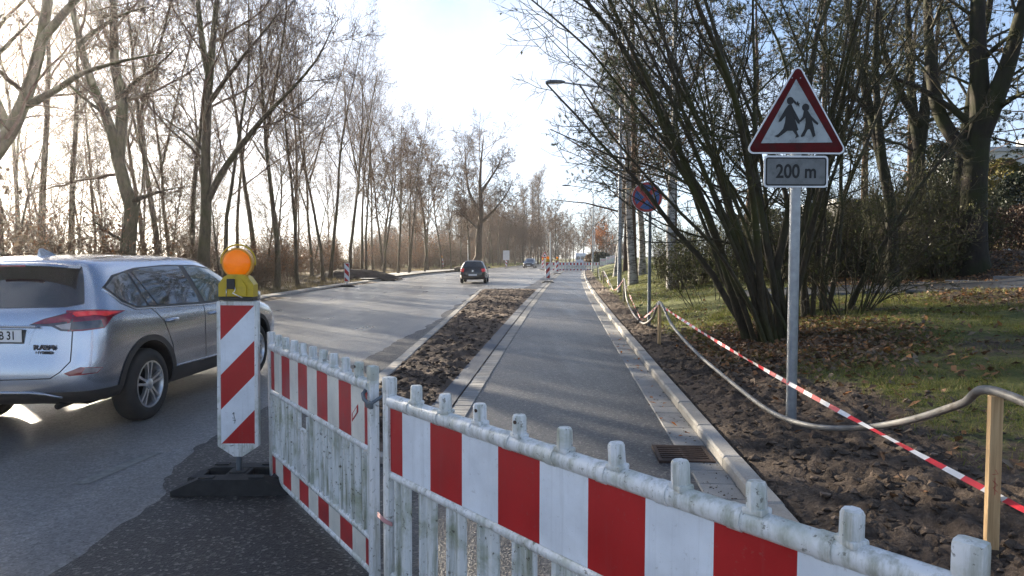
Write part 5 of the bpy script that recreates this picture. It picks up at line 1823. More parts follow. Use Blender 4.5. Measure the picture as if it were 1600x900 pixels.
    skin.patch('windscreen', [(-0.56, 1.53), (-0.74, 1.16), (0.74, 1.16), (0.56, 1.53)], to3, d, 0.005, gl, root, 0.08)
    for s in (-1, 1):
        skin.patch('head_lamp', [(s * 0.45, 0.78), (s * 0.75, 0.86), (s * 0.84, 0.80), (s * 0.60, 0.72)], to3, d, 0.006, M_['head_lamp'], root, 0.06)
    tag(root, 'silver estate suv driving past the striped beacon, seen from behind', 'car')
    return root
make_suv()

# --- smaller cars ---------------------------------------------------------
def make_hatch(name, k_, paint_, loc, head, lab, oncoming=False):
    root = empty(name, loc, head)
    rows = [(-1.82, 1.88, 0.66, 0.24, 0.22, 0.22, 1.0),
            (-1.92, 1.96, 0.79, 0.30, 0.24, 0.28, 0.9),
            (-1.98, 2.00, 0.83, 0.45, 0.42, 0.45, 0.8),
            (-1.97, 1.98, 0.84, 0.68, 0.66, 0.62, 0.75),
            (-1.92, 1.90, 0.835, 0.86, 0.84, 0.74, 0.75),
            (-1.87, 1.35, 0.80, 0.98, 0.95, 0.92, 0.75),
            (-1.72, 0.85, 0.69, 1.20, 1.18, 1.18, 0.75),
            (-1.60, 0.45, 0.59, 1.37, 1.36, 1.37, 0.75),
            (-1.55, 0.30, 0.50, 1.42, 1.425, 1.42, 0.8),
            (-1.30, 0.05, 0.25, 1.45, 1.455, 1.445, 1.0)]
    hull = car_body(rows, nside=7, subs=2)
    sk = Skin(hull)
    RA, FA, WR = -1.22, 1.25, 0.31
    me = cut_arches(hull, [(RA, WR, 0.36, 0.84), (FA, WR, 0.36, 0.84)], M_['well'], paint_)
    cut_flat(me, 0.33); split_low(me, lambda x, y: 0.33)
    separate(me, root, ['body', 'wheel_well', 'lower_cladding'], [paint_, M_['well'], M_['cladding']])
    gl = M_['glass']
    for (to3, d) in (SIDE_R, SIDE_L):
        sk.patch('side_window', [(-1.45, 1.03), (-0.42, 0.99), (-0.46, 1.36), (-1.15, 1.34)], to3, d, 0.006, gl, root, 0.1)
        sk.patch('side_window', [(-0.34, 0.985), (0.80, 0.97), (0.45, 1.22), (0.20, 1.35), (-0.38, 1.365)], to3, d, 0.006, gl, root, 0.1)
        sk.line('door_gap', [(-0.38, 0.96), (-0.38, 0.34)], to3, d, 0.006, M_['well'], root)
    to3, d = REAR
    sk.patch('rear_window', [(-0.50, 1.355), (-0.64, 1.02), (0.64, 1.02), (0.50, 1.355)], to3, d, 0.006, gl, root, 0.08)
    pl = sk.patch('number_plate', [(-0.26, 0.60), (0.26, 0.60), (0.26, 0.49), (-0.26, 0.49)] if True else [], to3, d, 0.010, M_['plate'], root, 0.1)
    MB().tube([(-1.975, 0, 0.80), (-1.985, 0, 0.80)], 0.06, 16).build('badge', M_['chrome'], root, smooth=True, angle=40)
    for s in (-1, 1):
        dv = Vector((1.0, -0.55 * s, 0)).normalized()
        rt = Vector((dv.y, -dv.x, 0)).normalized() * (1 if s < 0 else -1)
        org = Vector((-1.85, 0.68 * s, 0.82)) - dv * 3
        sk.patch('tail_lamp', [(-0.14, 0.11), (0.12, 0.13), (0.17, -0.04), (-0.12, -0.10)], (lambda u, v, rt=rt, org=org: org + rt * u + Vector((0, 0, v))), dv, 0.008, M_['tail_lit'], root, 0.05)
        sk.patch('reflector', [(-0.02, -0.40), (0.10, -0.40), (0.10, -0.44), (-0.02, -0.44)], (lambda u, v, rt=rt, org=org: org + rt * u + Vector((0, 0, v))), dv, 0.008, M_['tail_red'], root, 0.05)
    to3, d = FRONT
    sk.patch('windscreen', [(-0.52, 1.36), (-0.66, 1.0), (0.66, 1.0), (0.52, 1.36)], to3, d, 0.006, gl, root, 0.08)
    sk.patch('grille', [(-0.5, 0.66), (0.5, 0.66), (0.42, 0.52), (-0.42, 0.52)], to3, d, 0.006, M_['black'], root, 0.08)
    sk.patch('number_plate', [(-0.26, 0.50), (0.26, 0.50), (0.26, 0.39), (-0.26, 0.39)], to3, d, 0.010, M_['plate'], root, 0.1)
    for s in (-1, 1):
        sk.patch('head_lamp', [(s * 0.45, 0.72), (s * 0.72, 0.78), (s * 0.78, 0.68), (s * 0.5, 0.62)], to3, d, 0.008, M_['head_lamp'], root, 0.05)
        for x in (RA, FA): make_wheel(root, x, s * 0.735, WR, WR, 0.195, 0.205, s, full=False)
        MB().box((0.62, s * 0.90, 0.99), (0.10, 0.16, 0.11), bev=0.03).build('wing_mirror', paint_, root, smooth=True, angle=50)
    root.scale = (k_, k_, k_)
    tag(root, lab, 'car')
    return root
make_hatch('hatchback_car', 1.0, M_['carblack'], (-2.42, 44.6, 0.0), R(90 - 1.0), 'small black hatchback driving away in the middle of the road')
make_hatch('oncoming_car', 1.04, M_['cargrey'], (2.75, 104.0, 0.0), R(-90 - 8), 'dark grey car coming towards the viewer far down the road')

def make_van(loc, head):
    root = empty('van', loc, head)
    prof = [(-2.7, 0.35), (-2.75, 0.6), (-2.7, 2.45), (-2.55, 2.62), (0.9, 2.60), (1.25, 2.45), (1.85, 1.45), (2.55, 1.12), (2.72, 0.75), (2.70, 0.35)]
    MY = Matrix(((1, 0, 0, 0), (0, 0, 1, 0), (0, 1, 0, 0), (0, 0, 0, 1)))
    mb = MB()
    sect = [(-0.98, 0.92), (-0.90, 1.0), (0.90, 1.0), (0.98, 0.92)]
    vs, fs = [], []
    n = len(prof)
    for (y, k) in sect:
        for (x, z) in prof: vs.append((x * (0.97 if k < 1 else 1), y, 0.35 + (z - 0.35) * (0.97 if k < 1 else 1)))
    for i in range(3):
        for q in range(n): fs.append((i * n + q, i * n + (q + 1) % n, (i + 1) * n + (q + 1) % n, (i + 1) * n + q))
    fs += [tuple(range(n)), tuple(range(4 * n - 1, 3 * n - 1, -1))]
    b = mb.add(vs, fs).build('body', M_['vanwhite'], root, smooth=True, angle=30)
    bm = bmesh.new(); bm.from_mesh(b.data); bmesh.ops.recalc_face_normals(bm, faces=bm.faces[:]); bm.to_mesh(b.data); bm.free()
    MB().add([(1.31, -0.80, 2.38), (1.31, 0.80, 2.38), (1.87, 0.86, 1.50), (1.87, -0.86, 1.50)], [(0, 1, 2, 3)], M=Matrix.Translation((0.02, 0, 0.02))).build('windscreen', M_['glass'], root)
    for s in (-1, 1):
        MB().add([(0.2, s * 0.985, 1.45), (1.55, s * 0.985, 1.45), (1.15, s * 0.985, 2.25), (0.2, s * 0.985, 2.25)], [(0, 1, 2, 3)]).build('side_window', M_['glass'], root)
        for x in (-1.7, 1.75): make_wheel(root, x, s * 0.86, 0.35, 0.35, 0.22, 0.2, s, full=False)
        MB().box((-2.77, s * 0.42, 1.75), (0.02, 0.62, 0.6), bev=0.005).build('rear_window', M_['glass'], root)
        MB().box((-2.77, s * 0.86, 1.1), (0.03, 0.12, 0.4), bev=0.01).build('tail_lamp', M_['tail_red'], root)
    root.scale = (0.88, 0.88, 0.88)
    tag(root, 'white van parked behind the far barrier row', 'van')
make_van((11.4, 113.0, 0.0), R(90 - 8))
# ------------------------------------------------------------------ trees
UP = np.array([0, 0, 1.0])
def nrm(a): return a / np.maximum(np.linalg.norm(a, axis=-1, keepdims=True), 1e-9)

def tubes(P, Rr, sides):
    """P (B,n,3), Rr (B,n) -> verts, quads"""
    B, n, _ = P.shape
    T = nrm(np.gradient(P, axis=1))
    t0 = T.mean(1)
    a = np.where(np.abs(t0[:, 2:3]) < 0.8, UP[None], np.array([[1.0, 0, 0]]))
    u = nrm(np.cross(T, a[:, None, :])); w = np.cross(T, u)
    ang = np.arange(sides) * 2 * np.pi / sides
    V = P[:, :, None, :] + Rr[:, :, None, None] * (u[:, :, None, :] * np.cos(ang)[None, None, :, None] + w[:, :, None, :] * np.sin(ang)[None, None, :, None])
    idx = np.arange(B * n * sides).reshape(B, n, sides)
    nx = np.roll(idx, -1, axis=2)
    q = np.stack([idx[:, :-1], nx[:, :-1], nx[:, 1:], idx[:, 1:]], -1).reshape(-1, 4)
    return V.reshape(-1, 3), q

def walk(rng, p, d, Ln, n, wander, up):
    B = len(p)
    P = np.zeros((B, n, 3)); P[:, 0] = p
    d = nrm(d.copy())
    up = np.asarray(up, float)
    for i in range(1, n):
        d = nrm(d + rng.normal(0, wander, (B, 3)) + (UP * up if up.ndim == 0 else UP * up[:, None]))
        P[:, i] = P[:, i - 1] + d * (Ln / (n - 1))[:, None]
    return P

def kids(rng, P, Rr, cnt, t0, ang, angj, ratio, rr, n, wander, up, rmin, t1=1.0, lenpow=0.6, Lfix=None):
    B, m, _ = P.shape
    Lp = np.linalg.norm(np.diff(P, axis=1), axis=2).sum(1)
    idx = np.repeat(np.arange(B), cnt)
    kk = np.tile(np.arange(cnt), B)
    t = t0 + (t1 - t0) * (kk + rng.random(len(idx))) / cnt
    f = t * (m - 1); i0 = np.minimum(f.astype(int), m - 2); fr = (f - i0)
    p = P[idx, i0] * (1 - fr)[:, None] + P[idx, i0 + 1] * fr[:, None]
    tg = nrm(P[idx, i0 + 1] - P[idx, i0])
    rp = Rr[idx, i0] * (1 - fr) + Rr[idx, i0 + 1] * fr
    a = np.where(np.abs(tg[:, 2:3]) < 0.9, UP[None], np.array([[1.0, 0, 0]]))
    u = nrm(np.cross(tg, a)); w = np.cross(tg, u)
    az = kk * 2.4 + rng.random(len(idx)) * 1.6 + idx * 1.7
    al = R(ang) + rng.normal(0, R(angj), len(idx))
    d = tg * np.cos(al)[:, None] + (u * np.cos(az)[:, None] + w * np.sin(az)[:, None]) * np.sin(al)[:, None]
    Ln = (Lp[idx] if Lfix is None else Lfix) * ratio * (1.2 - lenpow * t) * rng.uniform(0.6, 1.25, len(idx))
    Q = walk(rng, p, d, Ln, n, wander, up)
    r0 = np.maximum(rp * rr * rng.uniform(0.75, 1.1, len(idx)), rmin)
    taper = np.linspace(1, 0.35, n)[None]
    return Q, np.maximum(r0[:, None] * taper, rmin * 0.6)

class Sk:
    def __init__(s): s.trunk, s.crown, s.leaf = [], [], []
    def add(s, P, Rr, sides, trunk=False): (s.trunk if trunk else s.crown).append(tubes(P, Rr, sides))
    @staticmethod
    def join(parts):
        V, Q, b = [], [], 0
        for v, q in parts:
            V.append(v); Q.append(q + b); b += len(v)
        return np.concatenate(V), np.concatenate(Q)
    def build(s, name, mt, mc, ml=None, root=None):
        root = root or empty(name)
        v, q = s.join(s.trunk)
        link('trunk', mesh_arrays('trunk', v, quads=q), root, [mt])
        if s.crown:
            v, q = s.join(s.crown)
            n0 = len(v); qm = np.zeros(len(q), int); tr = None
            mats = [mc]
            if s.leaf and ml is not None:
                lv = np.concatenate([a for a, _ in s.leaf]); b = 0; lf = []
                for a, f in s.leaf: lf.append(f + b); b += len(a)
                lf = np.concatenate(lf)
                v = np.concatenate([v, lv])
                if lf.shape[1] == 4:
                    q = np.concatenate([q, lf + n0]); qm = np.concatenate([qm, np.ones(len(lf), int)])
                else: tr = lf + n0
                mats = [mc, ml]
            me = mesh_arrays('crown', v, quads=q, tris=tr, qm=qm, tm=None if tr is None else np.ones(len(tr), int))
            link('crown', me, root, mats)
        return root

def leaf_quads(rng, P, size, drop=0.0):
    n = len(P)
    d = nrm(rng.normal(0, 1, (n, 3))); d2 = nrm(np.cross(d, rng.normal(0, 1, (n, 3))))
    s = size[:, None] if hasattr(size, '__len__') else size
    V = np.stack([P - d * s, P + d2 * s * 0.55, P + d * s, P - d2 * s * 0.55], 1)
    V[..., 2] -= drop
    return V.reshape(-1, 3), np.arange(n * 4).reshape(n, 4)

def sample_on(rng, P, n):
    b = rng.integers(0, len(P), n); f = rng.random(n) * (P.shape[1] - 1); i = np.minimum(f.astype(int), P.shape[1] - 2); fr = (f - i)[:, None]
    return P[b, i] * (1 - fr) + P[b, i + 1] * fr

def bare_tree(seed, H, r, first=0.35, limbs=15, spread=42, ratio=0.42, sub=(7, 6, 4), lean=0.05, wander=0.05, fork=False, leaves=0, leaf_mat='brown_leaf', up=0.06, bark='bark', name='bare_tree', tw=0.0052, leaf_size=0.045):
    rng = np.random.default_rng(seed)
    s = Sk()
    d0 = np.array([[rng.normal(0, lean), rng.normal(0, lean), 1.0]])
    T = walk(rng, np.array([[0, 0, -0.15]]), d0, np.array([H]), 14, wander, 0.03)
    tr = (r * (1 - np.linspace(0, 1, 14) ** 0.9 * 0.86))[None]
    tr[:, 0] *= 1.35; tr[:, 1] *= 1.02
    s.add(T, tr, 10, True)
    if fork:
        F, fr = kids(rng, T, tr, 2, 0.30, 22, 4, 0.72, 0.75, 11, 0.06, 0.05, 0.02, t1=0.5, lenpow=0.2)
        s.add(F, fr, 8, True)
        L1a, R1a = kids(rng, F, fr, limbs // 2, 0.2, spread, 10, ratio * 1.1, 0.5, 8, 0.10, up, 0.012)
    L1, R1 = kids(rng, T, tr, limbs, first, spread, 10, ratio, 0.48, 8, 0.09, up, 0.014)
    if fork: L1 = np.concatenate([L1, L1a]); R1 = np.concatenate([R1, R1a])
    s.add(L1, R1, 5)
    L2, R2 = kids(rng, L1, R1, sub[0], 0.15, 42, 12, 0.45, 0.5, 6, 0.13, up * 0.8, tw * 1.7)
    s.add(L2, R2, 4)
    L3, R3 = kids(rng, L2, R2, sub[1], 0.1, 42, 14, 0.5, 0.55, 4, 0.16, 0.04, tw * 1.15)
    s.add(L3, R3, 3)
    L4, R4 = kids(rng, L3, R3, sub[2], 0.1, 40, 14, 0.6, 0.7, 3, 0.2, 0.02, tw)
    s.add(L4, R4, 3)
    if leaves:
        s.leaf.append(leaf_quads(rng, sample_on(rng, L4, leaves), rng.uniform(0.6, 1.2, leaves) * leaf_size, 0.02))
    return s.build(name, M_[bark], M_['twig'], M_[leaf_mat] if leaves else None)

def plant(src, x, y, sc=1.0, rz=0.0, z=None, first=False, tilt=(0, 0), label=None, group=None, cat='tree', name=None):
    o = src if first else copy_tree(src)
    o.location = (x, y, (gz(x, y) if z is None else z) - 0.03)
    o.scale = (sc, sc, sc); o.rotation_euler = (tilt[0], tilt[1], rz)
    tag(o, label, cat, group)
    return o

# ---- named trees on the left: limbs laid out as in the picture, at their own distance
def hero(name, seed, paths, bark, label, leaves=0, dens=(9, 7, 6, 4), tw=0.0055, twig='twig', wob=0.25, kidlen=0.34, up=0.03):
    """paths: list of (list of 3-D points, r0, r1); first is the trunk"""
    rng = np.random.default_rng(seed)
    base = Vector(paths[0][0][0])
    s = Sk()
    lim = []
    for k, (pts, r0, r1) in enumerate(paths):
        P = np.array([np.array(Vector(p) - base) for p in spline(pts, 5)])
        n = len(P)
        # resample to 16 points
        seg = np.concatenate([[0], np.cumsum(np.linalg.norm(np.diff(P, axis=0), axis=1))])
        t = np.linspace(0, seg[-1], 16)
        P = np.stack([np.interp(t, seg, P[:, i]) for i in range(3)], -1)
        P[1:] += rng.normal(0, 0.02 * wob, (15, 3)) * np.linspace(0.3, 1, 15)[:, None]
        rr = np.linspace(r0, r1, 16)
        if k == 0: rr[0] *= 1.3; rr[1] *= 1.05
        s.add(P[None], rr[None], 12, True)
        lim.append((P[None], rr[None]))
    LP = np.concatenate([a for a, _ in lim[0:]]); LR = np.concatenate([b for _, b in lim[0:]])
    fk = np.minimum(LR, 0.12)
    L2, R2 = kids(rng, LP, fk, dens[0], 0.35, 48, 14, kidlen, 0.42, 8, 0.12, up, 0.012)
    s.add(L2, R2, 5)
    L3, R3 = kids(rng, L2, R2, dens[1], 0.12, 42, 14, 0.46, 0.52, 6, 0.15, up, 0.008)
    s.add(L3, R3, 4)
    L4, R4 = kids(rng, L3, R3, dens[2], 0.1, 42, 14, 0.5, 0.6, 4, 0.18, 0.03, tw * 1.15)
    s.add(L4, R4, 3)
    L5, R5 = kids(rng, L4, R4, dens[3], 0.1, 40, 14, 0.6, 0.75, 3, 0.2, 0.02, tw)
    s.add(L5, R5, 3)
    if leaves:
        s.leaf.append(leaf_quads(rng, sample_on(rng, L5, leaves), rng.uniform(0.6, 1.2, leaves) * 0.04, 0.02))
    o = s.build(name, M_[bark], M_[twig], M_['brown_leaf'] if leaves else None)
    o.location = base
    tag(o, label, 'tree')
    return o

def c1(x, y, d): return atd(x / 2.0933, y / 2.0933, d)       # outline units of the left crop
def foot_of(px, d):
    x = (px - 800) / FPX * d
    return Vector((x, d, gz(x, d) - 0.1))
# leaning tree at the left edge
hero('roadside_tree', 21, [
    ([foot_of(-62, 15.5), c1(-90, 640, 15.5), c1(-30, 520, 15.5), c1(30, 440, 15.4), c1(80, 330, 15.3), c1(115, 220, 15.2), c1(148, 60, 15.0), c1(175, -180, 14.8), c1(185, -420, 14.6)], 0.235, 0.05),
    ([c1(92, 345, 15.3), c1(190, 290, 15.0), c1(270, 240, 14.6), c1(400, 200, 14.2), c1(560, 170, 13.8)], 0.085, 0.007),
    ([c1(30, 440, 15.4), c1(-40, 260, 15.8), c1(-80, 60, 16.2), c1(-100, -200, 16.6)], 0.13, 0.03),
    ([c1(130, 140, 15.1), c1(230, 20, 14.7), c1(380, -120, 14.3), c1(520, -200, 14.0)], 0.10, 0.007),
    ([c1(0, 170, 15.6), c1(80, 90, 15.2), c1(150, 20, 15.0)], 0.05, 0.006),
    ], 'bark', 'thick leaning bare tree cut off by the left picture edge', dens=(7, 6, 5, 4))
# forked tree above the silver car
hero('roadside_tree', 22, [
    ([foot_of(197, 22), c1(414, 880, 22), c1(424, 740, 22), c1(430, 655, 22), c1(396, 580, 22), c1(378, 470, 22), c1(345, 375, 21.9), c1(292, 250, 21.8), c1(255, 110, 21.6), c1(225, -40, 21.4), c1(190, -260, 21)], 0.265, 0.04),
    ([c1(384, 520, 22), c1(398, 400, 22.2), c1(396, 310, 22.4), c1(376, 210, 22.6), c1(372, 40, 22.8), c1(365, -160, 23), c1(350, -350, 23)], 0.20, 0.04),
    ([c1(430, 660, 22), c1(480, 640, 21.6), c1(530, 625, 21.2), c1(585, 612, 20.8)], 0.09, 0.007),
    ([c1(398, 320, 22.4), c1(440, 270, 22.0), c1(520, 210, 21.4), c1(600, 130, 20.8)], 0.09, 0.007),
    ([c1(408, 790, 22), c1(370, 770, 21.7), c1(330, 740, 21.2), c1(290, 715, 20.6)], 0.07, 0.006),
    ([c1(262, 140, 21.6), c1(330, 90, 21.2), c1(420, 40, 20.6), c1(520, 20, 20)], 0.08, 0.006),
    ([c1(345, 375, 21.9), c1(250, 300, 21.6), c1(160, 200, 21.2)], 0.06, 0.006),
    ], 'bark', 'forked mossy tree directly above the silver car roof', dens=(8, 6, 6, 4))
# tall tree with the long limb sweeping right
hero('roadside_tree', 23, [
    ([foot_of(318, 24), c1(664, 880, 24), c1(674, 700, 24), c1(672, 540, 24), c1(678, 380, 24), c1(688, 240, 24), c1(700, 100, 24), c1(714, -60, 24), c1(722, -300, 24)], 0.225, 0.04),
    ([c1(680, 655, 24), c1(735, 550, 23.6), c1(850, 400, 23.0), c1(960, 285, 22.4), c1(1040, 190, 22.0), c1(1085, 95, 21.7), c1(1112, 50, 21.5)], 0.13, 0.007),
    ([c1(686, 260, 24), c1(662, 140, 24.2), c1(648, 0, 24.4), c1(640, -200, 24.6)], 0.13, 0.03),
    ([c1(690, 330, 24), c1(760, 230, 23.4), c1(850, 120, 22.8), c1(930, 20, 22.2)], 0.09, 0.007),
    ([c1(672, 500, 24), c1(600, 430, 24.4), c1(520, 380, 24.8)], 0.06, 0.006),
    ], 'bark', 'tall bare tree with one long limb sweeping up to the right', dens=(10, 7, 6, 4))
hero('roadside_tree', 24, [
    ([foot_of(712, 78), atd(745, 410, 78), atd(748, 370, 78), atd(752, 330, 78), atd(750, 290, 78), atd(752, 250, 78), atd(756, 212, 78)], 0.50, 0.03),
    ([atd(750, 350, 78), atd(770, 330, 77), atd(790, 305, 76), atd(800, 285, 75)], 0.17, 0.02),
    ([atd(751, 335, 78), atd(733, 300, 79), atd(728, 260, 79), atd(726, 220, 79)], 0.22, 0.02),
    ([atd(750, 360, 78), atd(728, 340, 78), atd(712, 325, 78)], 0.16, 0.03),
    ([atd(752, 300, 78), atd(775, 265, 77), atd(788, 240, 77)], 0.18, 0.03),
    ], 'bark2', 'big spreading bare tree rising behind the black car', dens=(15, 7, 5, 4), tw=0.013, kidlen=0.42)

# ---- the wood on the left
V_ = [bare_tree(31, 17, 0.145, 0.40, 17, 40, 0.30, (7, 6, 4), lean=0.02, wander=0.035),
      bare_tree(32, 18, 0.17, 0.38, 15, 38, 0.32, (7, 6, 4), fork=True, lean=0.03, wander=0.045),
      bare_tree(33, 15, 0.115, 0.36, 17, 42, 0.32, (7, 6, 4), leaves=1400, leaf_mat='dead_leaf', lean=0.02),
      bare_tree(34, 19, 0.16, 0.45, 16, 36, 0.30, (7, 6, 4), lean=0.05),
      bare_tree(35, 13, 0.09, 0.28, 17, 40, 0.36, (6, 6, 4), lean=0.06),
      bare_tree(36, 16, 0.13, 0.38, 15, 44, 0.32, (7, 6, 4), fork=True, leaves=1200, leaf_mat='brown_leaf', lean=0.03),
      bare_tree(37, 12, 0.08, 0.22, 15, 42, 0.38, (6, 6, 4), leaves=1000, leaf_mat='dead_leaf', wander=0.07)]
usedV = [False] * len(V_)
def put(i, x, y, sc, rz, lab, grp, tilt=(0, 0)):
    f = not usedV[i]; usedV[i] = True
    return plant(V_[i], x, y, sc, rz, first=f, tilt=tilt, label=lab, group=grp)
rt = random.Random(12)
# individual trunks seen in the picture: pixel column, distance, kind, scale
near = [(67, 26, 0, 1.0), (112, 30, 3, 0.95), (150, 34, 4, 1.0), (245, 33, 1, 0.95), (268, 38, 5, 0.95), (300, 31, 0, 0.92), (348, 29, 4, 1.15), (372, 40, 2, 1.0), (405, 35, 3, 0.9), (432, 33, 1, 0.88),
        (462, 44, 0, 0.95), (470, 36, 4, 1.15), (488, 50, 5, 0.95), (505, 42, 2, 0.95), (515, 46, 3, 0.85), (548, 52, 1, 0.88), (565, 56, 0, 0.9), (583, 50, 4, 1.1), (600, 58, 2, 0.92), (622, 62, 5, 0.9), (640, 66, 3, 0.72),
        (662, 64, 4, 1.05), (676, 70, 6, 1.1), (690, 84, 1, 0.80), (705, 90, 5, 0.85), (720, 98, 0, 0.8), (770, 104, 2, 0.8), (783, 112, 5, 0.8), (802, 120, 1, 0.72), (-70, 21, 1, 1.05), (8, 24, 4, 1.15), (30, 33, 5, 1.0), (-130, 27, 0, 1.1), (-210, 22, 3, 1.0), (-320, 19, 5, 1.0)]
near.sort()
_ord = ['first', 'second', 'third', 'fourth', 'fifth', 'sixth', 'seventh', 'eighth', 'ninth', 'tenth', 'eleventh', 'twelfth', 'thirteenth', 'fourteenth', 'fifteenth', 'sixteenth', 'seventeenth', 'eighteenth', 'nineteenth', 'twentieth', 'twenty-first', 'twenty-second', 'twenty-third', 'twenty-fourth', 'twenty-fifth', 'twenty-sixth', 'twenty-seventh', 'twenty-eighth', 'twenty-ninth', 'thirtieth', 'thirty-first']
_seen = [q for q in near if q[0] > 0]
for i, (px, d, kd, sc) in enumerate(near):
    x = (px - 800) / FPX * d
    x = min(x, float(XL(d)) - 1.6)
    put(kd, x, d, sc, rt.uniform(0, 6.28), ('slender bare tree at the front of the left wood, %s from the left picture edge' % _ord[_seen.index((px, d, kd, sc))]) if px > 0 else 'bare roadside tree beyond the left picture edge', 'trees at the front edge of the left wood', (rt.uniform(-0.025, 0.025), rt.uniform(-0.03, 0.03)))
cnt = 0
for i in range(15):
    d = 34 + 95 * rt.random() ** 1.1
    x = float(XL(d)) - 5 - 15 * rt.random()
    put(rt.choice([0, 1, 2, 3, 4, 5, 6]), x, d, rt.uniform(0.72, 1.0), rt.uniform(0, 6.28), 'bare tree deep inside the wood left of the road', 'trees deep in the left wood', (rt.uniform(-0.06, 0.06), rt.uniform(-0.06, 0.06)))
# brownish trees around the bend
Vb = bare_tree(41, 13, 0.20, 0.25, 18, 44, 0.40, (7, 6, 4), leaves=5200, leaf_mat='dead_leaf', tw=0.012, leaf_size=0.085)
plant(Vb, (668 - 800) / FPX * 76, 76, 1.0, 0.5, first=True, label='rust tinged tree still holding withered leaves, left of the big spreading tree', group='withered trees')
for px, d, sc, lab in ((735, 88, 0.9, 'rust tinged tree behind the big spreading tree'), (600, 70, 0.9, 'brown leaved tree among the bare trunks above the left beacon'), (868, 150, 1.0, 'brownish tree past the end of the road'), (792, 128, 0.9, 'brownish tree left of the oncoming car')):
    plant(Vb, (px - 800) / FPX * d, d, sc, rt.uniform(0, 6), label=lab, group='withered trees')
Vp = bare_tree(42, 19, 0.22, 0.12, 34, 14, 0.30, (7, 5, 4), up=0.10, bark='poplar', tw=0.016, name='poplar_tree')
for i, (px, d, sc, lab) in enumerate(((840, 158, 1.05, 'tallest slim poplar at the far bend'), (829, 150, 0.92, 'slim poplar left of the tallest one'), (818, 144, 0.82, 'shorter slim poplar at the far bend'))):
    plant(Vp, (px - 800) / FPX * d, d, sc, i * 1.3, first=(i == 0), label=lab, group='poplars at the far bend')
Vf = bare_tree(43, 12, 0.20, 0.22, 18, 42, 0.42, (7, 6, 4), tw=0.018, bark='poplar')
fl = [(858, 165), (872, 180), (884, 170), (896, 200), (805, 138), (814, 165), (846, 185), (862, 210), (903, 225), (912, 190), (924, 175), (936, 160), (878, 240), (780, 150), (765, 140), (948, 150), (890, 215)]
for i, (px, d) in enumerate(fl):
    plant(Vf, (px - 800) / FPX * d, d, rt.uniform(0.8, 1.05), i * 0.9, first=(i == 0), label='pale bare tree in the distance where the road bends away', group='trees at the far bend')
Vo = bare_tree(44, 8, 0.14, 0.2, 16, 46, 0.42, (6, 6, 4), leaves=4200, leaf_mat='orange_leaf', tw=0.012, leaf_size=0.09)
for i, (px, d, sc, lab) in enumerate(((928, 128, 0.9, 'orange leaved tree behind the far lamp posts'), (944, 118, 0.7, 'small orange leaved tree right of the far lamp posts'))):
    plant(Vo, (px - 800) / FPX * d, d, sc, i * 2.0, first=(i == 0), label=lab, group='orange trees')

for i in range(46):      # the far wall of the wood closing the view
    d = 125 + 95 * rt.random(); px = 630 + 330 * rt.random()
    x = (px - 800) / FPX * d
    if float(XL(d)) - 2.5 < x < float(CX(d)) + 5: x = float(XL(d)) - 3 - 14 * rt.random()
    plant(Vf if i % 2 else Vb, x, d, rt.uniform(0.7, 1.0), i * 0.7, label='brownish tree in the far wood beyond the bend' if i % 2 == 0 else 'pale bare tree in the distance where the road bends away', group='far wood beyond the bend' if i % 2 == 0 else 'trees at the far bend')
for i in range(15):      # thin trunks seen between the near ones at the left
    d = rt.uniform(36, 62); px = 8 + 300 * (i + rt.random()) / 15
    put(rt.choice([2, 4, 6]), (px - 800) / FPX * d, d, rt.uniform(0.75, 0.95), rt.uniform(0, 6.28), 'thin young tree standing back between the trunks above the silver car', 'thin trees behind the silver car', (rt.uniform(-0.03, 0.03), rt.uniform(-0.03, 0.03)))
Vl = bare_tree(38, 8.5, 0.075, 0.10, 20, 50, 0.46, (6, 6, 4), leaves=900, leaf_mat='dead_leaf', wander=0.08, lean=0.08, name='young_tree')
for i in range(14):
    d = 25 + 40 * (i / 14.0) + rt.uniform(-2, 2); px = 5 + 520 * ((i * 5) % 14) / 14.0
    x = min((px - 800) / FPX * d, float(XL(d)) - 3.0)
    plant(Vl, x, d, rt.uniform(0.65, 1.1), i * 1.1, first=(i == 0), label='low branching young tree with wide twiggy crown under the tall left trees', group='young trees under the left wood')
# ---- undergrowth on the left
def thicket(seed, H, stems, spread, leaves=0, leaf_mat='dead_leaf', leaf_size=0.03, twig='twig', name='shrub', tw=0.0045, base_r=0.35, sub=(6, 5), up=0.05, r=0.012):
    rng = np.random.default_rng(seed)
    a = rng.uniform(0, 2 * np.pi, stems)
    p = np.stack([np.cos(a) * base_r * rng.random(stems), np.sin(a) * base_r * rng.random(stems), np.full(stems, -0.05)], -1)
    d = np.stack([np.cos(a) * spread * rng.random(stems), np.sin(a) * spread * rng.random(stems), np.ones(stems)], -1)
    Lh = H * rng.uniform(0.55, 1.1, stems)
    S = walk(rng, p, d, Lh, 8, 0.10, up)
    rr = np.linspace(1, 0.3, 8)[None] * (r * rng.uniform(0.7, 1.4, stems))[:, None]
    root = empty(name)
    s = Sk()
    s.add(S, rr, 5, True)
    L2, R2 = kids(rng, S, rr, sub[0], 0.2, 38, 14, 0.36, 0.6, 5, 0.14, 0.05, tw)
    s.add(L2, R2, 3)
    L3, R3 = kids(rng, L2, R2, sub[1], 0.1, 42, 14, 0.5, 0.7, 3, 0.18, 0.03, tw * 0.8)
    s.add(L3, R3, 3)
    if leaves: s.leaf.append(leaf_quads(rng, sample_on(rng, L3, leaves), rng.uniform(0.6, 1.3, leaves) * leaf_size, 0.01))
    o = s.build(name, M_[twig], M_[twig], M_[leaf_mat] if leaves else None, root)
    for c in o.children:
        if c.name.startswith('trunk'): c.name = 'stems'
        elif c.name.startswith('crown'): c.name = 'twigs'
    return o
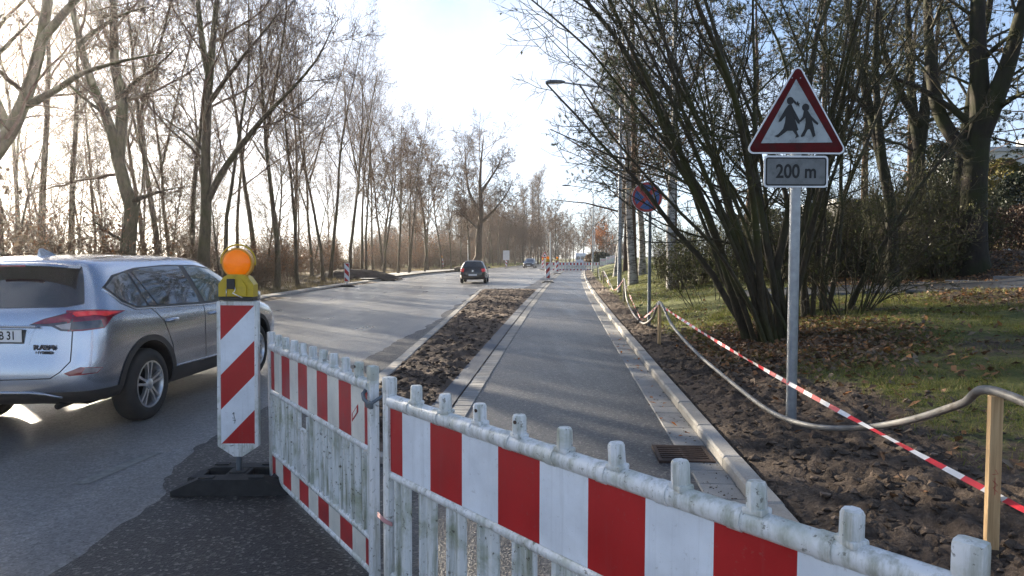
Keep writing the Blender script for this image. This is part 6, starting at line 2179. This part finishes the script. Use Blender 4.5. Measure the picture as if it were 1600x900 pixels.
U = [thicket(51, 2.0, 26, 0.6, 900, 'dead_leaf', 0.05, tw=0.007), thicket(52, 2.6, 22, 0.45, 500, 'brown_leaf', 0.05, tw=0.007), thicket(53, 1.3, 30, 0.9, 1000, 'dead_leaf', 0.045, tw=0.006)]
uf = [True] * 3
for i in range(72):
    d = 17 + 85 * (i / 72.0) ** 1.25 + rt.uniform(-1, 1)
    k = i % 3
    x = float(XL(d)) - rt.uniform(1.3, 6.0) - (3.6 if 44 < d < 97 else 0) - (1.0 if d < 40 else 0)
    plant(U[k], x, d, rt.uniform(0.7, 1.25), rt.uniform(0, 6.28), first=uf[k], label=['brown leafless bush in the undergrowth along the left verge', 'tall wispy brown bush along the left verge', 'low brown bramble along the left verge'][k], group='undergrowth along the left verge', cat='bush')
    uf[k] = False
for i, (x, d) in enumerate(((-12.0, 5.5), (-13.2, 8.0), (-12.2, 10.5), (-13.4, 13.0), (-12.4, 15.2), (-15.5, 11.5), (-16.0, 15.0), (-15.0, 7.0))):  # bushes out of view, added to keep the sun off the near road
    plant(U[i % 2], x, d, 1.5 + 0.1 * (i % 3), i * 1.1, label='unseen tall brown bush added on the left verge to shade the near road', group='added bushes shading the near road', cat='bush')
for i in range(90):
    d = 45 + 150 * rt.random()
    x = float(XL(d)) - rt.uniform(7, 24)
    k = rt.choice([0, 1])
    plant(U[k], x, d, rt.uniform(0.9, 1.9) if d < 90 else rt.uniform(1.5, 2.6), rt.uniform(0, 6.28), label=['brown leafless bush deep in the left wood', 'tall wispy bush deep in the left wood'][k], group='undergrowth deep in the left wood', cat='bush')

for i in range(34):
    d = rt.uniform(165, 235); px = 740 + 235 * i / 33.0
    x = (px - 800) / FPX * d
    if float(XL(d)) - 1.5 < x < float(CX(d)) + 3: d = 262; x = (px - 800) / FPX * d
    if float(XL(d)) - 1.5 < x < float(CX(d)) + 3: continue
    plant(U[i % 2], x, d, rt.uniform(2.2, 3.4), i * 1.3, label='brown bush closing the view at the far bend', group='bushes at the far bend', cat='bush')
# ------------------------------------------------------------------ right side
# great many-stemmed hazel behind the warning sign
def make_hazel(seed, base, H, stems, label, leanx=-0.2, spread=0.55, twd=0.0042, name='hazel_bush', dens=(9, 6, 5), bias=None, r0=0.045, leaves=160, rad=0.55):
    rng = np.random.default_rng(seed)
    a = rng.uniform(0, 2 * np.pi, stems)
    rr_ = rad * np.sqrt(rng.random(stems))
    p = np.stack([np.cos(a) * rr_, np.sin(a) * rr_, np.full(stems, -0.15)], -1)
    k = rng.random(stems)
    d = np.stack([np.maximum(np.cos(a) * spread * k + leanx, -0.38 if H > 5 else -9), np.sin(a) * spread * k * 0.8 - 0.05, np.ones(stems)], -1)
    Ln = H * rng.uniform(0.6, 1.1, stems)
    n = 14
    P = np.zeros((stems, n, 3)); P[:, 0] = p
    dv = nrm(d); out = dv.copy(); out[:, 2] = 0
    for i in range(1, n):
        t = i / n
        dv = nrm(dv + out * 0.06 + rng.normal(0, 0.07, (stems, 3)) - UP * (0.03 * t * np.hypot(dv[:, 0], dv[:, 1]))[:, None])
        P[:, i] = P[:, i - 1] + dv * (Ln / (n - 1))[:, None]
    rr = np.linspace(1, 0.22, n)[None] * (r0 * rng.uniform(0.5, 1.5, stems))[:, None]
    s = Sk()
    s.add(P, rr, 7, True)
    L2, R2 = kids(rng, P, rr, dens[0], 0.30 if H > 5 else 0.22, 40, 14, 0.30, 0.45, 8, 0.10, 0.035, twd * 1.8)
    s.add(L2, R2, 5)
    L3, R3 = kids(rng, L2, R2, dens[1], 0.12, 44, 14, 0.42, 0.55, 5, 0.13, 0.03, twd * 1.25)
    s.add(L3, R3, 3)
    L4, R4 = kids(rng, L3, R3, dens[2], 0.1, 44, 14, 0.5, 0.75, 3, 0.16, 0.02, twd)
    s.add(L4, R4, 3)
    if leaves: s.leaf.append(leaf_quads(rng, sample_on(rng, L4, leaves), rng.uniform(0.6, 1.2, leaves) * 0.03, 0.01))
    o = s.build(name, M_['hazel'], M_['hazel'], M_['shrub_leaf'])
    for c in o.children:
        if c.name.startswith('trunk'): c.name = 'stems'
        elif c.name.startswith('crown'): c.name = 'twigs'
    o.location = (base[0], base[1], gz(base[0], base[1]))
    tag(o, label, 'bush')
    return o
def base_at(px, d): return ((px - 800) / FPX * d, d)
make_hazel(61, base_at(1208, 10.8), 7.8, 23, 'huge many stemmed hazel bush behind the triangular sign', leanx=-0.24, spread=0.36, dens=(9, 6, 4), rad=0.42, r0=0.052)
make_hazel(62, base_at(1215, 13.6), 7.4, 9, 'second hazel leaning left behind the great one', leanx=-0.18, spread=0.16, dens=(9, 6, 4), r0=0.04)
make_hazel(63, base_at(1290, 12.5), 6.4, 7, 'dark upright hazel stems right of the sign post', leanx=0.05, spread=0.5, dens=(9, 6, 4), r0=0.05)
make_hazel(64, base_at(1322, 12.2), 2.6, 26, 'low bushy shrub right of the sign post beside the park path', leanx=0.0, spread=0.75, dens=(8, 5, 3), r0=0.012, leaves=900, rad=0.4, name='shrub')
make_hazel(65, base_at(1110, 17.5), 2.3, 16, 'sprawling low shrub on the lawn behind the round sign', leanx=-0.25, spread=1.0, dens=(5, 4, 3), r0=0.012, leaves=1400, rad=0.6, name='shrub')

# pines
def tufts(rng, P, D, size, per=9):
    """needle fans at points P pointing along D"""
    n = len(P)
    idx = np.repeat(np.arange(n), per)
    d = nrm(D[idx] * 0.9 + rng.normal(0, 0.55, (n * per, 3)) + UP * 0.15)
    sd = nrm(np.cross(d, rng.normal(0, 1, (n * per, 3))))
    s = size * rng.uniform(0.6, 1.1, (n * per, 1))
    b = P[idx]
    V = np.stack([b - sd * s * 0.07, b + sd * s * 0.07, b + d * s], 1)
    return V.reshape(-1, 3), np.arange(n * per * 3).reshape(-1, 3)
def pine(seed, H, r, first=0.3, whorls=60, ratio=0.3, droop=-0.01, dark=False, per=9, size=0.16, name='pine_tree', tuft_n=2600, ang=78, side=0.55):
    rng = np.random.default_rng(seed)
    s = Sk()
    T = walk(rng, np.array([[0, 0, -0.15]]), np.array([[rng.normal(0, 0.05), rng.normal(0, 0.05), 1.0]]), np.array([H]), 14, 0.035, 0.03)
    tr = (r * (1 - np.linspace(0, 1, 14) * 0.85))[None]; tr[:, 0] *= 1.3
    s.add(T, tr, 10, True)
    L1, R1 = kids(rng, T, tr, whorls, first, ang, 8, ratio, 0.28, 8, 0.06, 0.02 + droop, 0.012, lenpow=0.75)
    s.add(L1, R1, 4)
    L2, R2 = kids(rng, L1, R1, 8, 0.25, 45, 12, 0.34, 0.5, 5, 0.10, 0.04, 0.006)
    s.add(L2, R2, 3)
    L3, R3 = kids(rng, L2, R2, 3, 0.2, 40, 12, 0.5, 0.6, 3, 0.12, 0.05, 0.005)
    s.add(L3, R3, 3)
    b = rng.integers(0, len(L3), tuft_n); i = rng.integers(1, 3, tuft_n)
    P = L3[b, i]; D = nrm(L3[b, i] - L3[b, i - 1])
    s.leaf.append(tufts(rng, P, D, size, per))
    o = s.build(name, M_['pinebark'], M_['twig'], M_['needle_dark' if dark else 'needle'])
    return o
P1 = pine(71, 15, 0.20, 0.30, 46, 0.26, tuft_n=3600, size=0.20, per=8)
P2 = pine(72, 13, 0.20, 0.22, 50, 0.30, dark=True, tuft_n=4200, size=0.19, per=8)
rp = [(P1, 990, 33, 1.0, 'grey green pine reaching over the kerb beyond the hazel', True), (P1, 1050, 27, 0.95, 'pine standing right of the first street lamp', False), (P1, 978, 46, 0.95, 'farther pine above the far stakes', False),
      (P2, 1165, 31, 1.0, 'dark conifer behind the great hazel, left of the triangular sign', True), (P1, 1285, 30, 0.9, 'thin pine directly behind the triangular sign', False), (P1, 1415, 30, 0.8, 'thin conifer left of the stout tree', False),
      (P2, 1690, 19.5, 0.9, 'dark pine entering at the right picture edge', False), (P2, 1462, 43, 0.75, 'dark conifer seen left of the stout trunk', False), (P2, 1490, 50, 0.7, 'dark conifer just behind the stout trunk', False), (P1, 1350, 30, 0.9, 'thin conifer in the back of the right hand grove', False)]
for src, px, d, sc, lab, f in rp:
    x, y = base_at(px, d)
    plant(src, x, y, sc, rt.uniform(0, 6), first=f, label=lab, group='conifers on the right')

# birches with hanging twigs
def birch_tree(seed, H, r):
    rng = np.random.default_rng(seed)
    s = Sk()
    T = walk(rng, np.array([[0, 0, -0.15]]), np.array([[-0.08, 0.02, 1.0]]), np.array([H]), 14, 0.03, 0.02)
    tr = (r * (1 - np.linspace(0, 1, 14) * 0.88))[None]; tr[:, 0] *= 1.4
    s.add(T, tr, 12, True)
    L1, R1 = kids(rng, T, tr, 26, 0.25, 50, 10, 0.33, 0.35, 8, 0.06, 0.03, 0.012)
    s.add(L1, R1, 5)
    L2, R2 = kids(rng, L1, R1, 8, 0.2, 50, 12, 0.42, 0.4, 7, 0.06, -0.12, 0.006)
    s.add(L2, R2, 3)
    L3, R3 = kids(rng, L2, R2, 6, 0.2, 35, 10, 0.75, 0.6, 6, 0.05, -0.28, 0.004)
    s.add(L3, R3, 3)
    return s.build('birch_tree', M_['birch'], M_['twig'])
B1 = birch_tree(81, 13, 0.19)
for i, (px, d, sc, lab) in enumerate(((990, 31, 1.0, 'birch with white bark on the lawn just right of the street lamp'), (1003, 37, 1.05, 'birch behind, between the lamp post and the round sign'), (963, 43, 0.95, 'dark leaning birch left of the street lamp'), (1052, 25, 1.0, 'birch standing right of the round sign, its twigs hanging over the path'))):
    x, y = base_at(px, d)
    plant(B1, x, y, sc, 0.3 + i * 1.9, first=(i == 0), label=lab, group='birches on the lawn')

# stout old tree on the right
def at_r(px, py, d): return atd(px, py, d)
OD = 18.0
hero('stout_tree', 91, [
    ([foot_of(1520, OD), at_r(1519, 400, OD), at_r(1521, 330, OD), at_r(1524, 260, OD), at_r(1532, 200, OD), at_r(1530, 120, OD), at_r(1527, 40, OD), at_r(1530, -60, OD), at_r(1540, -160, OD)], 0.36, 0.09),
    ([at_r(1530, 215, OD), at_r(1553, 160, OD - 0.3), at_r(1578, 90, OD - 0.6), at_r(1596, 20, OD - 1.0), at_r(1620, -80, OD - 1.3)], 0.26, 0.09),
    ([at_r(1520, 245, OD), at_r(1490, 215, OD + 0.2), at_r(1465, 170, OD + 0.4), at_r(1455, 110, OD + 0.6), at_r(1450, 30, OD + 0.8), at_r(1446, -80, OD + 1)], 0.19, 0.07),
    ([at_r(1512, 190, OD), at_r(1480, 165, OD), at_r(1440, 140, OD), at_r(1390, 120, OD), at_r(1340, 115, OD)], 0.085, 0.03),
    ([at_r(1552, 175, OD), at_r(1580, 155, OD - 0.8), at_r(1630, 130, OD - 1.6)], 0.09, 0.03),
    ([at_r(1535, 95, OD), at_r(1560, 70, OD - 0.5), at_r(1590, 50, OD - 1)], 0.08, 0.03),
    ([at_r(1528, 90, OD), at_r(1500, 60, OD + 0.4), at_r(1480, 10, OD + 0.8)], 0.08, 0.03),
    ], 'moss_bark', 'stout mossy tree with low fork at the right by the park path', dens=(6, 5, 4, 4), tw=0.005, twig='hazel', kidlen=0.3)
hero('leaning_tree', 92, [
    ([foot_of(1470, 24), at_r(1490, 350, 24), at_r(1500, 270, 24), at_r(1510, 200, 23.6), at_r(1520, 140, 23.2), at_r(1535, 60, 22.8), at_r(1555, -40, 22.4)], 0.27, 0.08),
    ([at_r(1503, 240, 24), at_r(1475, 180, 24.4), at_r(1462, 100, 24.8), at_r(1470, 0, 25.2)], 0.13, 0.04)],
    'moss_bark', 'slanting mossy tree half hidden behind the stout tree', dens=(8, 6, 5, 4), twig='hazel')
hero('grove_tree', 93, [
    ([foot_of(1440, 20), at_r(1438, 340, 20), at_r(1435, 250, 20), at_r(1444, 180, 20), at_r(1452, 100, 20), at_r(1450, 0, 20), at_r(1448, -120, 20)], 0.22, 0.07),
    ([at_r(1436, 230, 20), at_r(1425, 160, 20.2), at_r(1420, 60, 20.6), at_r(1415, -60, 21)], 0.15, 0.05),
    ([at_r(1440, 200, 20), at_r(1400, 130, 19.6), at_r(1378, 60, 19.2), at_r(1370, -40, 18.8)], 0.12, 0.04)],
    'moss_bark', 'dark twin stemmed tree left of the stout tree', dens=(8, 6, 5, 4), twig='hazel')
hero('grove_tree', 94, [
    ([foot_of(1395, 17), at_r(1392, 330, 17), at_r(1375, 240, 17), at_r(1352, 140, 17), at_r(1330, 40, 17), at_r(1310, -80, 17)], 0.15, 0.06),
    ([at_r(1382, 280, 17), at_r(1372, 180, 16.8), at_r(1368, 80, 16.5), at_r(1375, -40, 16.2)], 0.11, 0.04),
    ([at_r(1360, 180, 17), at_r(1300, 100, 16.6), at_r(1270, 30, 16.2)], 0.07, 0.03)],
    'moss_bark', 'dark leaning tree between the sign and the stout tree', dens=(8, 6, 5, 4), twig='hazel')

# thicket behind the park path
G = [thicket(101, 2.4, 34, 0.5, 1100, 'shrub_leaf', 0.035, 'hazel'), thicket(102, 1.7, 34, 0.8, 1600, 'shrub_leaf', 0.035, 'hazel'), thicket(103, 3.0, 26, 0.4, 500, 'shrub_leaf', 0.03, 'hazel')]
gf = [True] * 3
spots = []
for i in range(34):
    px = 1255 + 265 * (i % 17) / 16.0 + rt.uniform(-8, 8); d = (16.6 if px > 1380 else 19.5) + rt.uniform(1.2, 3.0) + (i // 17) * 3.5
    if abs(px - 1522) < 40 and d < 19.5: continue
    spots.append((px, d))
for i in range(18):
    spots.append((1040 + 210 * i / 17.0 + rt.uniform(-8, 8), rt.uniform(23, 32)))
for i, (px, d) in enumerate(spots):
    k = i % 3; x, y = base_at(px, d)
    plant(G[k], x, y, rt.uniform(0.8, 1.25), rt.uniform(0, 6), first=gf[k], label=['twiggy green brown shrub in the thicket behind the park path', 'low leafy shrub in the thicket behind the park path', 'tall thin shrub in the thicket behind the park path'][k], group='thicket behind the park path', cat='bush')
    gf[k] = False

# evergreens, hedge and buildings in the right background
def leaf_mass(name, seed, shape, n, size, mat, label, cat, parent_core=True):
    """foliage packed through a volume: shape(u) -> points"""
    rng = np.random.default_rng(seed)
    P = shape(rng, n)
    V, F = leaf_quads(rng, P, rng.uniform(0.6, 1.3, n) * size)
    root = empty(name)
    link('foliage', mesh_arrays('foliage', V, quads=F, smooth=False), root, [M_[mat]])
    st = MB().tube([(0, 0, -0.1), (0.03, 0, 1.0), (0, 0.03, 2.0)], [0.10, 0.08, 0.05], 8); st.build('stem', M_['bark2'], root, smooth=True)
    return tag(root, label, cat)
def egg(h, w):
    def f(rng, n):
        t = rng.random(n) ** 0.8
        rad = w * np.sin(np.pi * (0.12 + 0.84 * t)) ** 0.8 * (0.75 + 0.35 * rng.random(n) ** 0.5)
        a = rng.uniform(0, 2 * np.pi, n)
        lump = 1 + 0.22 * np.sin(a * 5 + t * 14) + 0.15 * np.sin(a * 9 - t * 23)
        return np.stack([np.cos(a) * rad * lump, np.sin(a) * rad * lump, 0.2 + h * t], -1)
    return f
for px, d, h, w, lab in ((1563, 33, 4.3, 1.35, 'golden green conifer bush at the right between the stout tree and the building'), (1545, 36, 3.6, 0.9, 'smaller golden conifer bush hugging the stout tree trunk'), (1592, 31, 3.4, 1.2, 'dark green bush at the right picture edge')):
    x, y = base_at(px, d)
    o = leaf_mass('evergreen_bush', int(px), egg(h, w), 9000, 0.075, 'thuja' if h != 3.4 else 'hedge', lab, 'bush')
    o.location = (x, y, gz(x, y))
for px, d, h, w, lab in ((1462, 36, 5.6, 1.7, 'dark evergreen bush seen left of the stout trunk'), (1492, 40, 5.2, 1.6, 'dark evergreen bush just behind the stout trunk')):
    x, y = base_at(px, d)
    o = leaf_mass('evergreen_bush', int(px), egg(h, w), 9000, 0.085, 'hedge', lab, 'bush')
    o.location = (x, y, gz(x, y))
def slab_shape(lx, ly, h):
    def f(rng, n):
        P = np.stack([rng.uniform(-lx / 2, lx / 2, n), rng.uniform(-ly / 2, ly / 2, n), h * rng.random(n) ** 0.7], -1)
        P[:, 2] *= 0.85 + 0.25 * vnoise(P[:, 0] * 1.3 + 5, P[:, 1] * 0 + 1)
        return P
    return f
x, y = base_at(1600, 27)
o = leaf_mass('hedge', 5, slab_shape(13, 1.6, 1.75), 26000, 0.055, 'berry_hedge', 'reddish brown hedge across the right background', 'hedge')
o.location = (x, y, gz(x, y)); o.rotation_euler = (0, 0, -0.15)
x, y = base_at(1420, 40)
o = leaf_mass('hedge', 6, slab_shape(20, 2.0, 2.6), 30000, 0.08, 'hedge', 'dark evergreen hedge behind the grove', 'hedge')
o.location = (x, y, gz(x, y)); o.rotation_euler = (0, 0, -0.1)

def make_building():
    x, y = base_at(1805, 62)
    z = gz(x, y)
    root = empty('building', (x, y, z), R(-6))
    wall = plain('pale_render', (0.45, 0.47, 0.49), 0.8, var=0.08, scale=2)
    MB().box((0, 5, 4.6), (30, 10, 9.2)).build('wall', wall, root)
    rf = MB().box((0, 5, 9.4), (30.6, 10.6, 0.42)).build('roof', plain('roof_edge', (0.30, 0.32, 0.35), 0.6), root)
    MB().box((-3, 5, 10.5), (9, 6, 1.8)).build('roof_housing', wall, rf)
    for i in range(9):
        for zz in (2.0, 4.9, 7.6):
            w = MB().box((-13 + i * 3.2, -0.02, zz), (1.9, 0.08, 1.5)).build('window', plain('frame_white', (0.7, 0.7, 0.7), 0.5) if i + zz == 2.0 else bpy.data.materials['frame_white'], root)
            MB().box((-13 + i * 3.2, -0.065, zz), (1.7, 0.02, 1.3)).build('pane', M_['glass'], w)
    tag(root, 'pale flat roofed building behind the golden bush at the right', 'building')
make_building()
x, y = base_at(1575, 30)
gr = empty('garage', (x, y + 12, gz(x, y + 12)))
MB().box((0, 0, 1.5), (6, 5, 3.0)).build('wall', plain('garage_wall', (0.2, 0.2, 0.2), 0.8), gr)
MB().box((0, 0, 3.1), (6.4, 5.4, 0.22)).build('roof', plain('garage_roof_edge', (0.7, 0.72, 0.74), 0.5), gr)
tag(gr, 'low flat roofed garage with white roof edge behind the hedge', 'building')
# clipped shrub by the far lamp post
for px, d, h, w, mt, lab in ((941, 90, 1.5, 1.0, 'hedge', 'round dark bush beside the far lamp post'), (931, 95, 1.8, 1.3, 'dead_leaf', 'pale twiggy bush behind the far barriers')):
    x, y = base_at(px, d)
    o = leaf_mass('round_bush', int(px), egg(h, w), 3000, 0.14, mt, lab, 'bush'); o.location = (x, y, gz(x, y))
# ------------------------------------------------------------------ haze: the damp winter air
hz = MB().box((20, 130, 18), (420, 420, 42)).build('haze', [])
tag(hz, 'thin bright winter haze', 'haze', kind='stuff')
hm = bpy.data.materials.new('haze'); hm.use_nodes = True
hm.node_tree.nodes.clear()
ho_ = hm.node_tree.nodes.new('ShaderNodeOutputMaterial'); hv = hm.node_tree.nodes.new('ShaderNodeVolumePrincipled')
hv.inputs['Color'].default_value = (0.93, 0.93, 0.95, 1)
hv.inputs['Density'].default_value = 0.00055
hv.inputs['Anisotropy'].default_value = 0.82
hm.node_tree.links.new(hv.outputs['Volume'], ho_.inputs['Volume'])
hz.data.materials.append(hm)
